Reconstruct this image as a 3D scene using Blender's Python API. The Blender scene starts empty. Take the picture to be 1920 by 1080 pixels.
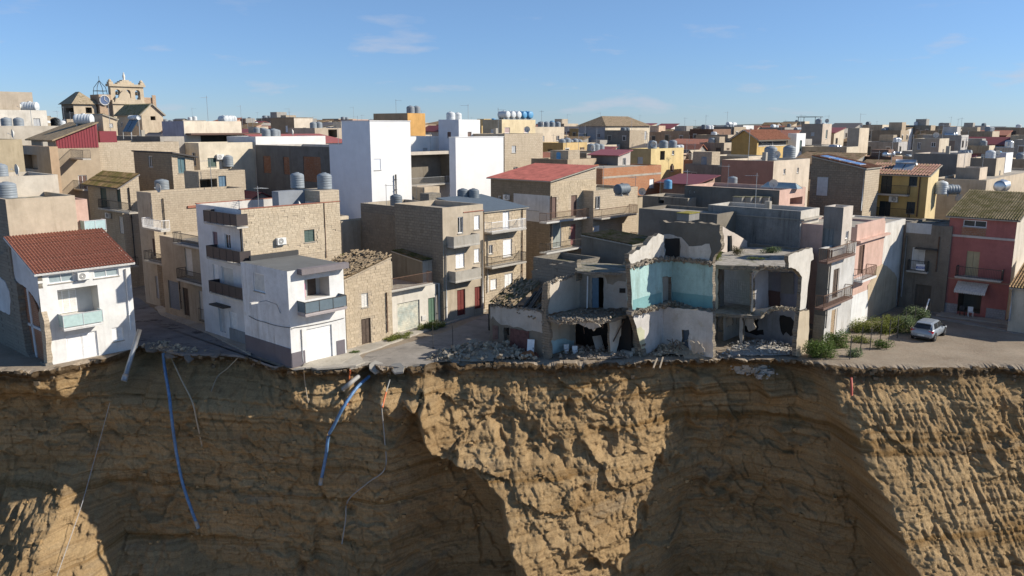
import bpy, bmesh, math, random
import numpy as np
from mathutils import Vector, noise as mnoise
R = math.radians
random.seed(7)
SC = bpy.context.scene
COL = SC.collection
# ------------------------------------------------------------------ camera
F_PX = 1530.0; CAM_H = 17.5
TH = math.atan(303.0/F_PX)
CT, ST = math.cos(TH), math.sin(TH)
cd = bpy.data.cameras.new('camera'); cam = bpy.data.objects.new('camera', cd); COL.objects.link(cam)
cam.location = (0, 0, CAM_H); cam.rotation_euler = (math.pi/2-TH, 0, 0)
cd.sensor_width = 36; cd.lens = F_PX/1920*36; cd.clip_end = 30000; cd.clip_start = 0.5
SC.camera = cam
# ------------------------------------------------------------------ light
SUN_EL = R(31); SUN_AZ = R(90)          # azimuth clockwise from +Y (the view direction)
sdir = Vector((math.cos(SUN_EL)*math.sin(SUN_AZ), math.cos(SUN_EL)*math.cos(SUN_AZ), math.sin(SUN_EL)))
ld = bpy.data.lights.new('sun', 'SUN'); sun = bpy.data.objects.new('sun', ld); COL.objects.link(sun)
ld.energy = 5.0; ld.angle = R(0.53); ld.color = (1.0, 0.92, 0.79)
sun.rotation_euler = sdir.to_track_quat('Z', 'Y').to_euler(); sun.location = (60, 0, 60)
w = bpy.data.worlds.new('World'); SC.world = w; w.use_nodes = True
nt = w.node_tree; nt.nodes.clear()
out = nt.nodes.new('ShaderNodeOutputWorld'); bg = nt.nodes.new('ShaderNodeBackground')
sky = nt.nodes.new('ShaderNodeTexSky'); sky.sky_type = 'NISHITA'; sky.sun_disc = False
sky.sun_elevation = SUN_EL; sky.sun_rotation = SUN_AZ; sky.altitude = 300
sky.air_density = 1.0; sky.dust_density = 0.0; sky.ozone_density = 5.0
bg.inputs['Strength'].default_value = 0.105
tc = nt.nodes.new('ShaderNodeTexCoord')
def wn(t, **k):
    n = nt.nodes.new(t)
    for a, b in k.items(): setattr(n, a, b)
    return n
# thin flat clouds: noise on the sky direction, stretched sideways, gathered in low loose groups all round
mp = wn('ShaderNodeMapping'); mp.inputs['Scale'].default_value = (2.0, 2.0, 9.0); mp.inputs['Location'].default_value = (3.55, 1.2, 0.6)
n1 = wn('ShaderNodeTexNoise'); n1.inputs['Scale'].default_value = 4.2; n1.inputs['Detail'].default_value = 7; n1.inputs['Roughness'].default_value = 0.55
cr = wn('ShaderNodeValToRGB'); cr.color_ramp.elements[0].position = 0.60; cr.color_ramp.elements[1].position = 0.74
sp = wn('ShaderNodeSeparateXYZ'); hz = wn('ShaderNodeMapRange'); hz.inputs[1].default_value = 0.17; hz.inputs[2].default_value = 0.06
mu = wn('ShaderNodeMath', operation='MULTIPLY'); mu2 = wn('ShaderNodeMath', operation='MULTIPLY'); mu2.inputs[1].default_value = 0.62
mx = wn('ShaderNodeMix', data_type='RGBA'); mx.inputs['B'].default_value = (4.3, 4.5, 5.2, 1)
L = nt.links.new
L(tc.outputs['Generated'], mp.inputs['Vector']); L(mp.outputs[0], n1.inputs['Vector']); L(n1.outputs[0], cr.inputs[0])
L(tc.outputs['Generated'], sp.inputs[0]); L(sp.outputs['Z'], hz.inputs[0]); L(cr.outputs[0], mu.inputs[0]); L(hz.outputs[0], mu.inputs[1])
L(mu.outputs[0], mu2.inputs[0]); L(mu2.outputs[0], mx.inputs['Factor']); tn = wn('ShaderNodeMix', data_type='RGBA', blend_type='MULTIPLY'); tn.inputs['Factor'].default_value = 1; hg = wn('ShaderNodeMapRange', interpolation_type='SMOOTHSTEP'); hg.inputs[1].default_value = -.02; hg.inputs[2].default_value = .30; L(sp.outputs['Z'], hg.inputs[0]); tg = wn('ShaderNodeMix', data_type='RGBA'); tg.inputs['A'].default_value = (.52,.67,.98,1); tg.inputs['B'].default_value = (.95,.92,.90,1); L(hg.outputs[0], tg.inputs['Factor']); L(tg.outputs['Result'], tn.inputs['B']); L(sky.outputs[0], tn.inputs['A']); L(tn.outputs['Result'], mx.inputs['A']); L(mx.outputs['Result'], bg.inputs[0]); L(bg.outputs[0], out.inputs[0])
SC.view_settings.view_transform = 'Standard'; SC.view_settings.look = 'None'; SC.view_settings.gamma = 1
SC.view_settings.exposure = 0.36
try: SC.view_settings.use_curve_mapping = False
except Exception: pass
# ------------------------------------------------------------------ picture <-> place (used to measure the town off the photograph)
def ray(px, py):
    x = (px-960)/F_PX; y = -(py-540)/F_PX
    return Vector((x, CT+y*ST, -ST+y*CT))
def G(px, py, z=0.0):
    d = ray(px, py); t = (z-CAM_H)/d.z
    return Vector((d.x*t, d.y*t, z))
def AY(px, py, Y):
    d = ray(px, py); t = Y/d.y
    return Vector((d.x*t, Y, CAM_H+d.z*t))
def proj(p):
    z = p[2]-CAM_H; zc = p[1]*CT-z*ST; yc = p[1]*ST+z*CT
    return (960+F_PX*p[0]/zc, 540-F_PX*yc/zc)
C1=(0,140,3.6); C2=(0,400,3.6); C3=(240,280,3.6); C4=(340,440,3.6); C5=(460,180,3.6); C6=(660,340,3.6)
C7=(900,420,3.8575); C8=(1160,400,3.6); R1=(1440,380,3.375); R2=(900,200,3.856); R3=(1280,200,4.5); R4=(1600,200,4.5)
R5=(1500,400,4.155); CH=(100,140,8.727); P0=(0,0,1.0)
def cv(c, x, y): return (c[0]+x/c[2], c[1]+y/c[2])
GRID = R(42)
U2 = Vector((math.sin(GRID), math.cos(GRID), 0)); V2 = Vector((-math.cos(GRID), math.sin(GRID), 0))
ROTZ = math.pi/2-GRID
def terrain(x, y):
    z = 0.0
    if y > 84: z = 0.052*(min(y, 250)-84)
    if y > 250: z += 0.012*(min(y, 430)-250)
    if y > 430: z -= 0.02*(min(y, 1500)-430)
    h = math.exp(-((x+105)/60)**2-((y-215)/70)**2)
    return z+7*h
# ------------------------------------------------------------------ mesh helpers
class MB:
    def __init__(s): s.v = []; s.f = []; s.m = []; s.t = []
    def face(s, pts, m=0, t=1.0):
        n = len(s.v); s.v.extend([tuple(p) for p in pts]); s.f.append(tuple(range(n, n+len(pts)))); s.m.append(m); s.t.append(t)
    def box(s, x0, y0, z0, x1, y1, z1, m=0, t=1.0):
        n = len(s.v)
        s.v += [(x0,y0,z0),(x1,y0,z0),(x1,y1,z0),(x0,y1,z0),(x0,y0,z1),(x1,y0,z1),(x1,y1,z1),(x0,y1,z1)]
        for q in ((0,3,2,1),(4,5,6,7),(0,1,5,4),(1,2,6,5),(2,3,7,6),(3,0,4,7)):
            s.f.append(tuple(n+i for i in q)); s.m.append(m); s.t.append(t)
    def obox(s, c, ax, ay, az, m=0, t=1.0):
        c, ax, ay, az = Vector(c), Vector(ax), Vector(ay), Vector(az); n = len(s.v)
        for k in (-1, 1):
            for (i, j) in ((-1,-1),(1,-1),(1,1),(-1,1)): s.v.append(tuple(c+ax*i+ay*j+az*k))
        for q in ((0,3,2,1),(4,5,6,7),(0,1,5,4),(1,2,6,5),(2,3,7,6),(3,0,4,7)):
            s.f.append(tuple(n+i for i in q)); s.m.append(m); s.t.append(t)
    def bar(s, a, b, w=0.03, m=0, t=1.0):
        a, b = Vector(a), Vector(b); d = b-a; l = d.length
        if l < 1e-6: return
        d /= l; up = Vector((0,0,1)) if abs(d.z) < .9 else Vector((1,0,0))
        x = d.cross(up).normalized(); y = x.cross(d)
        s.obox((a+b)/2, x*w/2, y*w/2, d*l/2, m, t)
    def tube(s, pts, r, seg=8, m=0, cap=True, t=1.0):
        pts = [Vector(p) for p in pts]; rings = []
        rs = r if isinstance(r, (list, tuple)) else [r]*len(pts)
        for i, p in enumerate(pts):
            d = (pts[min(i+1, len(pts)-1)]-pts[max(i-1, 0)])
            d = d.normalized() if d.length > 0 else Vector((0,0,1))
            up = Vector((0,0,1)) if abs(d.z) < .95 else Vector((1,0,0))
            x = d.cross(up).normalized(); y = x.cross(d).normalized(); n = len(s.v)
            for k in range(seg):
                a = 2*math.pi*k/seg; s.v.append(tuple(p+(x*math.cos(a)+y*math.sin(a))*rs[i]))
            rings.append(n)
        for i in range(len(rings)-1):
            for k in range(seg):
                k2 = (k+1) % seg
                s.f.append((rings[i]+k, rings[i]+k2, rings[i+1]+k2, rings[i+1]+k)); s.m.append(m); s.t.append(t)
        if cap:
            s.f.append(tuple(rings[0]+k for k in range(seg))); s.m.append(m); s.t.append(t)
            s.f.append(tuple(rings[-1]+k for k in reversed(range(seg)))); s.m.append(m); s.t.append(t)
    def lathe(s, prof, c=(0,0,0), seg=20, m=0, axis='z'):
        n0 = len(s.v)
        for (r, z) in prof:
            for k in range(seg):
                a = 2*math.pi*k/seg
                p = (r*math.cos(a), r*math.sin(a), z) if axis == 'z' else (z, r*math.cos(a), r*math.sin(a))
                s.v.append((p[0]+c[0], p[1]+c[1], p[2]+c[2]))
        for i in range(len(prof)-1):
            for k in range(seg):
                k2 = (k+1) % seg
                s.f.append((n0+i*seg+k, n0+i*seg+k2, n0+(i+1)*seg+k2, n0+(i+1)*seg+k)); s.m.append(m); s.t.append(1.0)
    def mesh(s, name, mats, smooth=False, weld=False):
        me = bpy.data.meshes.new(name); me.from_pydata(s.v, [], s.f)
        for mt in (mats if isinstance(mats, (list, tuple)) else [mats]): me.materials.append(mt)
        if any(s.m): me.polygons.foreach_set('material_index', s.m)
        if any(t != 1.0 for t in s.t):
            at = me.attributes.new('tint', 'FLOAT', 'FACE'); at.data.foreach_set('value', s.t)
        if weld:
            bm = bmesh.new(); bm.from_mesh(me); bmesh.ops.remove_doubles(bm, verts=bm.verts, dist=1e-4); bmesh.ops.recalc_face_normals(bm, faces=bm.faces); bm.to_mesh(me); bm.free()
        if smooth: me.polygons.foreach_set('use_smooth', [True]*len(me.polygons))
        me.update(); return me
    def build(s, name, mats, parent=None, smooth=False, weld=False):
        if not s.f: return None
        return link(bpy.data.objects.new(name, s.mesh(name, mats, smooth, weld)), parent)
def link(o, parent=None):
    COL.objects.link(o)
    if parent is not None: o.parent = parent
    return o
def tag(o, label=None, cat=None, group=None, kind=None):
    if label: o['label'] = label
    if cat: o['category'] = cat
    if group: o['group'] = group
    if kind: o['kind'] = kind
    return o
def empty(name, loc, rz=0.0):
    o = bpy.data.objects.new(name, None); o.empty_display_size = 0.3; o.location = loc; o.rotation_euler = (0, 0, rz); COL.objects.link(o); return o
def copy_tree(o, parent=None):
    c = o.copy(); COL.objects.link(c); c.parent = parent
    for ch in o.children: copy_tree(ch, c)
    return c
# ------------------------------------------------------------------ materials
_mc = {}
def newmat(key):
    m = bpy.data.materials.new(key); m.use_nodes = True; t = m.node_tree; b = t.nodes['Principled BSDF']
    return m, t, b
def nn(t, typ, ins=None, **k):
    n = t.nodes.new(typ)
    for a, v in k.items(): setattr(n, a, v)
    for a, v in (ins or {}).items(): n.inputs[a].default_value = v
    return n
def c4(c, k=1.0): return (min(c[0]*k, 1), min(c[1]*k, 1), min(c[2]*k, 1), 1)
def ramp(t, fac, p0, p1):
    n = nn(t, 'ShaderNodeMapRange', {1: p0, 2: p1}); t.links.new(fac, n.inputs[0]); return n.outputs[0]
def mixc(t, fac, a, b, blend='MIX'):
    n = nn(t, 'ShaderNodeMix', data_type='RGBA', blend_type=blend)
    for s, v in (('Factor', fac), ('A', a), ('B', b)):
        if hasattr(v, 'links') or hasattr(v, 'is_linked'): t.links.new(v, n.inputs[s])
        else: n.inputs[s].default_value = v
    return n.outputs['Result']
def coord(t, scale=(1,1,1), rand=True):
    tcn = nn(t, 'ShaderNodeTexCoord'); mpn = nn(t, 'ShaderNodeMapping', {'Scale': scale})
    t.links.new(tcn.outputs['Object'], mpn.inputs[0])
    return mpn.outputs[0]
def noise(t, vec, sc, det=5, rough=.6):
    n = nn(t, 'ShaderNodeTexNoise', {'Scale': sc, 'Detail': det, 'Roughness': rough}); t.links.new(vec, n.inputs['Vector']); return n.outputs[0]
def bump(t, b, h, strength=.3, dist=.02):
    n = nn(t, 'ShaderNodeBump', {'Strength': strength, 'Distance': dist}); t.links.new(h, n.inputs['Height']); t.links.new(n.outputs[0], b.inputs['Normal'])
def plaster(c, dirt=.35, dc=None, key='plaster', rough=.92):
    k = (key, c, dirt)
    if k in _mc: return _mc[k]
    m, t, b = newmat(key); v = coord(t); vs = coord(t, (2.2, 2.2, .22))
    base = mixc(t, ramp(t, noise(t, v, .55, 9, .68), .32, .70), c4(c, max(.78, .95-.5*dirt)), c4(c, 1.03+.2*dirt))
    dcol = dc or (c[0]*.42+.02, c[1]*.39+.016, c[2]*.35+.010)
    def times(x, y):
        n = nn(t, 'ShaderNodeMath', operation='MULTIPLY'); t.links.new(x, n.inputs[0])
        if isinstance(y, float): n.inputs[1].default_value = y
        else: t.links.new(y, n.inputs[1])
        return n.outputs[0]
    where = ramp(t, noise(t, v, .38, 4, .6), .40, .66)
    streak = times(times(ramp(t, noise(t, vs, 1.0, 8, .75), .46, .70), where), min(1.0, dirt*1.7))
    col = mixc(t, streak, base, c4(dcol))
    blot = times(ramp(t, noise(t, v, 1.35, 9, .74), .585, .625), dirt*.85)
    col = mixc(t, blot, col, c4((c[0]*.70+.03, c[1]*.66+.026, c[2]*.60+.02)))
    fine = noise(t, v, 9, 5, .75)
    col = mixc(t, times(ramp(t, fine, .52, .72), dirt*.55), col, c4(dcol, 1.25))
    t.links.new(col, b.inputs['Base Color']); b.inputs['Roughness'].default_value = rough; b.inputs['Specular IOR Level'].default_value = .2
    bump(t, b, fine, .3, .03); _mc[k] = m; return m
def stone(c1, c2, mortar, bw=.46, bh=.25, dirt=.4, key='stone_masonry', bs=.6):
    k = (key, c1, c2, mortar, bw, bh)
    if k in _mc: return _mc[k]
    m, t, b = newmat(key); tcn = nn(t, 'ShaderNodeTexCoord'); sx = nn(t, 'ShaderNodeSeparateXYZ'); t.links.new(tcn.outputs['Object'], sx.inputs[0])
    ad = nn(t, 'ShaderNodeMath', operation='ADD'); t.links.new(sx.outputs[0], ad.inputs[0]); t.links.new(sx.outputs[1], ad.inputs[1])
    wob = noise(t, tcn.outputs['Object'], 1.1, 3); wm = nn(t, 'ShaderNodeMath', {1: .10}, operation='MULTIPLY'); t.links.new(wob, wm.inputs[0])
    zz = nn(t, 'ShaderNodeMath', operation='ADD'); t.links.new(sx.outputs[2], zz.inputs[0]); t.links.new(wm.outputs[0], zz.inputs[1])
    cb = nn(t, 'ShaderNodeCombineXYZ'); t.links.new(ad.outputs[0], cb.inputs[0]); t.links.new(zz.outputs[0], cb.inputs[1])
    br = nn(t, 'ShaderNodeTexBrick', {'Color1': c4(c1), 'Color2': c4(c2), 'Mortar': c4(mortar), 'Scale': 1.0, 'Mortar Size': .016, 'Mortar Smooth': .3, 'Bias': -.1, 'Brick Width': bw, 'Row Height': bh})
    t.links.new(cb.outputs[0], br.inputs['Vector'])
    v = tcn.outputs['Object']; n1 = noise(t, v, .5, 8, .65); n2 = noise(t, v, 7, 5, .7); vs = coord(t, (1.2, 1.2, .2)); n3 = noise(t, vs, 1.3, 6, .7)
    patch = mixc(t, ramp(t, n1, .50, .60), br.outputs['Color'], c4([(p+q)/2 for p, q in zip(c1, c2)]))
    col = mixc(t, ramp(t, n2, .25, .8), c4((.72,.72,.72)), c4((1.12,1.1,1.06))); col = mixc(t, 1.0, patch, col, 'MULTIPLY')
    st = nn(t, 'ShaderNodeMath', {1: dirt}, operation='MULTIPLY'); t.links.new(ramp(t, n3, .5, .75), st.inputs[0])
    col = mixc(t, st.outputs[0], col, c4((c1[0]*.35, c1[1]*.34, c1[2]*.33)))
    t.links.new(col, b.inputs['Base Color']); b.inputs['Roughness'].default_value = .95; b.inputs['Specular IOR Level'].default_value = .15
    hh = nn(t, 'ShaderNodeMath', {1: .5}, operation='MULTIPLY_ADD'); t.links.new(n2, hh.inputs[0]); inv = nn(t, 'ShaderNodeMath', {0: 1.0}, operation='SUBTRACT'); t.links.new(br.outputs['Fac'], inv.inputs[1]); t.links.new(inv.outputs[0], hh.inputs[2])
    bump(t, b, hh.outputs[0], bs, .03); _mc[k] = m; return m
def block_mat(c, key='stone_block', by_object=True):
    k = (key, c, by_object)
    if k in _mc: return _mc[k]
    m, t, b = newmat(key); v = coord(t)
    if by_object: oi = nn(t, 'ShaderNodeObjectInfo'); rnd = oi.outputs['Random']
    else: at = nn(t, 'ShaderNodeAttribute', attribute_name='tint'); rnd = at.outputs['Fac']
    tcn = nn(t, 'ShaderNodeNewGeometry'); big = noise(t, tcn.outputs['Position'], .45, 6); fn = noise(t, tcn.outputs['Position'], 6, 5, .7)
    col = mixc(t, rnd, c4(c, .88), c4(c, 1.07))
    col = mixc(t, ramp(t, fn, .3, .75), mixc(t, 1.0, col, c4((.7,.68,.64)), 'MULTIPLY'), col)
    col = mixc(t, ramp(t, big, .52, .75), col, c4((c[0]*.75, c[1]*.72, c[2]*.68)))
    t.links.new(col, b.inputs['Base Color']); b.inputs['Roughness'].default_value = .95; b.inputs['Specular IOR Level'].default_value = .15
    bump(t, b, fn, .5, .03); _mc[k] = m; return m
def simple(c, rough=.6, key='paint', metal=0.0, var=.12, spec=.4, sc=3.0, bs=.1):
    k = (key, c, rough, metal)
    if k in _mc: return _mc[k]
    m, t, b = newmat(key); v = coord(t); n = noise(t, v, sc, 6, .65)
    t.links.new(mixc(t, ramp(t, n, .3, .7), c4(c, 1-var), c4(c, 1+var)), b.inputs['Base Color'])
    b.inputs['Roughness'].default_value = rough; b.inputs['Metallic'].default_value = metal; b.inputs['Specular IOR Level'].default_value = spec
    if bs: bump(t, b, noise(t, v, sc*6, 3), bs, .01)
    _mc[k] = m; return m
def moss_mat(c, moss=(.085,.085,.025), amt=.5, key='mossy_tile'):
    k = (key, c, moss, amt)
    if k in _mc: return _mc[k]
    m, t, b = newmat(key); v = coord(t)
    base = mixc(t, ramp(t, noise(t, v, 2.6, 6), .3, .7), c4(c, .62), c4(c, 1.2))
    msk = ramp(t, noise(t, v, 1.1, 8, .7), .62-amt*.35, .80-amt*.35)
    col = mixc(t, msk, base, mixc(t, noise(t, v, 5), c4(moss, .6), c4(moss, 1.5)))
    t.links.new(col, b.inputs['Base Color']); b.inputs['Roughness'].default_value = .95; b.inputs['Specular IOR Level'].default_value = .15
    bump(t, b, noise(t, v, 14, 4, .7), .6, .04); _mc[k] = m; return m
def glass():
    k = 'window_glass'
    if k in _mc: return _mc[k]
    m, t, b = newmat(k); v = coord(t)
    t.links.new(mixc(t, noise(t, v, 1.5), (.012,.014,.017,1), (.05,.055,.06,1)), b.inputs['Base Color']); b.inputs['Roughness'].default_value = .12
    _mc[k] = m; return m
# ================================================================== THE SETTING
_rs = np.random.RandomState(3)
_tab = _rs.rand(512, 512)
def vn(x, y, seed=0):
    x = np.asarray(x, float)+seed*17.31; y = np.asarray(y, float)+seed*9.77
    xi = np.floor(x).astype(int); yi = np.floor(y).astype(int); fx = x-xi; fy = y-yi
    fx = fx*fx*(3-2*fx); fy = fy*fy*(3-2*fy)
    g = lambda i, j: _tab[i % 512, j % 512]
    return (g(xi,yi)*(1-fx)+g(xi+1,yi)*fx)*(1-fy)+(g(xi,yi+1)*(1-fx)+g(xi+1,yi+1)*fx)*fy
def fbm(x, y, o=4, seed=0, gain=.5):
    s = 0; a = 1; n = 0
    for i in range(o):
        s = s+a*vn(x*2**i, y*2**i, seed+i*3); n += a; a *= gain
    return s/n*2-1
def ridged(x, y, o=4, seed=0):
    s = 0; a = 1; n = 0
    for i in range(o):
        s = s+a*(1-np.abs(vn(x*2**i, y*2**i, seed+i*5)*2-1)); n += a; a *= .5
    return s/n
EDGE_PX = [(-700,700),(-100,697),(0,695),(60,697),(95,693),(190,675),(236,658),(262,648),(300,655),(340,664),(400,663),(450,666),(500,681),(548,695),(600,693),(650,690),(690,682),(715,692),(760,686),(830,677),(920,678),(1010,681),(1100,681),(1180,677),(1250,674),(1330,674),(1420,672),(1500,674),(1560,684),(1640,687),(1800,688),(1920,688),(2600,690)]
_e = [G(*p) for p in EDGE_PX]; EX = np.array([p.x for p in _e]); EY = np.array([p.y for p in _e])
def edge_y(x):
    x = np.asarray(x, float)
    return np.interp(x, EX, EY)+.38*fbm(x*1.9, x*0+3.3, 5, 11, .65)+1.3*np.clip(fbm(x*.55, x*0+1.1, 3, 19)-.18, 0, 1)+.35*fbm(x*.35, x*0+7.7, 2, 5)*np.clip((np.abs(x+14)-4)/4, 0, 1)
def edge_z(x):
    x = np.asarray(x, float); return -.34*np.clip(fbm(x*1.3, x*0+5.5, 5, 23, .7)+.10, 0, 1)*1.4-.02
XS = np.concatenate([np.arange(-110,-44,.8), np.arange(-44,44,.085), np.arange(44,110.1,.8)])
def voro(x, y, seed=0):
    """cell noise: (random value of the nearest cell, distance to it, gap to the second)"""
    xi = np.floor(x).astype(int); yi = np.floor(y).astype(int); d1 = np.full(x.shape, 9.0); d2 = np.full(x.shape, 9.0); val = np.zeros(x.shape)
    for a in (-1,0,1):
        for b in (-1,0,1):
            ci, cj = xi+a, yi+b; jx = _tab[(ci+seed*31) % 512, (cj+7) % 512]; jy = _tab[(ci+113) % 512, (cj+seed*17) % 512]; v = _tab[(ci+seed*53) % 512, (cj+seed*29+201) % 512]
            d = np.hypot(ci+jx-x, cj+jy-y); m = d < d1; d2 = np.where(m, d1, np.minimum(d2, d)); val = np.where(m, v, val); d1 = np.where(m, d, d1)
    return val, d1, d2-d1
def build_cliff():
    DS = np.concatenate([np.arange(0,19.0,.08), np.arange(19.0,30,.5)]); X, D = np.meshgrid(XS, DS); EYX = edge_y(X)
    # position of each nominal point in the photograph's frame, to place the buttresses and hollows
    z = -D; zc = EYX*CT-(z-CAM_H)*ST; yc = EYX*ST+(z-CAM_H)*CT; PX = 960+F_PX*X/zc; PY = 540-F_PX*yc/zc
    sm = lambda a, b, v: (lambda q: q*q*(3-2*q))(np.clip((v-a)/(b-a), 0, 1))
    wx = X+.9*fbm(X*.5, D*.4, 4, 121)-D*.12; wd = D+.9*fbm(X*.5, D*.4, 4, 131)
    wob = 40*fbm(PY/60, PX/300, 4, 21)
    # left hollow: turns slightly away from the sun towards the buttress
    yl = np.interp(X, [-80,-40,-30,-16,-8,0], [62.5,60.4,59.6,57.9,57.0,57.0]); p = .03*D+(EYX-yl)*sm(.9,3.6,D)*(1-sm(700,800,PX))+.6*sm(300,790,PX)*sm(0,3.5,D)*(1-sm(790,900,PX))
    # buttress under the ruins
    xl = np.interp(PY, [690,740,800,840,880,960,1080,1500], [770,760,800,870,920,975,985,1000])+wob
    w1 = np.interp(PY, [690,760,800,950,1080], [450,470,470,320,290])
    a1 = np.minimum(.7+.62*D, 8.2)
    q = (PX-xl)/w1
    butt = sm(-.02,.04,q)*np.clip(1-q,0,1)**.9; p = p+a1*butt
    hol = sm(1230,1330,PX)*(1-sm(1500,1600,PX)); p = p-.05*D*hol-1.2*sm(1200,1320,PX)*(1-sm(1330,1560,PX))*sm(0,2,D)
    # ridge and slope under the open square
    xr = np.interp(PY, [690,760,830,920,1000,1080,1500], [1525,1545,1560,1592,1622,1632,1650])+.6*wob
    q2 = (PX-xr)/760; a2 = np.minimum(.35+.66*D, 11.0); rid = sm(-.008,.024,q2)*np.clip(1-q2,0,1); p = p+a2*rid
    # small spurs that catch the sun inside the hollow and under the garage house
    for (xc, w_, d0, d1, am) in ((1428,70,.8,4.2,1.5),(1465,55,5.0,8.0,1.2),(1372,45,4.2,7.0,.9),(1505,45,1.5,4.0,1.0),(1310,60,1.0,3.5,1.0),(655,60,.8,2.6,.9),(800,70,.9,4.5,1.3),(1330,50,9.5,12.5,1.0),(1480,60,10.5,13.5,1.3)):
        qs = (PX-xc+12*fbm(D*1.2, PX/80, 3, 7+xc % 13))/w_; p = p+am*sm(-.12,.05,qs)*np.clip(1-qs,0,1)*sm(d0,d0+.8,D)*(1-sm(d1-1.2,d1,D))
    # talus feet
    yb = np.interp(PX, [-200,0,120,195,230,330,420,560,640,680,800,960], [925,915,885,895,915,955,1000,1070,1015,990,1035,1110])+.35*wob
    foot = np.clip((PY-yb)/26,0,30)*(1-sm(900,1000,PX)); p = p+foot*(1.05+.45*(1-sm(400,540,PX)))+.5*np.clip(foot,0,1)*fbm(X*.8,D*.6,5,181,.65)
    slope = np.clip(sm(.0,.12,q)*(1-sm(.9,1.1,q))+sm(.0,.05,q2)+np.clip(foot,0,1), 0, 1); shade = 1-slope
    top = sm(.15,1.4,D); skew0 = X-D*.30*sm(0,.08,q2)
    # spalled plates and blocks: angular steps between cells of the rock
    v1, e1, g1 = voro(wx*.26-.10*wd, wd*.30+.05*wx, 3); v2, e2, g2 = voro(wx*.9+5-.2*wd, wd*.9, 5); v3, e3, g3 = voro(wx*2.6, wd*2.5, 9)
    zr_ = 1-.55*sm(0,.06,q2); p = p+top*zr_*((.60+.05*slope)*(v1-.5)+(.26-.06*slope)*(v2-.5)+(.09+.02*slope)*(v3-.5))
    zc_ = sm(0,.06,q2); p = p+top*slope*(zc_*.17*fbm(skew0*3.4, D*.55, 5, 171, .68)+(1-zc_)*(.16*fbm(wx*2.8, wd*1.0, 5, 175, .72)+.12*(voro(wx*1.7+.6*fbm(X*2,D*2,2,9), wd*1.5, 15)[0]-.5)))+top*slope*.07*zr_*fbm(X*1.6, D*1.1, 4, 173, .7)
    p = p-top*(.10*np.exp(-(g2/.06)**2)+.05*np.exp(-(g3/.08)**2))
    # beds: harder ones stand proud with sharp lower lips
    bd = D*1.25+.5*fbm(X*.08, D*0+2, 2, 31); saw = (bd*.8+.3*vn(bd*.37, bd*0, 35)) % 1.0; bandamp = vn(np.floor(bd*.8)*3.7, X*.05, 37)
    p = p+shade*top*.38*bandamp*(saw-.5)*(.35+1.1*vn(X*.35, D*.8, 39))+.05*top*fbm(D*6+.5*fbm(X*.3,D*0,2,33), X*.08, 3, 43)
    # flutes cut by water, running down the fall line
    skew = X-D*.30*sm(0,.08,q2)+.25*fbm(X*.5, D*.35, 3, 141)
    fl = 1-np.abs(vn(skew*2.1, D*.10, 51)*2-1); fl2 = 1-np.abs(vn(skew*5.3, D*.22, 53)*2-1); big = 1-np.abs(vn(skew*.55, D*.07, 57)*2-1)
    p = p+top*(((.04+.03*slope)*(fl**1.6-.4)+(.02+.03*slope)*(fl2**1.5-.4))*(.15+.7*vn(X*.4,D*.3,63))*(.8+1.2*sm(0,.06,q2))+.35*slope*sm(0,.06,q2)*(big**1.4-.45)*vn(X*.2,D*.15,59))
    p = p+(.45-.15*slope)*fbm(X*.33, D*.3, 4, 61)*top+.12*fbm(wx*1.9, wd*1.3, 4, 71, .6)*top*(.6+.1*slope)
    nic = np.clip(fbm(wx*.45, wd*.5, 4, 91)-.27, 0, .35); p = p-3.4*nic*sm(1,2.5,D)*(.45+.25*slope)*zr_
    # crust at the rim: fill and paving, undercut and ragged
    un = .5+.5*vn(X*.45, X*0+4, 17); p = p-1.0*un*sm(.18,.75,D)*(1-sm(1.1,2.6,D))*(1-.5*slope)+.22*fbm(X*2.2,D*2.6,4,15,.65)*sm(0,.12,D)*(1-sm(1.2,2.2,D))
    p = np.where(D > 19, p+np.clip(D-19,0,99)*1.3, p)
    p = p+(EYX-np.interp(X, EX, EY))*sm(.25,1.7,D)*sm(680,760,PX)      # the ragged rim does not carry on down the face
    p[0, :] = 0
    Yw = EYX-p; n, mm = X.shape; Z = z+edge_z(X)*np.clip(1-D/.9, 0, 1)+0*X; jx = .05*fbm(X*4, D*4, 2, 161)*top
    V = np.stack([X+jx, Yw, Z], -1).reshape(-1, 3)
    V = np.concatenate([V, np.stack([XS, XS*0-60, XS*0-33], -1)])
    idx = np.arange((n+1)*mm).reshape(n+1, mm)
    Fq = np.stack([idx[:-1,:-1], idx[1:,:-1], idx[1:,1:], idx[:-1,1:]], -1).reshape(-1, 4)
    me = bpy.data.meshes.new('cliff'); me.vertices.add(len(V)); me.vertices.foreach_set('co', V.astype(np.float32).ravel())
    me.loops.add(Fq.size); me.loops.foreach_set('vertex_index', Fq.ravel().astype(np.int32)); me.polygons.add(len(Fq)); me.polygons.foreach_set('loop_start', np.arange(0, Fq.size, 4, dtype=np.int32))
    me.update(calc_edges=True); me.validate(); me.materials.append(cliff_mat())
    global CLIFF_P; CLIFF_P = (XS, DS, Yw)
    return tag(link(bpy.data.objects.new('cliff', me)), 'freshly broken ochre sandstone cliff below the houses', kind='structure')
def cliff_at(x, d):
    xs, ds, yw = CLIFF_P; i = int(np.clip(np.searchsorted(xs, x), 0, len(xs)-1)); j = int(np.clip(np.searchsorted(ds, d), 0, len(ds)-1)); return float(yw[j, i])
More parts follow.
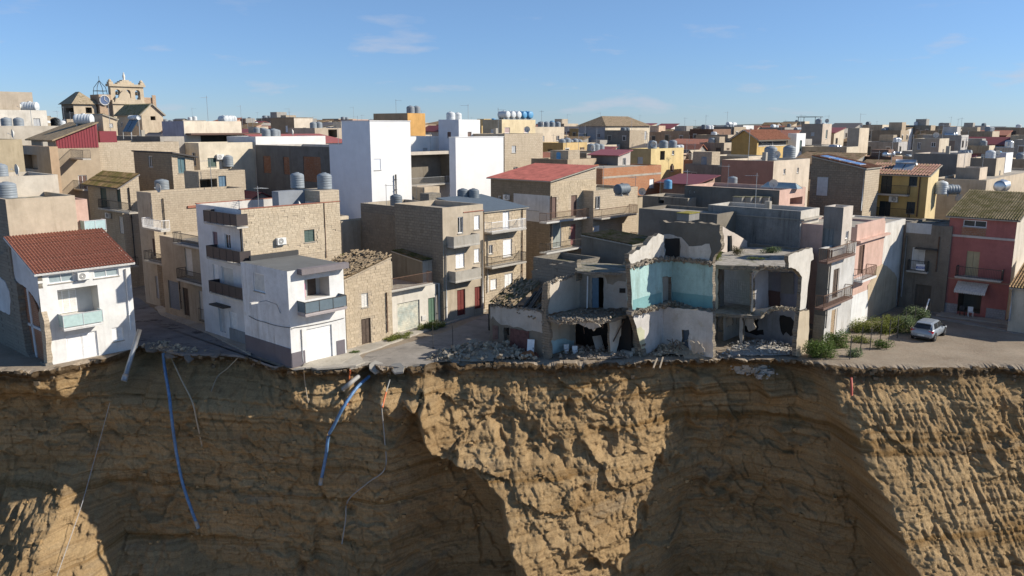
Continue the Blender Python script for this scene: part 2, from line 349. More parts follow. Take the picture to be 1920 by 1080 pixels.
def cliff_mat():
    m, t, b = newmat('cliff_sand'); g = nn(t, 'ShaderNodeNewGeometry'); P = g.outputs['Position']
    def mp(s): q = nn(t, 'ShaderNodeMapping', {'Scale': s}); t.links.new(P, q.inputs[0]); return q.outputs[0]
    c = mixc(t, ramp(t, noise(t, mp((.12,.12,.5)), 1.0, 7, .6), .36, .64), (.54,.365,.19,1), (.70,.505,.285,1))
    band = noise(t, mp((.03,.03,1.4)), 1.0, 6, .62)
    c = mixc(t, ramp(t, band, .53, .66), c, (.40,.25,.11,1))
    cr = nn(t, 'ShaderNodeMath', {1: .55}, operation='MULTIPLY'); t.links.new(ramp(t, noise(t, mp((.10,.10,.55)), 1.7, 6, .6), .58, .70), cr.inputs[0])
    c = mixc(t, cr.outputs[0], c, (.42,.345,.25,1))
    sx = nn(t, 'ShaderNodeSeparateXYZ'); t.links.new(P, sx.inputs[0])
    nz = noise(t, mp((.5,.5,.8)), 1.0, 5); ad = nn(t, 'ShaderNodeMath', {1: 2.0}, operation='MULTIPLY_ADD'); t.links.new(nz, ad.inputs[0]); t.links.new(sx.outputs[2], ad.inputs[2])
    soil = mixc(t, ramp(t, noise(t, mp((1.2,1.2,1.2)), 1.5, 6, .7), .4, .7), (.15,.10,.055,1), (.31,.235,.155,1))
    c = mixc(t, ramp(t, ad.outputs[0], -.3, .55), c, soil)
    cb2 = nn(t, 'ShaderNodeMath', {1: .30}, operation='MULTIPLY'); t.links.new(ramp(t, ad.outputs[0], -7.2, -6.4), cb2.inputs[0])
    fine = noise(t, mp((1,1,.6)), 7, 10, .82); c = mixc(t, ramp(t, fine, .30, .66), mixc(t, 1.0, c, (.60,.56,.50,1), 'MULTIPLY'), c)
    lam = noise(t, mp((.12,.12,5.5)), 1.0, 7, .7); lf = nn(t, 'ShaderNodeMath', {1: .55}, operation='MULTIPLY'); t.links.new(ramp(t, lam, .50, .60), lf.inputs[0]); c = mixc(t, lf.outputs[0], c, mixc(t, 1.0, c, (.62,.58,.54,1), 'MULTIPLY'))
    crk = noise(t, mp((1.2,1.2,.5)), 1.6, 8, .74); lk = nn(t, 'ShaderNodeMath', {1: .5}, operation='MULTIPLY'); t.links.new(ramp(t, crk, .60, .70), lk.inputs[0]); c = mixc(t, lk.outputs[0], c, mixc(t, 1.0, c, (.55,.50,.45,1), 'MULTIPLY'))
    t.links.new(c, b.inputs['Base Color']); b.inputs['Roughness'].default_value = 1; b.inputs['Specular IOR Level'].default_value = .08
    hh = nn(t, 'ShaderNodeMath', operation='ADD'); t.links.new(fine, hh.inputs[0]); t.links.new(noise(t, mp((1.6,1.6,1.3)), 6.5, 10, .82), hh.inputs[1])
    bump(t, b, hh.outputs[0], 1.0, .22); return m
def ground_mat():
    m, t, b = newmat('packed_gravel'); g = nn(t, 'ShaderNodeNewGeometry'); P = g.outputs['Position']
    n1 = noise(t, P, .22, 6); n2 = noise(t, P, 5, 6, .75); n3 = noise(t, P, 1.3, 5)
    c = mixc(t, ramp(t, n1, .35, .65), (.25,.20,.15,1), (.40,.335,.26,1)); c = mixc(t, ramp(t, n3, .45, .75), c, (.33,.285,.225,1))
    c = mixc(t, ramp(t, n2, .3, .7), mixc(t, 1.0, c, (.7,.68,.66,1), 'MULTIPLY'), c)
    t.links.new(c, b.inputs['Base Color']); b.inputs['Roughness'].default_value = 1; b.inputs['Specular IOR Level'].default_value = .1
    bump(t, b, n2, .7, .05); return m
def asphalt_mat(c=(.105,.10,.10), key='worn_asphalt', patch=(.05,.048,.05)):
    m, t, b = newmat(key); g = nn(t, 'ShaderNodeNewGeometry'); P = g.outputs['Position']
    n1 = noise(t, P, .5, 7, .65); n2 = noise(t, P, 12, 4, .7)
    q = nn(t, 'ShaderNodeMapping', {'Scale': (.5,.8,1), 'Rotation': (0,0,R(45))}); t.links.new(P, q.inputs[0])
    col = mixc(t, ramp(t, n1, .3, .7), c4(c, .8), c4(c, 1.35)); col = mixc(t, ramp(t, noise(t, q.outputs[0], .8, 6, .7), .56, .62), col, c4(patch))
    col = mixc(t, ramp(t, n2, .3, .7), mixc(t, 1.0, col, (.7,.7,.7,1), 'MULTIPLY'), col)
    t.links.new(col, b.inputs['Base Color']); b.inputs['Roughness'].default_value = .9; b.inputs['Specular IOR Level'].default_value = .25
    bump(t, b, n2, .5, .02); return m
def build_ground():
    ys = list(np.concatenate([np.linspace(0,1,11)**1.7*6, [8,12,18,26,34,44,56,70,86,104,126,150,180,220,270,330,400,500,650,900,1500,3000,7000]]))
    xs = np.concatenate([[-9000,-4000,-1500,-700,-350,-200], XS, [200,350,700,1500,4000,9000]])
    verts = []; ey = edge_y(xs); ez = edge_z(xs)
    for dy in ys:
        for i, x in enumerate(xs):
            y = ey[i]+dy; verts.append((x, y, terrain(x, y) if y > 84 else float(ez[i])*max(0.0, 1-dy/.55)))
    n = len(xs); faces = [(j*n+i, j*n+i+1, (j+1)*n+i+1, (j+1)*n+i) for j in range(len(ys)-1) for i in range(n-1)]
    me = bpy.data.meshes.new('ground'); me.from_pydata(verts, [], faces); me.materials.append(ground_mat()); me.update()
    tag(link(bpy.data.objects.new('ground', me)), kind='structure')
build_cliff(); build_ground()
def patch(name, poly, mat, z=.004, kind='structure', c=P0, thick=0.0, sub=True):
    """a sheet laid on the ground whose outline was measured in the photograph"""
    pts = [G(*cv(c, *p), z) for p in poly]; out = []
    for i, p in enumerate(pts):
        q = pts[(i+1) % len(pts)]; k = max(1, int((q-p).length/.5))
        for j in range(k):
            w_ = p.lerp(q, j/k)
            if j: w_ = w_+Vector((random.uniform(-.06,.06), random.uniform(-.06,.06), 0))
            ed = float(edge_y(w_.x))+.02-.18*random.random()
            if w_.y < ed: w_.y = ed
            out.append(w_)
    mb = MB(); mb.face([(p.x, p.y, z) for p in out])
    if thick:
        mb.face([(p.x, p.y, z-thick) for p in reversed(out)])
        for i in range(len(out)):
            p, q = out[i], out[(i+1) % len(out)]; mb.face([(p.x,p.y,z-thick),(q.x,q.y,z-thick),(q.x,q.y,z),(p.x,p.y,z)])
    return tag(mb.build(name, mat), kind=kind)
ASPH = asphalt_mat((.20,.195,.195), patch=(.075,.072,.075)); ASPH2 = asphalt_mat((.28,.255,.225), 'dusty_asphalt', (.19,.175,.16)); CONC = plaster((.40,.37,.32), .5, key='concrete'); KERB = plaster((.30,.285,.26), .5, key='kerb_stone')
patch('road', [(262,655),(300,661),(345,668),(452,668),(520,690),(470,664),(392,625),(300,588),(262,560),(240,535),(205,500),(160,470),(140,470),(200,540),(250,600)], ASPH, thick=.16)
patch('road', [(652,695),(700,684),(760,690),(860,678),(925,640),(990,600),(1075,548),(1180,480),(1130,480),(1040,530),(915,588),(850,617),(740,650),(690,662)], ASPH2, thick=.16)
patch('pavement', [(548,694),(652,692),(690,684),(672,664),(738,641),(832,608),(912,582),(905,576),(830,600),(732,628),(650,656),(600,673)], CONC, .12, thick=.12)
patch('pavement', [(470,664),(392,625),(300,588),(290,575),(301,573),(393,613),(468,649)], CONC, .12, thick=.12)
patch('road', [(1730,572),(1960,607),(2100,630),(2400,690),(2400,760),(2000,640),(1800,598),(1715,588)], ASPH2)
patch('pavement', [(1755,590),(1880,606),(2000,628),(2000,622),(1885,601),(1765,584)], CONC, .12, thick=.12)
patch('kerb', [(1745,592),(1830,606),(1920,624),(2000,640),(2000,643),(1920,627.5),(1830,609.5),(1745,595)], KERB, .10, thick=.1)
patch('ramp_slab', [(560,692),(640,682),(668,664),(650,657),(576,677)], plaster((.46,.42,.35), .5, key='concrete_apron'), .135, thick=.1)
# distant ridge beyond the town
def hills():
    verts = []; faces = []; n = 160
    for i in range(n):
        x = -6500+13000*i/(n-1); h = 22+14*math.sin(i*.13+1.0)+8*math.sin(i*.37)+12*mnoise.noise((i*.11, 3.1, 0))
        if x < 1200: h *= max(.25, 1-(1200-x)/4000)
        for (y, z) in ((5200, -40), (5900, h*.75-4), (6500, h), (7600, -60)): verts.append((x, y, z))
    for i in range(n-1):
        for k in range(3): faces.append((i*4+k, i*4+4+k, i*4+5+k, i*4+1+k))
    me = bpy.data.meshes.new('hills'); me.from_pydata(verts, [], faces); me.materials.append(simple((.13,.15,.13), 1, 'hill_scrub', var=.3, sc=.004)); me.update()
    tag(link(bpy.data.objects.new('hills', me)), kind='structure')
hills()
# ================================================================== BUILDINGS
FOOT = []           # footprints of measured houses (for the generated rows behind)
WHITE=(.72,.72,.71); OFFW=(.70,.69,.66); CREAM=(.66,.56,.42); BEIGE=(.50,.42,.32); TAN=(.44,.35,.245); GREYC=(.30,.285,.26)
ROOFC = plaster((.36,.33,.285), .6, key='roof_screed')
STN = stone((.60,.505,.385),(.52,.43,.32),(.44,.365,.275))
STN2 = stone((.55,.46,.345),(.47,.385,.285),(.38,.315,.24), .40, .22, key='sandstone_rubble')
DSTN = stone((.30,.27,.225),(.235,.21,.175),(.17,.15,.125), .5, .26, key='shade_dark_stone')  # stone darkened for walls turned from the sun: shade in the colour
BRICK = stone((.40,.20,.12),(.33,.155,.09),(.38,.30,.24), .30, .16, key='hollow_brick', dirt=.2)
WHITEP = simple((.78,.78,.78), .5, 'white_paint'); IRON = simple((.05,.047,.045), .6, 'iron'); RUST = simple((.13,.075,.05), .9, 'rusty_iron', var=.35)
GREENS = simple((.045,.085,.075), .6, 'green_shutter'); BROWNS = simple((.13,.075,.06), .6, 'brown_shutter'); REDW = simple((.16,.035,.03), .55, 'red_door'); GREYW = simple((.42,.43,.44), .5, 'grey_shutter')
BLUED = simple((.10,.17,.24), .6, 'blue_door'); WOODD = simple((.085,.06,.045), .7, 'dark_wood', var=.3); PALE = simple((.60,.58,.54), .6, 'pale_shutter')
DARKP = plaster((.05,.047,.043), .3, key='dark_interior'); GALV = simple((.36,.37,.38), .45, 'galvanised', metal=.5); ALU = simple((.62,.63,.64), .4, 'aluminium', metal=.3)
TERRA = simple((.31,.125,.08), .85, 'terracotta', var=.3, sc=5); REDSHEET = simple((.33,.10,.08), .75, 'red_sheet', var=.35, sc=1.2); MAROON = simple((.17,.035,.04), .5, 'maroon_sheet')
def slats(mb, P, u0, u1, z0, z1, d, m=0, n=None):
    n = n or max(4, int((z1-z0)/.13))
    for i in range(n):
        a = z0+(z1-z0)*i/n; b = z0+(z1-z0)*(i+.86)/n
        mb.face([P(u0,a,d), P(u1,a,d), P(u1,b,d-.018), P(u0,b,d-.018)], m)
class Bld:
    def __init__(s, name, label, cat='house', cx=0, by=None, Y=None, zg=None, ty=None, h=None, lx=None, rx=None, a=None, b=None, c=P0, group=None, meas='top', mats=None, foot=True, z0=0.0):
        s.name = name
        if cx is not None and c is not P0: cx, ty = cv(c, cx, ty)
        if by is not None:
            zg = zg or 0.0; p = G(cx, by, zg)
        else:
            q = AY(cx, ty, Y); zg = terrain(q.x, Y) if zg is None else zg; p = Vector((q.x, Y, zg))
        s.p = p; s.zg = zg
        s.h = h if h is not None else AY(cx, ty, p.y).z-zg
        zt = zg+(s.h if meas == 'top' else 0)
        s.a = a if a is not None else s.solve(U2, cv(c, rx, 0)[0], zt); s.b = b if b is not None else s.solve(V2, cv(c, lx, 0)[0], zt)
        s.root = empty(name, p, ROTZ); tag(s.root, label, cat, group)
        s.holes = {'R': [], 'L': []}; s.mats = dict(mats or {}); s.c = c; s.roofspec = None; s.prof = None; s.skip = set(); s.z0 = z0
        if foot: FOOT.append((p.x, p.y, s.a, s.b))
    def solve(s, d, px, z):
        lo, hi = 0.05, 120.0; f = lambda k: proj((s.p.x+d.x*k, s.p.y+d.y*k, z))[0]
        sg = 1 if d.x > 0 else -1
        for _ in range(50):
            mid = (lo+hi)/2
            if (f(mid)-px)*sg < 0: lo = mid
            else: hi = mid
        return lo
    def uv(s, face, px, py, d=0.0):
        r = ray(px, py); n = -V2 if face == 'R' else -U2
        t = (d+(s.p-Vector((0,0,CAM_H))).dot(n))/r.dot(n)
        X = Vector((0,0,CAM_H))+r*t-s.p
        return X.dot(U2 if face == 'R' else V2), X.z
    def P(s, face): return (lambda u, z, d=0.0: (u, -d, z)) if face == 'R' else (lambda u, z, d=0.0: (-d, u, z))
    def rect(s, face, x0, y0, x1, y1, c=None, d=0.0):
        c = c or s.c; x0, y0 = cv(c, x0, y0); x1, y1 = cv(c, x1, y1); xm, ym = (x0+x1)/2, (y0+y1)/2
        ua, _ = s.uv(face, x0, ym, d); ub, _ = s.uv(face, x1, ym, d); _, za = s.uv(face, xm, y1, d); _, zb = s.uv(face, xm, y0, d)
        return min(ua, ub), max(ua, ub), min(za, zb), max(za, zb)
    def op(s, face, x0, y0, x1, y1, kind='shutter', mat=None, c=None, uvz=None, rd=.2, label=None, frame=WHITEP):
        """an opening in a wall and what fills it; x0..y1 as measured in the photograph"""
        u0, u1, z0, z1 = uvz or s.rect(face, x0, y0, x1, y1, c)
        Lf = s.a if face == 'R' else s.b
        u0 = max(u0, .06); u1 = min(u1, Lf-.06); z0 = max(z0, .02+s.z0); z1 = min(z1, s.h-.05)
        if u1-u0 < .12 or z1-z0 < .15: return None
        for (q0, q1, r0, r1, *_x) in s.holes[face]:
            if u0 < q1 and q0 < u1 and z0 < r1 and r0 < z1: return None
        deep = {'void': 2.2, 'loggia': 1.3}.get(kind, rd)
        s.holes[face].append((u0, u1, z0, z1, deep, kind))
        P = s.P(face); g = .004; o = None
        def panel(mb, ua, ub, za, zb, d0, d1, m=0):
            p0, p1 = P(ua, za, d0), P(ub, zb, d1); mb.box(min(p0[0],p1[0]), min(p0[1],p1[1]), za, max(p0[0],p1[0]), max(p0[1],p1[1]), zb, m)
        def framed(nm, w, fm, d=-.07):
            mb = MB(); panel(mb, u0+g, u0+w, z0+g, z1-g, d-.08, d); panel(mb, u1-w, u1-g, z0+g, z1-g, d-.08, d); panel(mb, u0+w+g, u1-w-g, z1-w, z1-g, d-.08, d)
            if nm == 'window': panel(mb, u0+w+g, u1-w-g, z0+g, z0+w, d-.08, d)
            return mb.build(nm, fm, s.root)
        w = min(.07, (u1-u0)*.12)
        if kind in ('shutter', 'glass', 'blind'):
            o = framed('window', w, frame if kind != 'shutter' else (mat or GREYW))
            um = (u0+u1)/2
            if kind == 'glass':
                for (a_, b_) in ((u0+w, um-.025), (um+.025, u1-w)):
                    mb = MB(); panel(mb, a_, b_, z0+w, z1-w, -.14, -.12); mb.build('pane', mat or glass(), o)
                mb = MB(); panel(mb, um-.025, um+.025, z0+w, z1-w, -.15, -.08); mb.build('mullion', frame, o)
            else:
                for (a_, b_) in ((u0+w, um-.012), (um+.012, u1-w)):
                    mb = MB(); slats(mb, P, a_, b_, z0+w, z1-w*.5, -.09); panel(mb, a_, b_, z0+w, z1-w*.5, -.16, -.13); mb.build('shutter', mat or GREYW, o)
            if z0 > .6+s.z0:
                mb = MB(); panel(mb, u0-.06, u1+.06, z0-.07, z0-.003, -.12, .06); mb.build('sill', CONC, o)
        elif kind in ('door', 'balcony_door'):
            o = framed('door', w, mat or WOODD); um = (u0+u1)/2
            for (a_, b_) in ((u0+w, um-.01), (um+.01, u1-w)):
                mb = MB(); panel(mb, a_, b_, z0+.02, z1-w, -.16, -.12)
                zz = (z1-z0)
                for (fa, fb) in ((.06,.36),(.42,.92)): panel(mb, a_+.07, b_-.07, z0+zz*fa, z0+zz*fb, -.119, -.10)
                mb.build('door_leaf', mat or WOODD, o)
        elif kind in ('garage', 'roller'):
            mb = MB(); n = max(5, int((z1-z0)/.16))
            for i in range(n):
                a_ = z0+(z1-z0-g)*i/n; b_ = z0+(z1-z0-g)*(i+.93)/n; panel(mb, u0+g, u1-g, a_, b_, -.16, -.11+(.01 if i % 2 and kind == 'roller' else 0))
            panel(mb, u0+g, u1-g, z0+g, z1-g, -.18, -.165)
            o = mb.build('garage_door', mat or WHITEP, s.root)
        elif kind == 'bricked':
            o = s.blocks(face, u0+.01, u1-.01, z0+.01, z1-.01, .36, .2, 'brick_infill', mat or block_mat((.46,.35,.24), by_object=False), proud=-.06, thick=.1)
        if o is not None and label: o['label'] = label
        return o
    def blocks(s, face, u0, u1, z0, z1, bw, bh, name, mat, proud=.03, thick=.06, holes=(), rows=None, ztop=None):
        mb = MB(); P = s.P(face); n = max(1, round((z1-z0)/bh)); hh = (z1-z0)/n
        for j in range(n):
            u = u0-(random.random()*.5*bw); za, zb = z0+j*hh+.005, z0+(j+1)*hh-.005
            while u < u1-.03:
                w_ = bw*random.uniform(.75, 1.3); a_, b_ = max(u, u0)+.005, min(u+w_, u1)-.005; u += w_
                if b_-a_ < .04: continue
                if ztop and zb > min(ztop(a_), ztop(b_)): continue
                if any(a_ < q1+.03 and q0-.03 < b_ and za < r1+.02 and r0-.02 < zb for (q0,q1,r0,r1,*_) in holes): continue
                d = proud+random.uniform(-.010, .008); k = .008
                f = [P(a_+k*random.random(),za+k*random.random(),d), P(b_-k*random.random(),za+k*random.random(),d), P(b_-k*random.random(),zb-k*random.random(),d), P(a_+k*random.random(),zb-k*random.random(),d)]
                g_ = [P(a_,za,d-thick), P(b_,za,d-thick), P(b_,zb,d-thick), P(a_,zb,d-thick)]; t = random.random()*.999
                mb.face(f, 0, t)
                for i in range(4): mb.face([f[i], g_[i], g_[(i+1)%4], f[(i+1)%4]], 0, t)
        o = mb.build(name, mat, s.root)
        if o: o['kind'] = 'stuff'
        return o
    def balcony(s, face, x0, x1, y, d=1.0, rail='iron', mat=None, slab=None, h=1.0, c=None, th=.16, uvz=None, label=None, bars=.13):
        """x0, x1, y: where the outer lower edge of the slab runs in the photograph"""
        if uvz: u0, u1, z = uvz
        else:
            c = c or s.c; (xa, ya), (xb, yb) = cv(c, x0, y), cv(c, x1, y)
            ua, za = s.uv(face, xa, ya, d); ub, zb = s.uv(face, xb, yb, d); xm = (xa+xb)/2
            u0, u1 = min(ua, ub), max(ua, ub); z = s.uv(face, xm, ya, d)[1]
        P = s.P(face); slab = slab or plaster((.52,.49,.44), .5, key='balcony_concrete'); mb = MB()
        def bx(mb, ua, ub, da, db, za, zb, m=0):
            p0, p1 = P(ua, za, da), P(ub, zb, db); mb.box(min(p0[0],p1[0]), min(p0[1],p1[1]), za, max(p0[0],p1[0]), max(p0[1],p1[1]), zb, m)
        bx(mb, u0, u1, .003, d, z, z+th); bx(mb, u0-.03, u1+.03, d-.06, d+.03, z+th*.45, z+th+.015)
        o = mb.build('balcony', slab, s.root)
        if label: o['label'] = label
        zt = z+th
        mb = MB(); mat = mat or IRON
        if rail == 'iron':
            for (pa, pb) in (((u0+.03,d-.05),(u1-.03,d-.05)), ((u0+.03,.02),(u0+.03,d-.05)), ((u1-.03,.02),(u1-.03,d-.05))):
                A, B = Vector(P(pa[0],0,pa[1])), Vector(P(pb[0],0,pb[1])); ln = (B-A).length; n = max(2, int(ln/bars))
                for zz, ww in ((zt+h,.045),(zt+.1,.03)): mb.bar(A+Vector((0,0,zz)), B+Vector((0,0,zz)), ww)
                for i in range(n+1):
                    q = A.lerp(B, i/n); mb.bar(q+Vector((0,0,zt)), q+Vector((0,0,zt+h)), .035 if i in (0,n) else .018)
            mb.build('railing', mat, o)
        elif rail in ('solid', 'panel', 'glass'):
            t_ = .12 if rail == 'solid' else .03; z_ = zt+.003 if rail == 'solid' else zt+.08
            bx(mb, u0, u1, d-t_, d, z_, zt+h); bx(mb, u0, u0+t_, .01, d-t_-.003, z_, zt+h); bx(mb, u1-t_, u1, .01, d-t_-.003, z_, zt+h)
            pn = mb.build('parapet' if rail == 'solid' else 'railing_panel', mat, o)
            if rail != 'solid':
                mb = MB(); n = max(2, int((u1-u0)/1.0))
                for i in range(n+1): uu = u0+(u1-u0)*i/n; bx(mb, uu-.02, uu+.02, d-.005, d+.02, zt, zt+h+.02)
                bx(mb, u0-.02, u1+.02, d-.045, d+.02, zt+h, zt+h+.05)
                for uu in (u0, u1): bx(mb, uu-.015, uu+.015, .01, d-.05, zt+h, zt+h+.05)
                mb.build('railing', ALU if rail == 'glass' else IRON, o)
        return o, u0, u1, z
    def box(s, name, mat, face, u0, u1, z0, z1, d0, d1, parent=None, label=None):
        P = s.P(face); mb = MB(); p0, p1 = P(u0, z0, d0), P(u1, z1, d1)
        mb.box(min(p0[0],p1[0]), min(p0[1],p1[1]), z0, max(p0[0],p1[0]), max(p0[1],p1[1]), z1); o = mb.build(name, mat, parent or s.root)
        if label: o['label'] = label
        return o
    def boxpx(s, name, mat, face, x0, y0, x1, y1, d0, d1, c=None, label=None):
        u0, u1, z0, z1 = s.rect(face, x0, y0, x1, y1, c, d1); return s.box(name, mat, face, u0, u1, z0, z1, d0, d1, label=label)
    def ac(s, face, x, y, c=None, size=.8):
        c = c or s.c; u, z = s.uv(face, *cv(c, x, y), .35); P = s.P(face)
        o = s.box('air_conditioner', simple((.72,.72,.70), .5, 'ac_casing'), face, u-size/2, u+size/2, z-size*.34, z+size*.34, .06, .36)
        mb = MB(); r = size*.27; ctr = Vector(P(u-size*.12, z, .363)); tx = Vector(P(1,0,0))-Vector(P(0,0,0))
        for i in range(3):
            rr = r*(1-i*.3); mb.tube([ctr+(tx*math.cos(k*.3927)+Vector((0,0,1))*math.sin(k*.3927))*rr for k in range(17)], .018, 4, cap=False)
        mb.build('fan_grille', IRON, o)
        mb = MB(); mb.tube([ctr-Vector(P(0,0,1))*.004+Vector(P(0,0,0)), Vector(P(u-size*.12, z, .361))], .001, 4)
        b_ = s.box('bracket', GALV, face, u-size/2, u+size/2, z-size*.34-.06, z-size*.34-.004, .003, .30, parent=o)
        return o
    def pipe(s, face, x, y0, y1, mat=None, c=None, r=.05, name='drainpipe', d=.1):
        c = c or s.c; ua, za = s.uv(face, *cv(c, x, y0), d); P = s.P(face); zb = s.uv(face, *cv(c, x, y1), d)[1]
        Lf = s.a if face == 'R' else s.b; ua = min(max(ua, .08), Lf-.08); za = min(za, s.h-.02)
        mb = MB(); mb.tube([P(ua, zb, d), P(ua, za, d)], r, 8); o = mb.build(name, mat or GALV, s.root, smooth=True)
        mb = MB()
        n = max(2, int((za-zb)/2))
        for i in range(n): z = zb+(za-zb)*(i+.5)/n; p0 = Vector(P(ua-r*1.3, z, .002)); p1 = Vector(P(ua+r*1.3, z+.04, d+r*1.2)); mb.box(min(p0.x,p1.x), min(p0.y,p1.y), z, max(p0.x,p1.x), max(p0.y,p1.y), z+.04)
        mb.build('clip', mat or GALV, o)['kind'] = 'stuff'; return o
    # ---- roofs
    def flat(s, par=.5, mat=None, cap=None, th=.22): s.roofspec = ('flat', par, mat or ROOFC, cap, th); return s
    def pitched(s, kind, rise, cover='tiles', mat=None, ov=.3, th=.12, edge=None): s.roofspec = (kind, rise, cover, mat or TERRA, ov, th, edge); return s
    def ztop(s, x, y):
        rs = s.roofspec
        if rs[0] == 'flat': return s.h
        k, r = rs[0], rs[1]
        if k == 'monoY': return s.h+r*y/s.b
        if k == 'monoX': return s.h+r*x/s.a
        if k == 'gableX': return s.h+r*(1-abs(2*y/s.b-1))     # ridge along x
        if k == 'gableY': return s.h+r*(1-abs(2*x/s.a-1))
        return s.h
    def finish(s):
        a, b, h = s.a, s.b, s.h
        if s.roofspec is None: s.flat()
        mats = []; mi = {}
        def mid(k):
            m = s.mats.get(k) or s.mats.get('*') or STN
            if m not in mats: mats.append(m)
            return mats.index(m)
        mb = MB(); z0 = s.z0
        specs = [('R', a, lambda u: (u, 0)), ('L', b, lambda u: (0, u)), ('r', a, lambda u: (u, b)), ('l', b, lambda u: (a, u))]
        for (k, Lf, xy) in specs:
            if k in s.skip: continue
            m = mid(k); hl = s.holes.get(k, [])
            cuts = [0, Lf]+([Lf/2] if s.roofspec[0].startswith('gable') else [])
            prof = [(u, s.ztop(*xy(u))) for u in sorted(cuts)]; hm = min(z for _, z in prof)
            if k in 'RL': P = s.P(k)
            else: P = (lambda u, z, d=0.0: (u, b+d, z)) if k == 'r' else (lambda u, z, d=0.0: (a+d, u, z))
            us = sorted(set([0, Lf]+[q for hh in hl for q in hh[:2]])); zs = sorted(set([z0, hm]+[q for hh in hl for q in hh[2:4]]))
            for i in range(len(us)-1):
                for j in range(len(zs)-1):
                    uc, zc = (us[i]+us[i+1])/2, (zs[j]+zs[j+1])/2
                    if any(q[0] < uc < q[1] and q[2] < zc < q[3] for q in hl): continue
                    mb.face([P(us[i],zs[j]), P(us[i+1],zs[j]), P(us[i+1],zs[j+1]), P(us[i],zs[j+1])], m)
            if max(z for _, z in prof) > hm+1e-4:
                mb.face([P(prof[-1][0], hm), P(prof[0][0], hm)][::-1]+[P(u, z) for u, z in reversed(prof) if z > hm+1e-4], m)
            for (u0,u1,q0,q1,dp,kind) in hl:
                mm = m
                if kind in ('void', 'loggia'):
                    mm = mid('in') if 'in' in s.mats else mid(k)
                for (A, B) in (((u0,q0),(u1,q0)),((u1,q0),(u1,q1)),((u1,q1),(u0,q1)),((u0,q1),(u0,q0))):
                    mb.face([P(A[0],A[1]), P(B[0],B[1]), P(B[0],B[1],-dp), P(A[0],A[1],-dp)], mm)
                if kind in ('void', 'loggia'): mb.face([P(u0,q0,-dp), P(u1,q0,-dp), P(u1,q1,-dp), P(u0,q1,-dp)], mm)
        rs = s.roofspec
        if rs[0] == 'flat':
            _, par, rm, cap, th = rs; par = min(par, h*.5)
            if par > .02:
                m = mid('par') if 'par' in s.mats else mid('R'); q = th
                o_ = [(0,0),(a,0),(a,b),(0,b)]; i_ = [(q,q),(a-q,q),(a-q,b-q),(q,b-q)]
                mc = mid('cap') if 'cap' in s.mats else m
                for k in range(4):
                    k2 = (k+1) % 4; mb.face([(*o_[k],h),(*o_[k2],h),(*i_[k2],h),(*i_[k],h)], mc)
                    mb.face([(*i_[k],h),(*i_[k2],h),(*i_[k2],h-par),(*i_[k],h-par)], m)
            s.wall = mb.build('wall', mats, s.root)
            rb = MB(); q = th if par > .02 else 0
            rb.face([(q,q,h-par),(a-q,q,h-par),(a-q,b-q,h-par),(q,b-q,h-par)]); s.roof = rb.build('roof', rm, s.root); s.zroof = s.zg+h-par
            if cap:
                cb = MB(); e = .06
                cb.box(-e,-e,h+.003,a+e,th,h+.08); cb.box(-e,b-th,h+.003,a+e,b+e,h+.08); cb.box(-e,th+.003,h+.003,th,b-th-.003,h+.08); cb.box(a-th,th+.003,h+.003,a+e,b-th-.003,h+.08)
                cb.build('coping', cap, s.root)
        else:
            kind, rise, cover, rm, ov, th, edge = rs; s.wall = mb.build('wall', mats, s.root); s.roof = None
            def plane(o, e, up):      # eave origin, eave vector, up-slope vector
                rb = MB(); o, e, up = Vector(o), Vector(e), Vector(up); n = e.cross(up).normalized(); n = n if n.z > 0 else -n
                o = o+n*.03
                c_ = [o, o+e, o+e+up, o+up]
                rb.face(c_); rb.face([p+n*th for p in reversed(c_)])
                for i in range(4): rb.face([c_[i], c_[(i+1)%4], c_[(i+1)%4]+n*th, c_[i]+n*th])
                sl = rb.build('roof', edge or CONC, s.root)
                if cover in ('tiles', 'corr'):
                    tb = MB(); sheet(tb, o+n*(th+.006), e, up, n, cover, s.p.y); t_ = tb.build('roof_tiles' if cover == 'tiles' else 'roof_sheet', rm, sl)
                    t_['kind'] = 'stuff'
                else: sl.data.materials.clear(); sl.data.materials.append(rm)
                s.roof = sl
            if kind == 'monoY':
                sl = rise/b; 
                if rise >= 0: plane((-ov,-ov,h-sl*ov), (a+2*ov,0,0), (0,b+ov*1.2,sl*(b+ov*1.2)))
                else: plane((-ov,b+ov,h+rise+sl*ov), (a+2*ov,0,0), (0,-(b+ov*1.2),-sl*(b+ov*1.2)))
            elif kind == 'monoX':
                sl = rise/a
                if rise >= 0: plane((-ov,-ov,h-sl*ov), (0,b+2*ov,0), (a+ov*1.2,0,sl*(a+ov*1.2)))
                else: plane((a+ov,-ov,h+rise+sl*ov), (0,b+2*ov,0), (-(a+ov*1.2),0,-sl*(a+ov*1.2)))
            elif kind == 'gableX':
                sl = 2*rise/b; plane((-ov,-ov,h-sl*ov), (a+2*ov,0,0), (0,b/2+ov,sl*(b/2+ov))); plane((-ov,b+ov,h-sl*ov), (a+2*ov,0,0), (0,-b/2-ov,sl*(b/2+ov)))
            elif kind == 'hip':
                rb = MB(); e0, e1, f0, f1 = -ov, a+ov, -ov, b+ov; m_ = min(a, b)/2; zt_ = h+rise; zb_ = h-.02
                r0, r1 = ((m_, b/2, zt_), (a-m_, b/2, zt_)) if a >= b else ((a/2, m_, zt_), (a/2, b-m_, zt_)); c_ = [(e0,f0,zb_),(e1,f0,zb_),(e1,f1,zb_),(e0,f1,zb_)]
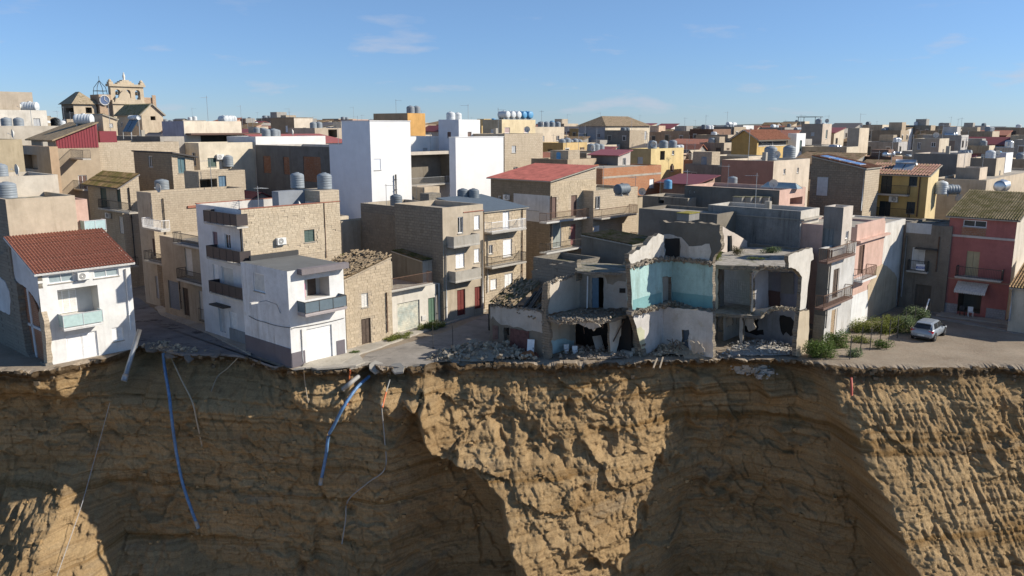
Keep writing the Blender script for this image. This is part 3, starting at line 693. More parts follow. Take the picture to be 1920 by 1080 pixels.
                if a >= b: rb.face([c_[0],c_[1],r1,r0]); rb.face([c_[1],c_[2],r1]); rb.face([c_[2],c_[3],r0,r1]); rb.face([c_[3],c_[0],r0])
                else: rb.face([c_[0],c_[1],r0]); rb.face([c_[1],c_[2],r1,r0]); rb.face([c_[2],c_[3],r1]); rb.face([c_[3],c_[0],r0,r1])
                rb.face(list(reversed(c_))); s.roof = rb.build('roof', rm, s.root)
            elif kind == 'gableY':
                sl = 2*rise/a; plane((-ov,-ov,h-sl*ov), (0,b+2*ov,0), (a/2+ov,0,sl*(a/2+ov))); plane((a+ov,-ov,h-sl*ov), (0,b+2*ov,0), (-a/2-ov,0,sl*(a/2+ov)))
            s.zroof = s.zg+h
        return s
def sheet(mb, o, e, up, n, cover, dist=60):
    """rows of curved tiles (or a corrugated sheet) as real relief"""
    le, lu = e.length, up.length; ed, ud = e/le, up/lu
    pitch = (.22 if dist < 90 else .3) if cover == 'tiles' else .25
    nc = max(2, int(le/pitch)); seg = 4 if dist < 100 else 2; amp = .095 if cover == 'tiles' else .045
    nr = max(1, int(lu/(.42 if dist < 80 else .9))) if cover == 'tiles' and dist < 110 else 1
    for r in range(nr):
        jit = random.uniform(-.01, .01)
        a, b = ud*(lu*r/nr), ud*(lu*(r+1.12)/nr if r < nr-1 else lu); lift0, lift1 = .035 if cover == 'tiles' else 0, 0.0
        n0 = len(mb.v); N = nc*seg+1
        for k in range(N):
            x = ed*(le*k/(N-1)); hh = amp*(.5+.5*math.cos(2*math.pi*k/seg)) if seg == 4 else amp*(k % 2)
            mb.v.append(tuple(o+x+a+n*(hh+lift0+jit))); mb.v.append(tuple(o+x+b+n*(hh+lift1+jit)))
        for k in range(N-1):
            q = n0+2*k; mb.f.append((q, q+2, q+3, q+1)); mb.m.append(0); mb.t.append(1.0)
# ------------------------------------------------------------------ water tanks and aerials
TANKC = {'grey': simple((.22,.25,.28), .55, 'grey_tank', var=.1), 'dark': simple((.13,.155,.18), .55, 'dark_tank', var=.1), 'blue': simple((.10,.30,.52), .5, 'blue_tank', var=.1), 'pale': simple((.55,.58,.60), .55, 'pale_tank', var=.1), 'steel': simple((.55,.56,.57), .32, 'steel_tank', metal=.8)}
def _tank_meshes():
    mb = MB(); pr = [(0,.0),(.56,.0),(.6,.04)]
    for i in range(5):
        z = .08+i*.2; pr += [(.60,z),(.60,z+.13),(.588,z+.15),(.588,z+.18)]
    pr += [(.60,1.08),(.58,1.16),(.40,1.29),(.20,1.33)]; mb.lathe(pr, seg=20); up = mb.mesh('tank_shell', [], smooth=True)
    mb = MB(); mb.lathe([(.0,1.38),(.17,1.38),(.19,1.36),(.19,1.31)], seg=14); lid = mb.mesh('lid', [], smooth=False)
    mb = MB(); pr = [(0,-.85),(.30,-.84),(.46,-.78),(.5,-.7)]
    for i in range(5):
        x = -.62+i*.28; pr += [(.5,x),(.5,x+.16),(.485,x+.18),(.485,x+.24)]
    pr += [(.5,.75),(.45,.80),(.3,.85),(0,.86)]; mb.lathe(pr, c=(0,0,.62), seg=18, axis='x'); hz = mb.mesh('tank_shell', [], smooth=True)
    mb = MB()
    for x in (-.5, .5): mb.box(x-.06,-.42,0,x+.06,.42,.2)
    cr = mb.mesh('cradle', []); mb = MB(); mb.lathe([(0,1.17),(.15,1.17),(.16,1.10)], seg=12); hl = mb.mesh('lid', [])
    return up, lid, hz, cr, hl
_tk = _tank_meshes(); _tcache = {}
def tmesh(base, mat):
    k = (base.name, mat.name)
    if k not in _tcache:
        m = base.copy(); m.materials.append(mat); _tcache[k] = m
    return _tcache[k]
def tank(loc, label, kind='up', col='grey', s=1.0, sz=None, rz=0.0, group='water tanks on the roofs', detail=True):
    r = empty('water_tank', loc, rz); r.scale = (s, s, sz or s); tag(r, label, 'water tank', group); m = TANKC[col]
    up, lid, hz, cr, hl = _tk
    if kind == 'up':
        link(bpy.data.objects.new('tank_shell', tmesh(up, m)), r)
        if detail: link(bpy.data.objects.new('lid', tmesh(lid, m)), r)
    else:
        link(bpy.data.objects.new('tank_shell', tmesh(hz, m)), r); link(bpy.data.objects.new('cradle', tmesh(cr, GALV)), r)
        if detail: link(bpy.data.objects.new('lid', tmesh(hl, m)), r)
    return r
def tank_px(bld, px, py, label, kind='up', col='grey', s=1.0, sz=None, rz=None, z=None, group='water tanks on the roofs'):
    """stand a tank on a roof of known height, at a point of it seen in the photograph"""
    p = G(px, py, z if z is not None else bld.zroof); return tank(p, label, kind, col, s, sz, ROTZ if rz is None else rz, group)
def roof_pt(b, px, dv=1.2, dz=0.0):
    """point of a flat roof on the line dv behind its right front, at a column of the photograph"""
    o = b.p+V2*dv; lo, hi = -30.0, 60.0; z = b.zroof+dz
    for _ in range(40):
        m = (lo+hi)/2; q = o+U2*m
        if proj((q.x, q.y, z))[0] < px: lo = m
        else: hi = m
    q = o+U2*min(max(lo, .4), max(b.a-.5, .5)); return Vector((q.x, q.y, z))
ORD = ['leftmost', 'second from left', 'third from left', 'fourth from left', 'fifth from left', 'sixth from left', 'seventh from left', 'eighth from left', 'ninth from left', 'tenth from left']+[w_+' from left' for w_ in 'eleventh twelfth thirteenth fourteenth fifteenth sixteenth seventeenth eighteenth nineteenth twentieth twenty-first twenty-second twenty-third twenty-fourth twenty-fifth twenty-sixth twenty-seventh twenty-eighth twenty-ninth thirtieth'.split()]
def nth(i, n): return 'only' if n == 1 else ('rightmost' if i == n-1 else ORD[i] if i < len(ORD) else 'number %d from left' % (i+1))
def antenna(loc, label, h=3.0, arms=5, rz=0.0, group='television aerials'):
    r = empty('antenna', loc, rz); tag(r, label, 'antenna', group); mb = MB(); mb.tube([(0,0,0),(0,0,h)], .03, 5); mb.build('mast', GALV, r)
    mb = MB(); z = h*.93; mb.bar((-.1,0,z),(1.1,0,z), .03)
    for i in range(arms): x = i*1.1/max(1,arms-1); l = .45-.04*i; mb.bar((x,-l,z),(x,l,z), .02)
    mb.build('aerial_bars', GALV, r); return r
JAGK = 1.0
def vpanel(name, o, dr, poly, thick, mat, parent=None, jag=.05, c=P0, seg=.3, off=0.0, px=True, back=None, kind=None, keep=None):
    """an upright piece of wall in the plane through o along dr, its outline measured in the photograph, with real thickness and a broken edge"""
    o = Vector(o); dr = Vector((dr[0], dr[1], 0)).normalized(); n = Vector((dr.y, -dr.x, 0))
    cp = Vector((0,0,CAM_H))
    if (cp-o).dot(n) < 0: n = -n
    o = o+n*off; pts = []
    for q in poly:
        if px:
            r = ray(*cv(c, *q)); t = (o-cp).dot(n)/r.dot(n); X = cp+r*t-o; pts.append((X.dot(dr), X.z+o.z))
        else: pts.append(q)
    out = []; m_ = len(pts)
    for i in range(m_):
        a, b = Vector(pts[i]), Vector(pts[(i+1) % m_]); k = max(1, int((b-a).length/seg)) if jag else 1
        tn = (b-a).normalized() if (b-a).length > 0 else Vector((1,0)); nm = Vector((-tn.y, tn.x))
        for j in range(k):
            q = a.lerp(b, j/k)
            if j: q = q+nm*random.uniform(-jag, jag)*JAGK+tn*random.uniform(-jag, jag)*.4
            if keep is not None: q.y = max(q.y, keep)
            out.append(q)
    W = lambda q, d: o+dr*q.x+Vector((0,0,q.y-o.z))-n*d
    mb = MB(); fr = [W(q, 0) for q in out]; bk = [W(q, thick*random.uniform(.85,1.15)) for q in out]
    mb.face(fr); mb.face(list(reversed(bk)), 0)
    for i in range(len(out)): j = (i+1) % len(out); mb.face([fr[i], bk[i], bk[j], fr[j]], 1 if isinstance(mat, (list,tuple)) and len(mat) > 1 else 0)
    if parent is not None:
        inv = Vector(parent.location); ca, sa = math.cos(-parent.rotation_euler.z), math.sin(-parent.rotation_euler.z)
        mb.v = [((v[0]-inv.x)*ca-(v[1]-inv.y)*sa, (v[0]-inv.x)*sa+(v[1]-inv.y)*ca, v[2]-inv.z) for v in mb.v]
    ob = mb.build(name, mat, parent)
    if kind: ob['kind'] = kind
    return ob
def rubble(name, label, poly, n, s0, s1, mound=.6, mat=None, cat='rubble', z=0.0, c=P0, seed=1, zfun=None):
    """a heap of broken blocks: nobody could count it, so it is one object"""
    rnd = random.Random(seed); pts = [G(*cv(c, *p), z) for p in poly]; x0, x1 = min(p.x for p in pts), max(p.x for p in pts); y0, y1 = min(p.y for p in pts), max(p.y for p in pts)
    cx, cy = sum(p.x for p in pts)/len(pts), sum(p.y for p in pts)/len(pts)
    def inside(x, y):
        r = False
        for i in range(len(pts)):
            a, b = pts[i], pts[(i+1) % len(pts)]
            if (a.y > y) != (b.y > y) and x < (b.x-a.x)*(y-a.y)/(b.y-a.y)+a.x: r = not r
        return r
    mb = MB(); k = 0
    while k < n:
        x, y = rnd.uniform(x0, x1), rnd.uniform(y0, y1)
        if not inside(x, y): k += .2; continue
        k += 1; e = min(1, max(abs(x-cx)/(x1-x0+.01), abs(y-cy)/(y1-y0+.01))*2); s = s0*(s1/s0)**(rnd.random()**2.2)
        zz = z+mound*(1-e)*rnd.random()**.7*(.75+.5*mnoise.noise((x*.9, y*.9, seed)))
        ax = Vector((rnd.gauss(0,1), rnd.gauss(0,1), rnd.gauss(0,.6))).normalized(); bx = ax.cross(Vector((rnd.gauss(0,1), rnd.gauss(0,1), 1.5))).normalized(); cz = ax.cross(bx)
        f = lambda: rnd.uniform(.55, 1.2); n0 = len(mb.v); t = rnd.random()*.99
        ctr = Vector((x, y, max(zz, z)+s*.3)); A, B, Cc = ax*s*f(), bx*s*.7*f(), cz*s*.5*f()
        for kk in (-1, 1):
            for (i, j) in ((-1,-1),(1,-1),(1,1),(-1,1)): mb.v.append(tuple(ctr+(A*i*rnd.uniform(.6,1)+B*j*rnd.uniform(.6,1)+Cc*kk*rnd.uniform(.6,1))*.5))
        for q in ((0,3,2,1),(4,5,6,7),(0,1,5,4),(1,2,6,5),(2,3,7,6),(3,0,4,7)): mb.f.append(tuple(n0+i for i in q)); mb.m.append(0); mb.t.append(t)
    # the fine fill under the blocks
    g = 10
    for i in range(g):
        for j in range(g):
            q = []
            for (a, b) in ((i,j),(i+1,j),(i+1,j+1),(i,j+1)):
                x, y = x0+(x1-x0)*a/g, y0+(y1-y0)*b/g; e = min(1, max(abs(x-cx)/(x1-x0+.01), abs(y-cy)/(y1-y0+.01))*2.15); q.append((x, y, z-.06+mound*.62*(1-e)*(.8+.6*mnoise.noise((x*1.7, y*1.7, 2.0)))))
            if all(inside(p[0], p[1]) for p in q): mb.face(q, 0, .35)
    o = mb.build(name, mat or block_mat((.42,.37,.305), 'rubble_stone', False)); return tag(o, label, cat, kind='stuff')
# ================================================================== HOUSES ALONG THE BROKEN EDGE
WP = plaster(WHITE, .28, key='white_plaster'); GP = plaster((.60,.61,.63), .3, key='grey_white_plaster'); BP = plaster(BEIGE, .45, key='beige_plaster'); CP = plaster(CREAM, .3, key='cream_plaster')
GRYP = plaster((.34,.31,.265), .55, key='grey_render'); DGRY = plaster((.22,.195,.16), .6, key='dark_render'); PINKP = plaster((.60,.41,.34), .35, key='pink_plaster')
# ---- white house with the red tiled roof, its side torn open
A = Bld('white_house', 'white house with red tiled roof, its left side torn open at the brink', 'house', cx=89, by=686, ty=515, rx=258, b=5.6, meas='base', mats={'*': WP, 'L': GP, 'in': plaster((.62,.60,.56), .2, key='loggia_plaster')})
A.skip.add('L')
A.op('R', 325,408,500,468,'glass',mat=simple((.30,.36,.38),.25,'frosted_pane'),c=C2); A.op('R', 632,378,802,430,'glass',mat=simple((.30,.36,.38),.25,'frosted_pane'),c=C2)
A.op('R', 393,500,668,690,'loggia',c=C2); A.op('R', 450,808,662,985,'door',mat=WHITEP,c=C2); A.op('R', 757,768,832,862,'shutter',mat=WHITEP,c=C2)
u0,u1,z0,z1 = A.rect('R', 405,530,560,690,C2)
ld_ = A.box('balcony_door', WHITEP, 'R', u0+.1, u1, z0+.02, z1, -1.29, -1.2); mbq = MB(); Pq = A.P('R')
for i in range(3): slats(mbq, Pq, u0+.14+i*(u1-u0-.1)/3, u0+.06+(i+1)*(u1-u0-.1)/3, z0+.1, z1-.06, -1.18)
mbq.build('shutter', PALE, ld_)
A.balcony('R', 432,702,775,.95,'glass',mat=simple((.42,.55,.54),.15,'green_glass_panel'),c=C2,h=.95,slab=WP,th=.2)
A.ac('R', 565,424,C2); A.pitched('monoY', 2.1, 'tiles', TERRA, .28, .14, WP)
A.pipe('R', 845,375,795,WHITEP,C2,.06)
A.finish()
SIDE = (0,420,3.857)
oA = A.p
vpanel('side_wall', oA, V2, [(62,118),(268,362),(280,480),(288,612),(262,560),(238,520),(215,490),(188,462),(160,440),(132,424),(108,398),(95,370),(82,330),(70,250)], .3, [GP, DSTN], A.root, .05, SIDE)
vpanel('corner_wall', oA, V2, [(286,606),(300,640),(318,700),(322,760),(334,860),(342,1000),(346,1085),(322,1030),(310,900),(302,800),(288,720),(278,650)], .35, [STN2, STN2], A.root, .06, SIDE)
for poly in ([(137,442),(188,470),(222,720),(170,694)], [(198,482),(232,520),(262,590),(283,650),(285,745),(232,726)], [(172,715),(232,740),(262,960),(192,905)], [(243,750),(305,778),(335,1000),(270,968)]):
    vpanel('brick_panel', oA, V2, poly, .14, BRICK, A.root, .02, SIDE, off=-.35)
for poly in ([(125,425),(137,430),(195,910),(182,905)], [(188,468),(200,476),(268,965),(256,965)], [(150,690),(310,765),(312,785),(152,708)]):
    vpanel('concrete_frame', oA, V2, poly, .3, GP, A.root, .02, SIDE, off=-.28)
vpanel('inner_wall', oA, V2, [(66,150),(268,370),(290,640),(345,1080),(200,1080),(110,420)], .2, DGRY, A.root, .0, SIDE, off=-.62)
# wall of the vanished neighbour on the left
nb = empty('ruined_wall', G(-40,640)); tag(nb, 'dark broken stone wall left of the torn white house', 'wall')
oN = A.p+V2*2.0-U2*.12
vpanel('stone_wall', oN, V2, [(-260,240),(0,220),(40,200),(62,118),(76,250),(95,390),(118,430),(150,690),(192,930),(235,990),(330,1010),(340,1100),(-260,1100)], .5, DSTN, nb, .09, SIDE)
vpanel('plaster_patch', oN, V2, [(-200,340),(0,385),(35,420),(65,490),(75,560),(70,655),(30,640),(0,625),(-200,620)], .05, GP, nb, .05, SIDE, off=.052)
# ---- beige block behind it
B1 = Bld('beige_house', 'large blank beige house wall rising behind the red tiled roof', 'house', cx=10, ty=374, Y=A.p.y+V2.y*5.8, zg=0, rx=140, b=8, mats={'*': BP, 'L': DSTN}).flat(.35, moss_mat((.33,.31,.27), amt=.4, key='mossy_screed')).finish()
tank_px(B1, 14, 372, 'big ribbed grey tank on the beige house at the left edge', s=1.25, sz=1.0)
B0 = Bld('pale_house', 'pale grey rendered wall behind the leftmost grey tank', 'house', cx=-60, ty=334, Y=66, zg=0, rx=108, b=7, mats={'*': plaster((.55,.49,.41), .45, key='pale_render')}).flat(.4).finish()
PK = Bld('pink_annex', 'small pink annex with pale glass balcony beside the beige block', 'annex', cx=137, ty=375, Y=68.5, zg=0, rx=163, b=4, mats={'*': PINKP})
PK.balcony('R', 160, 200, 437, .9, 'glass', mat=simple((.42,.55,.56),.2,'pale_glass_panel'), h=.9); PK.flat(.2).finish()
# ---- white garage house at the brink
H = Bld('garage_house', 'white house with dark plinth and white garage door at the brink', 'house', cx=548, by=690, ty=509, lx=462, rx=650, meas='base', mats={'*': WP, 'L': plaster((.66,.67,.69), .55, key='weathered_white'), 'in': plaster((.55,.53,.50), .3, key='porch_plaster')})
H.op('R', 848,622,1020,850,'garage',mat=WHITEP,c=C4); H.op('R', 832,292,1000,428,'loggia',c=C4); H.op('L', 487,262,560,385,'blind',mat=PALE,c=C4)
u0,u1,z0,z1 = H.rect('R', 920,300,972,425,C4); H.box('balcony_door', WOODD, 'R', u0, u1, z0+.02, z1-.02, -1.29, -1.22)
u0,u1,z0,z1 = H.rect('R', 836,335,850,430,C4); H.box('laundry', simple((.55,.05,.22),.8,'magenta_cloth'), 'R', u0, u1+.05, z0, z1, -.4, -.34, label='magenta cloth hanging in the porch')
H.balcony('R', 838,1118,530,1.0,'panel',mat=simple((.11,.15,.18),.6,'slate_slat_panel'),c=C4,h=.85,slab=plaster((.42,.38,.38), .3, key='mauve_concrete'),th=.2)
u0,u1,z0,z1 = H.rect('R', 826,232,1112,268,C4,d=.5); H.box('roof_fascia', plaster((.21,.19,.20), .2, key='fascia_grey'), 'R', u0-.25, H.a+.1, H.h-.32, H.h+.1, .02, .62)
H.boxpx('plinth', plaster((.155,.14,.155), .2, key='plinth_grey'), 'R', 748,790,838,890, .0, .035, C4); H.boxpx('plinth', plaster((.155,.14,.155), .2, key='plinth_grey'), 'R', 1050,712,1106,810, .0, .035, C4)
H.box('plinth', plaster((.155,.14,.155), .2, key='plinth_grey'), 'L', 0, H.b, 0, 1.45, .0, .035)
H.pipe('R', 810,640,860,GALV,C4,.03,'conduit',.05); H.flat(.0, plaster((.16,.165,.165), .3, key='bitumen_roof')); H.finish()
H.box('roof_edge', plaster((.07,.07,.072), .2, key='dark_parapet'), 'R', H.a*.15, H.a+.15, H.h, H.h+.38, -H.b, -H.b+.25)
def swag(name, label, pts, r=.018, mat=None, sag=.25, cat='cable', n=10):
    out = []
    for i in range(len(pts)-1):
        a, b = Vector(pts[i]), Vector(pts[i+1])
        for k in range(n+(i == len(pts)-2)):
            t = k/n; q = a.lerp(b, t); q.z -= sag*4*t*(1-t); out.append(q)
    mb = MB(); mb.tube(out, r, 5); return tag(mb.build(name, mat or IRON), label, cat)
def wallpt(b, face, x, y, c=P0, d=.06):
    x, y = cv(c, x, y); u, z = b.uv(face, x, y, d); return b.p+(U2*u-V2*d if face == 'R' else V2*u-U2*d)+Vector((0,0,z))
swag('cable', 'thin black cable looped along the white garage house', [wallpt(H,'L',455,548,C4), wallpt(H,'L',560,590,C4), wallpt(H,'L',735,628,C4), wallpt(H,'R',760,628,C4), wallpt(H,'R',1100,562,C4)], .022, sag=.08)
lb = empty('street_lamp', wallpt(H,'L',668,530,C4,.02)); tag(lb, 'small curved street lamp on the shaded side of the garage house', 'street lamp')
mb = MB(); mb.tube([Vector((0,0,0))-U2*.0, -U2*.25+Vector((0,0,.7)), -U2*.9+V2*.3+Vector((0,0,1.05)), -U2*1.5+V2*.5+Vector((0,0,1.0))], .035, 6); mb.build('lamp_arm', GALV, lb, smooth=True)
mb = MB(); mb.obox(-U2*1.75+V2*.58+Vector((0,0,.97)), U2*.28, V2*.12, Vector((0,0,.06))); mb.build('lamp_head', PALE, lb)
# ---- tall stone house with brown balconies
Gh = Bld('stone_house', 'tall tan stone house with three dark brown balconies on its white street side', 'house', cx=468, by=650, ty=393, lx=385, rx=646, meas='base', mats={'*': STN, 'L': plaster((.68,.68,.69), .25, key='street_white')})
BRN = simple((.052,.040,.040), .55, 'brown_panel')
Gh.op('R', 1190,543,1260,625,'shutter',mat=GREENS,c=C3)
for (x0,y0,x1,y1,k,m) in ((1440,345,1475,480,'blind',WHITEP),(1500,365,1575,505,'blind',PALE),(1437,125,1468,215,'shutter',simple((.20,.13,.15),.6,'mauve_shutter')),(1518,140,1556,240,'glass',None),(1555,670,1606,865,'door',WHITEP),(1480,640,1520,800,'door',ALU)): Gh.op('L', x0,y0,x1,y1,k,m,c=C2)
for (x0,x1,y) in ((1380,1600,88),(1400,1622,332),(1418,1640,572)): Gh.balcony('L', x0,x1,y,.95,'panel',BRN,c=C2,h=.95,th=.12)
u0,u1,z0,z1 = Gh.rect('L', 1418,600,1512,650,C2,d=.6); Gh.box('canopy', simple((.05,.05,.05),.7,'canopy'), 'L', u0, u1, z0+.25, z0+.37, .01, .7)
Gh.box('plinth', plaster((.26,.27,.28), .3, key='plinth_tile'), 'L', .1, Gh.b*.42, 0, 1.1, 0, .03)
Gh.pipe('L', 1642,10,880,IRON,C2,.06); Gh.ac('R', 1040,620,C3)
Gh.pipe('R', 1320,300,735,RUST,C3,.035,'conduit',.06)
Gh.flat(1.1, plaster((.40,.37,.33), .5, key='terrace_screed'), th=.25); Gh.mats['par'] = plaster((.62,.60,.57), .35, key='terrace_white'); Gh.finish()
mb = MB(); mb.box(-.05,-.05,Gh.h+.003,Gh.a+.05,.27,Gh.h+.06); mb.box(-.05,Gh.b-.25,Gh.h+.003,Gh.a+.05,Gh.b+.05,Gh.h+.06); mb.build('coping', TERRA, Gh.root)
ua,_ = Gh.uv('R', 600, 375); zt_ = Gh.uv('R', 618, 357)[1]
mb = MB(); mb.box(ua,.0,Gh.h+.065,Gh.a,3.2,zt_); Gtop = mb.build('stair_head', STN, Gh.root)
mb = MB(); mb.box(ua-2.6,2.2,Gh.h-1.1,ua-.01,3.2,zt_-.02); mb.build('stair_wall', plaster((.27,.29,.32), .3, key='blue_grey_render'), Gh.root)
zG = Gh.zg+zt_
tank_px(Gh, 558, 353, 'left grey water tank on top of the tall stone house', s=1.0, sz=1.02, z=zG); tank_px(Gh, 609, 355, 'right grey water tank on top of the tall stone house', s=1.05, sz=1.05, z=zG)
# squared stones of the sunlit gable, each a piece of its own
bm_ = [None]*6; GBM = block_mat((.62,.525,.40))
for i in range(6):
    mb = MB(); k = .012; q = [(k*random.random(),-.022-.012*random.random(),k*random.random()),(1-k*random.random(),-.022-.012*random.random(),k*random.random()),(1-k*random.random(),-.022-.012*random.random(),1-2*k*random.random()),(k*random.random(),-.022-.012*random.random(),1-2*k*random.random())]
    g_ = [(0,.03,0),(1,.03,0),(1,.03,1),(0,.03,1)]; mb.face(q)
    for j in range(4): mb.face([q[j], g_[j], g_[(j+1)%4], q[(j+1)%4]])
    bm_[i] = mb.mesh('stone_block', GBM)
zlow = max(H.h-.3, Gh.uv('R', 480, 505)[1]); rows = 25; hh_ = (Gh.h-.02-zlow)/rows; cnt = 0; holesG = Gh.holes['R']; mbr = MB()
for j in reversed(range(rows)):
    u = -random.random()*.3
    while u < Gh.a-.05:
        w_ = random.choice((.36,.40,.42,.44,.48)); a_, b_ = max(u, 0)+.006, min(u+w_, Gh.a)-.006; u += w_
        za = zlow+j*hh_+.006; zb = zlow+(j+1)*hh_-.006
        if b_-a_ < .1 or any(a_ < q[1]+.08 and q[0]-.08 < b_ and za < q[3]+.03 and q[2]-.08 < zb for q in holesG): continue
        if mnoise.noise((a_*.5, za*.5, 3.3)) > .33 or random.random() < .04: continue      # patches where render still covers the stones
        if cnt < 300:
            o = link(bpy.data.objects.new('stone_block', random.choice(bm_)), Gh.root); o.location = (a_, 0, za); o.scale = (b_-a_, 1, zb-za); cnt += 1
        else:
            mbr.box(a_, -.034-.01*random.random(), za, b_, .02, zb, 0, random.random()*.99)
if mbr.f: mbr.build('lower_stone_blocks', block_mat((.62,.525,.40), by_object=False), Gh.root)['kind'] = 'stuff'
# ---- beige house with iron balconies between the two
Fh = Bld('beige_townhouse', 'low beige house with iron balconies and blue garage door in the left street', 'house', cx=393, by=614, ty=457, lx=311, a=5.5, meas='base', mats={'*': BP, 'L': plaster((.42,.36,.28), .5, key='street_beige')})
for (x0,y0,x1,y1,k,m) in ((1140,460,1208,645,'garage',simple((.17,.20,.25),.5,'blue_grey_door')),(1238,505,1275,690,'door',WOODD),(1348,530,1395,720,'shutter',PALE),(1252,240,1298,420,'shutter',PALE),(1365,260,1400,375,'shutter',PALE)): Fh.op('L', x0,y0,x1,y1,k,m,c=C2)
Fh.balcony('L', 1195,1400,480,.9,'iron',c=C2,h=.95); Fh.balcony('L', 1170,1395,232,.8,'iron',c=C2,h=.95); Fh.ac('L',1375,400,C2,.7); Fh.pipe('L',1208,460,640,IRON,C2,.05); Fh.pipe('L',1405,480,780,IRON,C2,.05)
u0,u1,z0,z1 = Fh.rect('L',1340,650,1400,730,C2,d=.2); mb = MB(); P_ = Fh.P('L')
for i in range(9): mb.bar(P_(u0+(u1-u0)*i/8, z0, .2), P_(u0+(u1-u0)*i/8, z1, .2), .02)
for z_ in (z0, z1): mb.bar(P_(u0,z_,.2), P_(u1,z_,.2), .03); mb.bar(P_(u0,z_,.2), P_(u0,z_,0), .03); mb.bar(P_(u1,z_,.2), P_(u1,z_,0), .03)
mb.build('window_grille', IRON, Fh.root); Fh.flat(.5).finish()
pt = G(338, 437, Fh.zroof)
# ---- stone house further up the street
Eh = Bld('sandstone_house', 'tan sandstone house with round grey tank at the left street corner', 'house', cx=301, by=575, ty=362, lx=274, rx=470, meas='base', mats={'*': STN2, 'L': plaster((.45,.38,.30), .5, key='street_tan'), 'in': DGRY})
Eh.op('L', 155,365,188,505,'blind',GREYW,c=C3); Eh.op('L',168,605,200,720,'shutter',BROWNS,c=C3); Eh.op('L',188,860,232,1010,'door',GREYW,c=C3)
Eh.balcony('L', 95,222,548,.9,'iron',WHITEP,c=C3,h=.9); Eh.balcony('L', 110,235,772,.8,'iron',c=C3,h=.9); Eh.pipe('R', 235,330,840,IRON,C3,.05)
u0,u1,z0,z1 = Eh.rect('R', 400,378,485,394,C3); Eh.box('tile_ledge', TERRA, 'R', u0, u1, z0, z1, .002, .12)
Eh.flat(.5, ROOFC).finish(); tank_px(Eh, 304, 356, 'squat round grey tank on the sandstone corner house', s=1.25, sz=.85, col='grey')
Eu = Bld('roof_room', 'roofless stone rooftop room with open windows on the sandstone house', 'rooftop room', cx=372, ty=322, Y=Eh.p.y+7.0, zg=Eh.zroof, rx=459, b=3.2, mats={'*': STN2, 'in': DGRY}, foot=False)
Eu.op('R', 485,198,602,262,'void',c=C3); Eu.op('R', 612,178,664,262,'door',mat=BLUED,c=C3); Eu.op('R', 366,178,388,262,'void',c=C3); Eu.flat(.9, ROOFC).finish()
# ---- house with the mossy lean-to roof
Cm = Bld('mossy_roof_house', 'stone house with brown mossy sloping roof and green shutters', 'house', cx=243, by=545, ty=352, lx=182, rx=278, meas='base', mats={'*': STN, 'L': STN2})
for (x0,y0,x1,y1,k,m) in ((680,745,720,905,'shutter',GREENS),(790,750,832,905,'shutter',GREENS),(805,960,850,1075,'door',PALE)): Cm.op('L', x0,y0,x1,y1,k,m,c=C1)
Cm.op('R', 960,745,1030,830,'shutter',GREENS,c=C1); Cm.balcony('L', 665,872,925,.9,'iron',c=C1,h=.95); Cm.ac('L',720,950,C1,.8); Cm.balcony('L', 740,885,1285,.8,'iron',c=C1,h=.9); Cm.pipe('R',868,750,1300,IRON,C1,.06)
Cm.pitched('monoX', 1.2, 'tiles', moss_mat((.22,.15,.08), (.10,.085,.03), .6), .35, .12, plaster((.24,.22,.21), .3, key='eave_grey')).finish()
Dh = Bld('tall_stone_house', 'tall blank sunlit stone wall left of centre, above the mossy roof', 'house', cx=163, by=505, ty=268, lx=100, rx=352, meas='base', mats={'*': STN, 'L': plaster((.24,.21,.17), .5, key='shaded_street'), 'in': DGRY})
for (x0,y0,x1,y1) in ((395,595,420,665),(440,585,475,690),(510,640,545,745)): Dh.op('L', x0,y0,x1,y1,'shutter',BROWNS,c=C1)
Dh.op('L',470,475,545,560,'void',c=C1); Dh.balcony('L', 360,560,570,.9,'iron',c=C1); Dh.balcony('L', 395,560,775,.9,'iron',c=C1); Dh.pipe('R',580,570,1000,ALU,C1,.05); Dh.flat(.4, moss_mat((.36,.33,.27), amt=.5, key='mossy_coping')).finish()
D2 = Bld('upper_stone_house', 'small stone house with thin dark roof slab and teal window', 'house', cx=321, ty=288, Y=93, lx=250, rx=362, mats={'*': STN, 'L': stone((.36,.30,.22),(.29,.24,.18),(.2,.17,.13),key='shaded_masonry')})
D2.op('R', 1200,550,1252,665,'glass',mat=simple((.10,.17,.19),.3,'teal_pane'),frame=simple((.14,.2,.2),.5,'teal_frame'),c=C1); D2.op('L', 1003,548,1030,625,'glass',c=C1); D2.pitched('monoX', -.5, 'plain', plaster((.10,.095,.095), .3, key='dark_slab'), .4, .15).finish()
# ---- small old stone house with rubble-tile roof
I_ = Bld('old_cottage', 'old stone cottage with broken tile roof right of the garage house', 'cottage', cx=651, by=657, ty=527, rx=737, b=4.6, meas='base', mats={'*': STN2, 'R': STN2, 'in': DARKP})
I_.op('R', 1216,395,1262,490,'shutter',mat=PALE,c=C4); I_.op('R', 1216,565,1280,738,'door',mat=WOODD,c=C4); I_.pitched('monoX', 1.25, 'tiles', moss_mat((.30,.22,.14), (.13,.105,.06), .35, 'old_tile'), .12, .1, STN2); I_.finish()
I_.blocks('R', 0, I_.a, 0.05, I_.h+1.2, .44, .235, 'stone_blocks', block_mat((.56,.465,.345), by_object=False), .02, .05, I_.holes['R'], ztop=lambda u: I_.h+1.25*u/I_.a-.02)
I_.pipe('R',1385,390,660,RUST,C4,.05)
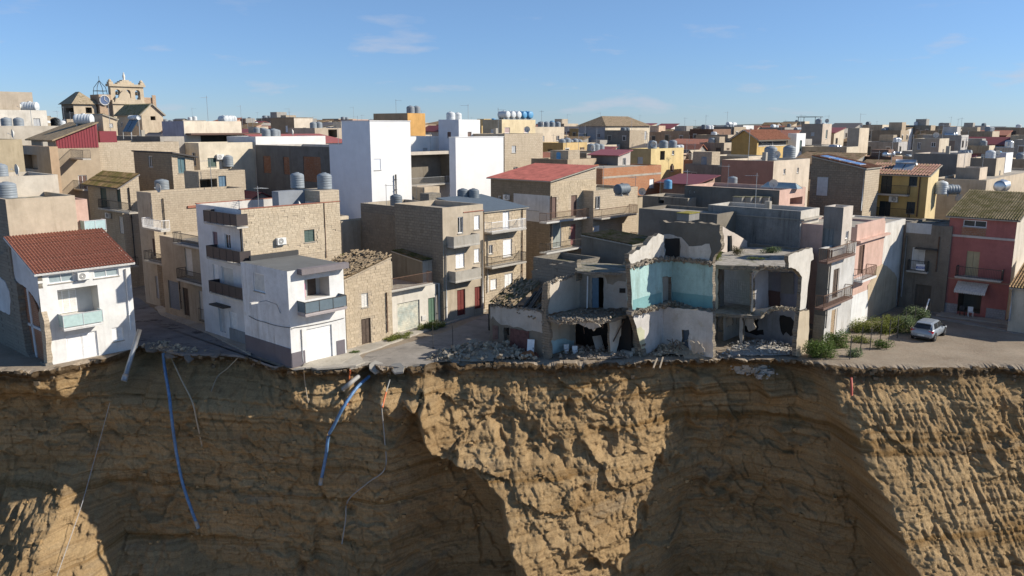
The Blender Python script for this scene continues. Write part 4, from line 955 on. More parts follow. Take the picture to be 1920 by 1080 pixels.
# ---- white shop with roller shutter and terrace
J = Bld('shutter_shop', 'white ground-floor shop with flaking green roller shutter and railed terrace', 'shop', cx=733, by=627, ty=549, rx=826, b=5.5, meas='base', mats={'*': plaster((.66,.62,.55), .35, key='shop_white'), 'L': STN2})
J.op('R', 308,812,458,1015,'roller',mat=moss_mat((.42,.46,.42), (.55,.53,.44), .6, 'flaking_green'),c=C6); J.op('R', 515,785,563,955,'door',mat=simple((.10,.17,.12),.6,'green_door'),c=C6)
J.boxpx('letter_box', PALE, 'R', 474,905,502,938, .0, .08, C6)
J.balcony('R', 262,545,725,.7,'iron',RUST,c=C6,h=1.0); J.pipe('R',572,545,960,IRON,C6,.05); J.flat(.05, ROOFC).finish()
Jb = Bld('terrace_room', 'low rooftop room with mossy sloping roof behind the shop terrace', 'rooftop room', cx=792, ty=492, Y=J.p.y+4.2, zg=J.h, lx=735, rx=826, mats={'*': plaster((.50,.45,.38), .5, key='terrace_render'), 'L': DGRY}, foot=False)
Jb.pitched('monoY', .5, 'tiles', moss_mat((.27,.18,.10), amt=.7), .1, .1).finish()
# ---- three storey house with concrete balconies
K = Bld('concrete_balcony_house', 'three-storey tan house with two solid concrete balconies', 'house', cx=833, by=606, ty=390, lx=745, rx=907, meas='base', mats={'*': plaster((.47,.40,.31), .5, key='tan_render'), 'L': DSTN})
for (x0,y0,x1,y1,k,m) in ((710,730,765,905,'door',REDW),(828,710,872,860,'door',REDW),(700,485,760,585,'blind',WHITEP),(825,455,862,548,'blind',WHITEP),(825,230,862,325,'blind',WHITEP),(714,240,750,350,'glass',None)): K.op('R', x0,y0,x1,y1,k,m,c=C6)
for (x0,x1,y) in ((688,862,440),(700,872,672)):
    K.balcony('R', x0,x1,y,.95,'solid',plaster((.40,.375,.33), .6, key='raw_concrete'),c=C6,h=.85)
K.pipe('R',632,425,935,GALV,C6,.06); K.pipe('R',880,395,860,GALV,C6,.06); K.flat(.5, ROOFC, cap=None, th=.2); K.finish()
K.box('cornice', TERRA, 'R', K.a*.5, K.a+.05, K.h-.62, K.h-.55, .002, .06)
tank_px(K, 868, 377, 'left of two dark grey tanks above the concrete balconies', col='dark', s=.98, sz=.95); tank_px(K, 888, 377, 'right of two dark grey tanks above the concrete balconies', col='dark', s=.98, sz=.95)
# dark stone wings behind it
K2 = Bld('dark_stone_wing', 'dark stone wing with stepped wall left of the concrete balconies', 'house', cx=828, ty=425, Y=74.8, zg=0, lx=748, a=3.0, mats={'*': DSTN}); K2.flat(.25, moss_mat((.25,.17,.10), amt=.7)).finish()
K2.blocks('L', 0.05, K2.b-.05, .3, K2.h-.05, .5, .26, 'stone_blocks', block_mat((.27,.235,.19), by_object=False), .02, .05)
K3 = Bld('dark_stone_block', 'dark stone block with concrete parapet behind the shop', 'house', cx=752, ty=388, Y=81, zg=0, lx=676, rx=835, mats={'*': plaster((.42,.37,.30), .6, key='parapet_render'), 'L': DSTN}); K3.flat(.5).finish()
K3.blocks('L', 0.05, K3.b-.05, 1.0, K3.h-.9, .5, .27, 'stone_blocks', block_mat((.30,.26,.21), by_object=False), .02, .05)
mb = MB(); mb.box(5.2,1.6,K3.h-.5,6.9,3.0,K3.h+.9); mb.build('chimney_block', DSTN, K3.root)
K4 = Bld('ruined_yard', 'low broken stone yard walls with weeds below the dark stone block', 'yard', cx=672, ty=500, Y=67.5, zg=0, lx=633, rx=735, mats={'*': plaster((.42,.37,.29), .6, key='yard_render'), 'L': DSTN}); K4.flat(.6, moss_mat((.25,.21,.15), amt=.6, key='weedy_earth')).finish()
K5 = Bld('lean_to', 'pale low lean-to with stone wall at the foot of the white tower', 'shed', cx=640, ty=415, Y=84, zg=0, lx=628, rx=690, mats={'*': plaster((.48,.42,.33), .6, key='yard_render2')}); K5.flat(.3).finish()
# ---- stone house with grey sheet roof
Lh = Bld('sheet_roof_house', 'stone house with blue-grey sheet roof and two railed balconies', 'house', cx=909, by=581, ty=399, rx=986, b=6.5, meas='base', mats={'*': STN})
for (x0,y0,x1,y1,k,m) in ((1018,205,1062,325,'shutter',WHITEP),(1020,390,1080,510,'shutter',WHITEP),(935,660,978,730,'blind',WHITEP),(1030,622,1085,720,'door',WHITEP),(925,430,950,490,'glass',None)): Lh.op('R', x0,y0,x1,y1,k,m,c=C6)
Lh.balcony('R', 945,1176,342,1.0,'iron',WHITEP,c=C6,h=.95); Lh.balcony('R', 945,1176,572,1.0,'iron',IRON,c=C6,h=.95); Lh.pipe('R',1150,190,690,RUST,C6,.05); Lh.pipe('R',915,360,750,GALV,C6,.05)
Lh.pitched('monoY', .9, 'corr', simple((.17,.205,.235),.5,'blue_grey_sheet'), .2, .08).finish()
Lh.blocks('R', .02, Lh.a-.02, 2.9, Lh.h-.05, .46, .24, 'stone_blocks', block_mat((.58,.485,.36), by_object=False), .02, .05, Lh.holes['R'])
# ---- three-storey stone house with red roof
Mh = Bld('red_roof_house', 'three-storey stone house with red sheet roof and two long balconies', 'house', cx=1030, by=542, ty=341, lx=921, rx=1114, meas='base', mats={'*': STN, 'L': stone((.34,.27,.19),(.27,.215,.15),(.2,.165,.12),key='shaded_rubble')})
for (x0,y0,x1,y1,k,m) in ((492,655,553,808,'shutter',BROWNS),(658,640,700,790,'shutter',BROWNS),(655,850,692,1000,'door',simple((.34,.15,.14),.6,'faded_red_door')),(527,838,588,1020,'blind',simple((.28,.31,.29),.6,'grey_green_blind')),(675,475,712,520,'glass',None)): Mh.op('R', x0,y0,x1,y1,k,m,c=R2)
Mh.op('L', 348,658,424,750,'glass',c=R2); Mh.op('L',128,645,152,690,'glass',c=R2)
Mh.balcony('R', 482,812,826,1.0,'iron',RUST,c=R2,h=.95,slab=plaster((.66,.65,.62),.3,key='white_slab')); Mh.balcony('R', 482,812,1040,1.0,'iron',IRON,c=R2,h=.95,slab=plaster((.62,.61,.58),.3,key='white_slab2'))
Mh.pipe('R',463,650,1050,IRON,R2,.06); Mh.ac('L',185,655,R2,.8); Mh.pitched('monoX', 1.3, 'corr', REDSHEET, .35, .1, CONC).finish()
Mh.blocks('R', .02, Mh.a-.02, 1.0, Mh.h-.05, .46, .24, 'stone_blocks', block_mat((.58,.485,.36), by_object=False), .02, .05, Mh.holes['R'])
u0,u1,z0,z1 = Mh.rect('L', 160,630,440,860,R2); Mh.box('plaster_patch', plaster((.62,.60,.57),.35,key='patch_white'), 'L', .05, u1*.75, z0+.6, z1, .0, .012)
Nh = Bld('terrace_house', 'stone house with weedy roof terrace and dark tank right of the red roof', 'house', cx=1113, ty=358, Y=91, zg=.3, rx=1196, b=6, mats={'*': STN})
Nh.op('R', 832,648,868,740,'glass',c=R2); Nh.op('R',822,860,865,945,'blind',WHITEP,c=R2); Nh.balcony('R', 880,1140,800,1.2,'iron',RUST,c=R2,h=1.0); Nh.balcony('R', 880,1140,1000,1.0,'iron',RUST,c=R2,h=.9); Nh.flat(.3, moss_mat((.33,.3,.25), amt=.5, key='weedy_roof')).finish()
tank_px(Nh, 1166, 367, 'dark lying tank on the terrace right of the red roof', 'flat', 'dark', s=1.15, z=Nh.zroof)
# ================================================================== THE RUINED HOUSES
def along(o, d, px, z):
    """point on the horizontal line through o along d that is seen at column px"""
    lo, hi = -40.0, 60.0; o = Vector(o); sg = 1 if d.x > 0 else -1
    for _ in range(50):
        m = (lo+hi)/2
        if (proj((o.x+d.x*m, o.y+d.y*m, z))[0]-px)*sg < 0: lo = m
        else: hi = m
    return o+d*lo
def zat(o, d, px, py):
    o = Vector((o[0], o[1], 0)); n = Vector((d.y, -d.x, 0)); r = ray(px, py); t = (o-Vector((0,0,CAM_H))).dot(n)/r.dot(n); return CAM_H+r.z*t
def local(parent, mb):
    q = parent.location; mb.v = [(v[0]-q.x, v[1]-q.y, v[2]-q.z) for v in mb.v]; return mb
def hslab(name, poly, z, thick, mat, parent, c=P0, jag=.08, seg=.35, top=None):
    pts = [G(*cv(c, *p), z) for p in poly]; out = []
    for i, p in enumerate(pts):
        q = pts[(i+1) % len(pts)]; k = max(1, int((q-p).length/seg))
        for j in range(k):
            w_ = p.lerp(q, j/k); out.append(w_+Vector((random.uniform(-jag,jag), random.uniform(-jag,jag), 0)) if j else w_)
    mb = MB(); mb.face(out); mb.face([p-Vector((0,0,thick*random.uniform(.8,1.25))) for p in reversed(out)])
    lw = [v for v in mb.v[len(out):]][::-1]
    for i in range(len(out)): j = (i+1) % len(out); mb.face([out[i], lw[i], lw[j], out[j]], 1 if isinstance(mat, list) else 0)
    return local(parent, mb).build(name, mat, parent)
JAGK = 1.9
RUBL = block_mat((.44,.385,.305), 'rubble_stone', False); OLDW = plaster((.58,.55,.50), .8, key='old_white_plaster'); GREYW2 = plaster((.48,.45,.41), .6, key='grey_wash'); CORE = stone((.30,.255,.20),(.24,.205,.16),(.16,.14,.11), .34, .2, key='wall_core', bs=1.0)
TEAL = plaster((.37,.54,.53), .8, key='teal_paint'); TEALD = plaster((.20,.38,.39), .4, key='teal_dado'); LILAC = plaster((.55,.53,.51), .8, key='lilac_wash'); VOID_SHADE = plaster((.03,.028,.027), .3, key='void_shade'); PBLUE = plaster((.45,.60,.62), .3, key='pale_blue_paint'); LEDGE = stone((.33,.29,.24),(.27,.235,.19),(.2,.175,.145), .3, .14, key='broken_floor', bs=1.0)  # the near-black one stands in for the shade of open rooms and holes
# ---- low ruin with fallen tile roof
o1 = G(1018, 669); X1 = empty('collapsed_cottage', o1); tag(X1, 'low ruined cottage with fallen tile roof and grey flaking wall', 'ruin')
vpanel('front_wall', o1, V2, [(70,590),(200,602),(330,615),(450,635),(468,700),(468,980),(212,980),(212,748),(172,748),(172,975),(50,960),(72,800)], .4, [DGRY, CORE], X1, .04, C7)
vpanel('plaster_patch', o1, V2, [(76,598),(200,608),(330,620),(446,642),(452,790),(380,770),(340,775),(300,752),(240,748),(215,735),(150,728),(118,700),(92,665),(78,690)], .03, GREYW2, X1, .05, C7, off=.032)
vpanel('door_leaf', o1, V2, [(216,755),(352,775),(352,935),(216,925)], .05, simple((.13,.06,.055),.8,'faded_red_boards',var=.4), X1, .02, C7, off=.06)
vpanel('shutter', o1, V2, [(90,735),(130,738),(130,830),(92,835)], .05, simple((.16,.10,.09),.8,'old_boards',var=.4), X1, .02, C7, off=.05)
vpanel('inner_wall', o1, V2, [(60,580),(470,600),(470,980),(60,960)], .3, VOID_SHADE, X1, .0, C7, off=-3.2)
zb1 = zat(o1, V2, *cv(C7, 440, 640)); pl = along(o1, V2, cv(C7,72,0)[0], zb1-.3); pr = along(o1, V2, cv(C7,250,0)[0], zb1-.2)
mb = MB(); e_ = (pl-pr); o_ = Vector((pr.x, pr.y, zb1-.1)); up_ = U2*3.4+Vector((0,0,1.5)); nn_ = e_.cross(up_).normalized(); nn_ = nn_ if nn_.z > 0 else -nn_
sheet(mb, o_+nn_*.1, e_, up_, nn_, 'tiles'); local(X1, mb).build('roof_tiles', moss_mat((.24,.18,.11), (.13,.12,.05), .55, 'ruin_tile'), X1)['kind'] = 'stuff'
tb_ = simple((.10,.085,.07), .9, 'weathered_timber', var=.4)
for i in range(9):
    t = i/8; a = o_+(-e_)*(.1+t*.95)+Vector((0,0,.0)); mb = MB(); q = a+U2*random.uniform(2.4,3.3)+Vector((0,0,random.uniform(.9,1.7)))+V2*random.uniform(-.5,.5); a = a+U2*random.uniform(.1,.5)-Vector((0,0,random.uniform(.0,.7))); mb.bar(a, q, .16); local(X1, mb).build('timber_beam', tb_, X1)
vpanel('back_wall', o1+U2*4.0, V2, [(370,338),(450,310),(520,295),(610,280),(705,258),(712,400),(480,470),(380,600)], .5, DSTN, X1, .08, C7)
# ---- two-storey ruin with blue door
X2 = empty('blue_door_ruin', o1-V2*.05); tag(X2, 'torn-open two-storey ruin with a blue door upstairs and debris-filled room below', 'ruin')
o2 = o1-V2*.06
zf = zat(o2, U2, *cv(C7, 475, 668)); c2 = along(o2, U2, cv(C7, 722, 0)[0], zf+1)
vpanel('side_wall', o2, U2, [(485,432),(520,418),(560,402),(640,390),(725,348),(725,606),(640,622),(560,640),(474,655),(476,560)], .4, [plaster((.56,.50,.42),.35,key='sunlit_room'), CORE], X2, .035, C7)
vpanel('side_wall', o2, U2, [(500,690),(692,690),(692,966),(503,966),(490,800)], .4, [plaster((.50,.44,.36),.4,key='lower_room'), CORE], X2, .03, C7)
vpanel('dado', o2, U2, [(506,850),(560,835),(600,828),(680,842),(684,950),(508,962)], .02, PBLUE, X2, .04, C7, off=.022)
vpanel('wall_end', o2+V2*.42, V2, [(455,436),(490,430),(488,560),(478,660),(500,760),(504,975),(455,975),(448,760),(462,640)], .3, CORE, X2, .05, C7, off=.3)
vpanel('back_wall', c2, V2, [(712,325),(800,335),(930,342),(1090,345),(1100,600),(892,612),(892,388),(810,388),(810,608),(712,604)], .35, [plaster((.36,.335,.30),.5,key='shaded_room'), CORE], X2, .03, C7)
vpanel('door_leaf', c2, V2, [(812,390),(856,392),(856,606),(812,606)], .06, BLUED, X2, 0, C7, off=.03)
vpanel('door_void', c2, V2, [(800,380),(900,380),(900,615),(800,615)], .1, VOID_SHADE, X2, 0, C7, off=-1.2)
vpanel('render_patch', c2, V2, [(895,350),(1078,352),(1076,420),(1000,412),(960,440),(920,430)], .02, DGRY, X2, .04, C7, off=.022)
vpanel('wall_vent', c2, V2, [(1008,465),(1050,465),(1050,498),(1008,498)], .05, VOID_SHADE, X2, 0, C7, off=.03)
vpanel('lower_back_wall', c2, V2, [(690,690),(1090,680),(1090,960),(690,960)], .3, VOID_SHADE, X2, 0, C7, off=-.3)
hslab('floor_slab', [(468,678),(560,700),(700,698),(850,700),(945,690),(1060,655),(1090,600),(900,590),(722,596)], zf, .24, [moss_mat((.30,.27,.22), amt=.35, key='littered_floor'), LEDGE], X2, C7, .12)
hslab('roof_slab', [(690,272),(920,285),(1085,300),(1090,355),(930,352),(700,340)], zat(c2, V2, *cv(C7, 800, 330))+.1, .2, [moss_mat((.26,.24,.20), amt=.4, key='roof_crust'), LEDGE], X2, C7, .1)
o2b = G(*cv(C7, 945, 962)); vpanel('partition', o2b, U2, [(934,690),(1000,678),(1058,672),(1062,760),(1010,820),(985,940),(945,962),(936,800)], .2, [plaster((.58,.54,.47),.35,key='stair_wall_plaster'), CORE], X2, .03, C7)
for i in range(5):
    p = G(*cv(C7, 1010+i*14, 955-i*3)); q = U2*.9*i*.3; mb = MB(); mb.obox(p+U2*(.5+i*.28)-V2*.3+Vector((0,0,.18+i*.2)), U2*.22, V2*.45, Vector((0,0,.19+.02*i))); local(X2, mb).build('stair_step', CONC, X2)
mb = MB(); mb.bar(wallpt_ := G(*cv(C7,965,850),1.2), G(*cv(C7,1040,700),2.7), .06); local(X2, mb).build('handrail', WOODD, X2)
mb = MB(); mb.tube([zz_ := c2+Vector((0,0,zf+.1))-V2*.9-U2*.2, zz_+Vector((0,0,2.6))], .06, 8); local(X2, mb).build('drainpipe', WHITEP, X2)
# ---- ruin with the teal room
o3 = G(*cv(C8, 168, 962)); X3 = empty('teal_room_ruin', o3); tag(X3, 'ruin cut open to show a teal painted upper room', 'ruin')
zf3 = zat(o3, U2, *cv(C8, 95, 668)); c3 = along(o3, U2, cv(C8, 362, 0)[0], zf3+1.5); c3b = along(o3, U2, cv(C8, 296, 0)[0], 1.0)
vpanel('teal_wall', o3, U2, [(75,372),(150,340),(300,318),(366,316),(366,606),(356,606),(356,428),(296,428),(296,620),(200,645),(92,668),(88,520)], .4, [TEAL, CORE], X3, .025, C8)
vpanel('teal_wall', c3, V2, [(360,316),(500,335),(634,348),(636,650),(540,655),(450,640),(360,606)], .4, [TEAL, CORE], X3, .025, C8)
vpanel('dado', o3, U2, [(98,585),(200,556),(290,534),(290,618),(200,640),(96,662)], .01, TEALD, X3, .01, C8, off=.012); vpanel('dado', c3, V2, [(362,530),(500,545),(632,560),(632,645),(540,648),(450,636),(362,602)], .01, TEALD, X3, .01, C8, off=.012)
vpanel('door_leaf', o3, U2, [(297,430),(335,430),(335,612),(297,616)], .06, plaster((.33,.31,.28),.4,key='door_grey'), X3, 0, C8, off=-.15); vpanel('door_void', o3, U2, [(285,420),(370,420),(370,620),(285,620)], .1, VOID_SHADE, X3, 0, C8, off=-.9)
vpanel('upper_wall', o3, U2, [(72,275),(140,248),(200,195),(268,135),(306,150),(306,300),(160,338),(80,368)], .4, [OLDW, CORE], X3, .06, C8)
vpanel('gable_wall', c3, V2, [(296,160),(272,52),(420,60),(560,66),(684,76),(690,240),(640,300),(630,345),(366,318),(300,312)], .5, [plaster((.15,.14,.12),.6,key='black_weathered_render'), CORE], X3, .05, C8)
vpanel('plaster_patch', c3, V2, [(470,222),(560,218),(612,205),(625,260),(606,330),(480,312),(466,270)], .03, OLDW, X3, .05, C8, off=.032); vpanel('plaster_patch', c3, V2, [(280,150),(340,140),(420,160),(470,215),(475,305),(412,305),(412,168),(312,168),(312,300),(280,290)], .03, GREYW2, X3, .05, C8, off=.034)
vpanel('niche_shade', c3, V2, [(314,170),(410,170),(410,300),(314,300)], .02, VOID_SHADE, X3, .01, C8, off=.024)  # flat black sheet paints the shade of a recess that is not modelled
vpanel('lower_wall', o3, U2, [(98,688),(200,655),(300,632),(300,880),(178,962),(166,962),(150,870),(125,790)], .4, [LILAC, CORE], X3, .03, C8); vpanel('plaster_patch', o3, U2, [(122,780),(150,765),(176,790),(176,955),(160,940)], .02, plaster((.50,.50,.36),.4,key='yellowed_plaster'), X3, .03, C8, off=.022)
vpanel('lower_wall', c3b, V2, [(294,634),(420,642),(634,668),(636,975),(474,940),(474,785),(426,785),(426,925),(294,890)], .4, [LILAC, CORE], X3, .03, C8)
vpanel('door_leaf', c3b, V2, [(420,780),(480,780),(480,950),(420,950)], .08, simple((.075,.10,.135),.6,'dark_blue_door'), X3, 0, C8, off=-.25)
vpanel('floor_edge', o3, U2, [(90,664),(200,640),(300,612),(366,596),(366,622),(300,638),(200,664),(94,696)], .5, [LEDGE, LEDGE], X3, .09, C8, off=.3, seg=.16); vpanel('floor_edge', c3, V2, [(362,596),(450,622),(540,645),(640,645),(640,678),(540,676),(450,650),(362,624)], .5, [LEDGE, LEDGE], X3, .10, C8, off=.25, seg=.16)
vpanel('floor_edge', o3, U2, [(80,345),(180,318),(300,298),(366,296),(366,322),(300,324),(180,340),(80,372)], .4, [LEDGE, LEDGE], X3, .08, C8, off=.18, seg=.16); vpanel('floor_edge', c3, V2, [(362,296),(500,312),(640,326),(640,356),(500,340),(362,322)], .4, [LEDGE, LEDGE], X3, .08, C8, off=.18, seg=.16)
vpanel('broken_wall_end', o3+V2*.25, V2, [(40,280),(72,268),(90,300),(78,420),(98,560),(100,690),(135,800),(172,965),(110,965),(95,860),(60,740),(40,690),(70,600),(52,440)], .5, CORE, X3, .08, C8, off=.35, seg=.2)
# ---- ruin with the weedy roof terrace
o4 = G(*cv(C8, 1216, 967)); X4 = empty('terrace_ruin', o4); tag(X4, 'ruin with weedy roof terrace over open rooms, right of the teal room', 'ruin')
zr = zat(o4, V2, *cv(C8, 900, 350)); zm = zat(o4, V2, *cv(C8, 800, 668))
TER = moss_mat((.37,.34,.30), amt=.25, key='terrace_floor')
hslab('roof_slab', [(640,345),(760,352),(1000,358),(1148,364),(1305,262),(1290,240),(880,228),(700,270)], zr, .34, [TER, LEDGE], X4, C8, .10)
vpanel('terrace_parapet', G(*cv(C8,1290,258),zr), V2, [(880,203),(1290,240),(1290,290),(880,262)], .2, [plaster((.25,.23,.19),.6,key='parapet_shade'), CONC], X4, .02, C8)
vpanel('right_wall', o4, U2, [(1146,288),(1200,262),(1308,233),(1316,310),(1298,322),(1280,470),(1262,640),(1222,655),(1232,520),(1238,430),(1215,395),(1180,372),(1148,368)], .3, [plaster((.58,.55,.50),.4,key='terrace_wall'), CORE], X4, .03, C8)
vpanel('right_wall', o4, U2, [(1222,664),(1285,652),(1285,800),(1268,945),(1217,968),(1196,962),(1206,800)], .35, [plaster((.50,.42,.31),.4,key='ochre_pier'), CORE], X4, .03, C8)
vpanel('stair_wall', G(*cv(C8,690,270),zr), U2, [(682,76),(770,128),(868,186),(870,262),(768,272),(764,150),(734,150),(734,262),(684,258)], .25, [plaster((.55,.48,.42),.35,key='pinkish_render'), CORE], X4, .02, C8)
for poly, nm in (([(632,350),(668,352),(672,520),(668,660),(634,655)],'pier'), ([(634,668),(655,668),(655,968),(634,968)],'pier'), ([(818,700),(838,690),(832,960),(816,960)],'pier'), ([(892,400),(906,395),(905,665),(892,665)],'pier')):
    vpanel(nm, o4, V2, poly, .35, [plaster((.48,.46,.43),.45,key='pier_plaster'), CORE], X4, .035, C8)
vpanel('arch_spandrel', o4, V2, [(904,362),(1000,362),(975,380),(945,392),(925,410),(908,440)], .25, GREYW2, X4, .02, C8)
vpanel('lintel', o4, V2, [(1130,355),(1185,366),(1228,400),(1238,440),(1215,430),(1180,395),(1130,380)], .25, CORE, X4, .03, C8)
bk = o4+U2*3.0
vpanel('upper_back_wall', bk, V2, [(640,340),(910,340),(910,680),(640,680)], .2, plaster((.48,.47,.46),.45,key='bath_back'), X4, 0, C8); vpanel('upper_back_wall', bk, V2, [(902,340),(1260,330),(1250,660),(902,680)], .2, plaster((.17,.17,.20),.4,key='dim_lilac'), X4, 0, C8, off=-.3)
vpanel('low_paint', bk, V2, [(902,510),(1090,530),(1090,640),(902,660)], .02, plaster((.10,.06,.055),.4,key='maroon_dado'), X4, .02, C8, off=-.27)
wd = vpanel('window', bk, V2, [(1095,400),(1180,402),(1180,545),(1095,540)], .06, simple((.13,.12,.11),.6,'window_grey'), X4, 0, C8, off=-.2)
vpanel('partition', along(o4, V2, cv(C8,898,0)[0], 4.0), U2, [(898,400),(1010,352),(1010,640),(898,668)], .15, [plaster((.40,.40,.42),.4,key='partition_shade'), CORE], X4, .02, C8)
vpanel('partition', along(o4, V2, cv(C8,650,0)[0], 4.0), U2, [(655,400),(712,372),(712,640),(655,660)], .15, [plaster((.30,.29,.28),.4,key='partition_dark'), CORE], X4, .02, C8)
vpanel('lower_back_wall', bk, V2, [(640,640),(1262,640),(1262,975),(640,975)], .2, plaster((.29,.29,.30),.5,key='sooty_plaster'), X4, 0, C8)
for poly in ([(862,690),(905,680),(945,720),(935,790),(975,785),(980,820),(930,825),(890,810),(855,800)], [(1088,690),(1160,700),(1205,740),(1200,800),(1160,830),(1130,800),(1110,825),(1090,770)], [(700,770),(735,780),(745,800),(715,812)]):
    vpanel('hole_shade', bk, V2, poly, .02, VOID_SHADE, X4, .05, C8, off=.022)  # black sheets on the plaster stand for the dark of unmodelled holes
hslab('floor_slab', [(640,672),(760,682),(890,690),(905,690),(960,690),(1050,640),(1130,640),(1262,645),(1262,600),(900,600),(700,600)], zm, .26, [moss_mat((.33,.31,.28), amt=.2, key='dusty_floor'), LEDGE], X4, C8, .1)
vpanel('fallen_slab', o4+U2*.4, V2, [(905,655),(1000,640),(1050,628),(960,690),(925,720)], .2, [plaster((.45,.42,.38),.4,key='fallen_plaster'), CORE], X4, .03, C8)
vpanel('lower_partition', along(o4, V2, cv(C8,700,0)[0], 1.0), U2, [(708,700),(820,690),(820,900),(708,952)], .15, [plaster((.45,.42,.37),.4,key='lower_partition'), CORE], X4, .03, C8)
# tiled wall of the open bathroom: every tile stands proud of the joint
u_a = proj((0,60,0)); mb = MB(); A0 = Vector((0,0,0)); n_ = Vector((-U2.x,-U2.y,0))
pA = along(bk, V2, cv(C8, 712, 0)[0], zm+.7); pB = along(bk, V2, cv(C8, 890, 0)[0], zm+.7); Lw = (pB-pA).length; dv = (pB-pA).normalized(); nc, nr = 13, 9; sw, sh = Lw/nc, 1.9/nr
for i in range(nc):
    for j in range(nr):
        if random.random() < .03: continue
        c_ = pA+dv*(sw*(i+.5))+n_*.03+Vector((0,0,zm+.15+sh*(j+.5))); mb.obox(c_, dv*(sw*.5-.012), n_*.012, Vector((0,0,sh*.5-.012)), 0, random.uniform(.2,.9))
local(X4, mb).build('wall_tiles', block_mat((.60,.60,.60), 'white_tile', False), X4)['kind'] = 'stuff'
# ---- heaps of rubble
rubble('rubble', 'grey rubble heap in front of the collapsed cottage', [(805,678),(850,655),(925,640),(985,655),(1005,676),(930,678)], 1100, .05, .6, 1.0, RUBL, seed=3)
rubble('rubble', 'rubble heap filling the ground floor below the teal room', [(1208,668),(1235,640),(1290,640),(1340,655),(1345,672),(1270,672)], 1100, .04, .4, 1.7, RUBL, seed=5)
rubble('rubble', 'pale plaster rubble strewn through the terrace ruin', [(1345,672),(1365,648),(1430,635),(1490,650),(1492,668),(1420,671)], 900, .04, .36, .7, block_mat((.50,.475,.44), 'plaster_rubble', False), seed=7)
rubble('rubble', 'splintered debris on the floor of the blue door ruin', [(1025,672),(1075,655),(1140,650),(1180,664),(1178,674),(1100,677)], 700, .04, .4, .9, block_mat((.36,.31,.26), 'mixed_debris', False), seed=9)
rubble('rubble', 'loose stones along the edge of the right street', [(800,676),(815,662),(850,655),(905,660),(900,674)], 320, .07, .5, .5, RUBL, seed=11)
rubble('rubble', 'broken furniture and bricks on the upper floor of the terrace ruin', [(905,640),(1000,600),(1180,600),(1230,632),(1060,645)], 420, .04, .3, .45, block_mat((.34,.30,.27), 'dusty_debris', False), z=zm, c=C8, seed=13)
rubble('rubble', 'bricks and splinters littering the upstairs floor by the blue door', [(500,670),(700,625),(1040,620),(1060,645),(940,680)], 420, .04, .3, .35, block_mat((.30,.26,.21), 'dusty_debris2', False), z=zf, c=C7, seed=15)
rubble('rubble', 'pale rubble lying along the broken street end on the left', [(262,652),(300,640),(345,655),(400,660),(340,664)], 220, .06, .55, .3, RUBL, seed=17)
def leaning(name, label, cat, px, py, w_, h_, t_, mat, tilt=.2, rz=0.0):
    p = G(px, py); r = empty(name, p, rz); tag(r, label, cat); mb = MB(); mb.obox((0,h_*.5*math.sin(tilt),h_*.5*math.cos(tilt)), (w_/2,0,0), (0,t_/2*math.cos(tilt),-t_/2*math.sin(tilt)), (0,h_*.5*math.sin(tilt),h_*.5*math.cos(tilt))); mb.build('panel', mat, r)
    mb = MB(); mb.obox((w_*.38,h_*.5*math.sin(tilt)-t_,h_*.5*math.cos(tilt)), (.02,0,0), (0,.03,0), (0,.0,.07)); mb.build('handle', IRON, r); return r
leaning('loose_door', 'white loose door leaning against the collapsed cottage wall', 'door', 994, 669, .55, 1.35, .06, WHITEP, .28, R(-12))
leaning('loose_door', 'pale fallen door propped inside the debris-filled room', 'door', 1128, 664, .8, 1.5, .06, GREYW2, .5, R(30))
p = G(988,671); bx_ = empty('broken_cabinet', p, R(20)); tag(bx_, 'broken orange-brown cabinet lying before the collapsed cottage', 'cabinet')
mb = MB(); mb.obox((0,0,.2), (.5,0,.1), (0,.3,.0), (-.08,0,.22)); mb.build('case', simple((.27,.11,.04),.7,'orange_wood'), bx_); mb = MB(); mb.obox((.55,-.1,.18), (.3,.05,.02), (-.02,.28,.1), (0,-.01,.03)); mb.build('door_leaf', simple((.15,.06,.04),.7,'brown_wood'), bx_)
for (x, y, n_) in ((1062,664,'left'),(1078,667,'right')):
    t_ = empty('toilet', G(x, y)); tag(t_, f'{n_} white sanitary bowl standing by the pale blue dado', 'toilet'); mb = MB(); mb.lathe([(0,0),(.14,0),(.12,.12),(.2,.32),(.22,.4),(.17,.4),(.1,.25),(0,.22)], seg=14); mb.build('bowl', WHITEP, t_, smooth=True); mb = MB(); mb.box(-.2,.16,.36,.2,.32,.74); mb.build('cistern', WHITEP, t_)
for i,(a,b) in enumerate((((1225,690),(1232,672)),((1237,690),(1243,670)))):
    p, q = AY(a[0],a[1],58.3), AY(b[0],b[1],59.6); mb = MB(); mb.bar(p, q, .09); tag(mb.build('loose_timber', simple((.35,.29,.22),.9,'split_timber')), f'{"left" if i==0 else "right"} split timber sticking out of the edge under the teal room', 'timber')
for i,(x0,y0,x1,y1) in enumerate(((1314,655,1322,612),(1327,660,1331,615),(1290,660,1300,630))):
    p, q = G(x0,y0), AY(x1,y1,G(x0,y0).y+.6); mb = MB(); mb.bar(p, q, .1); tag(mb.build('loose_timber', tb_), f'{("middle","right","left")[i]} charred timber leaning in the room below the teal wall', 'timber')

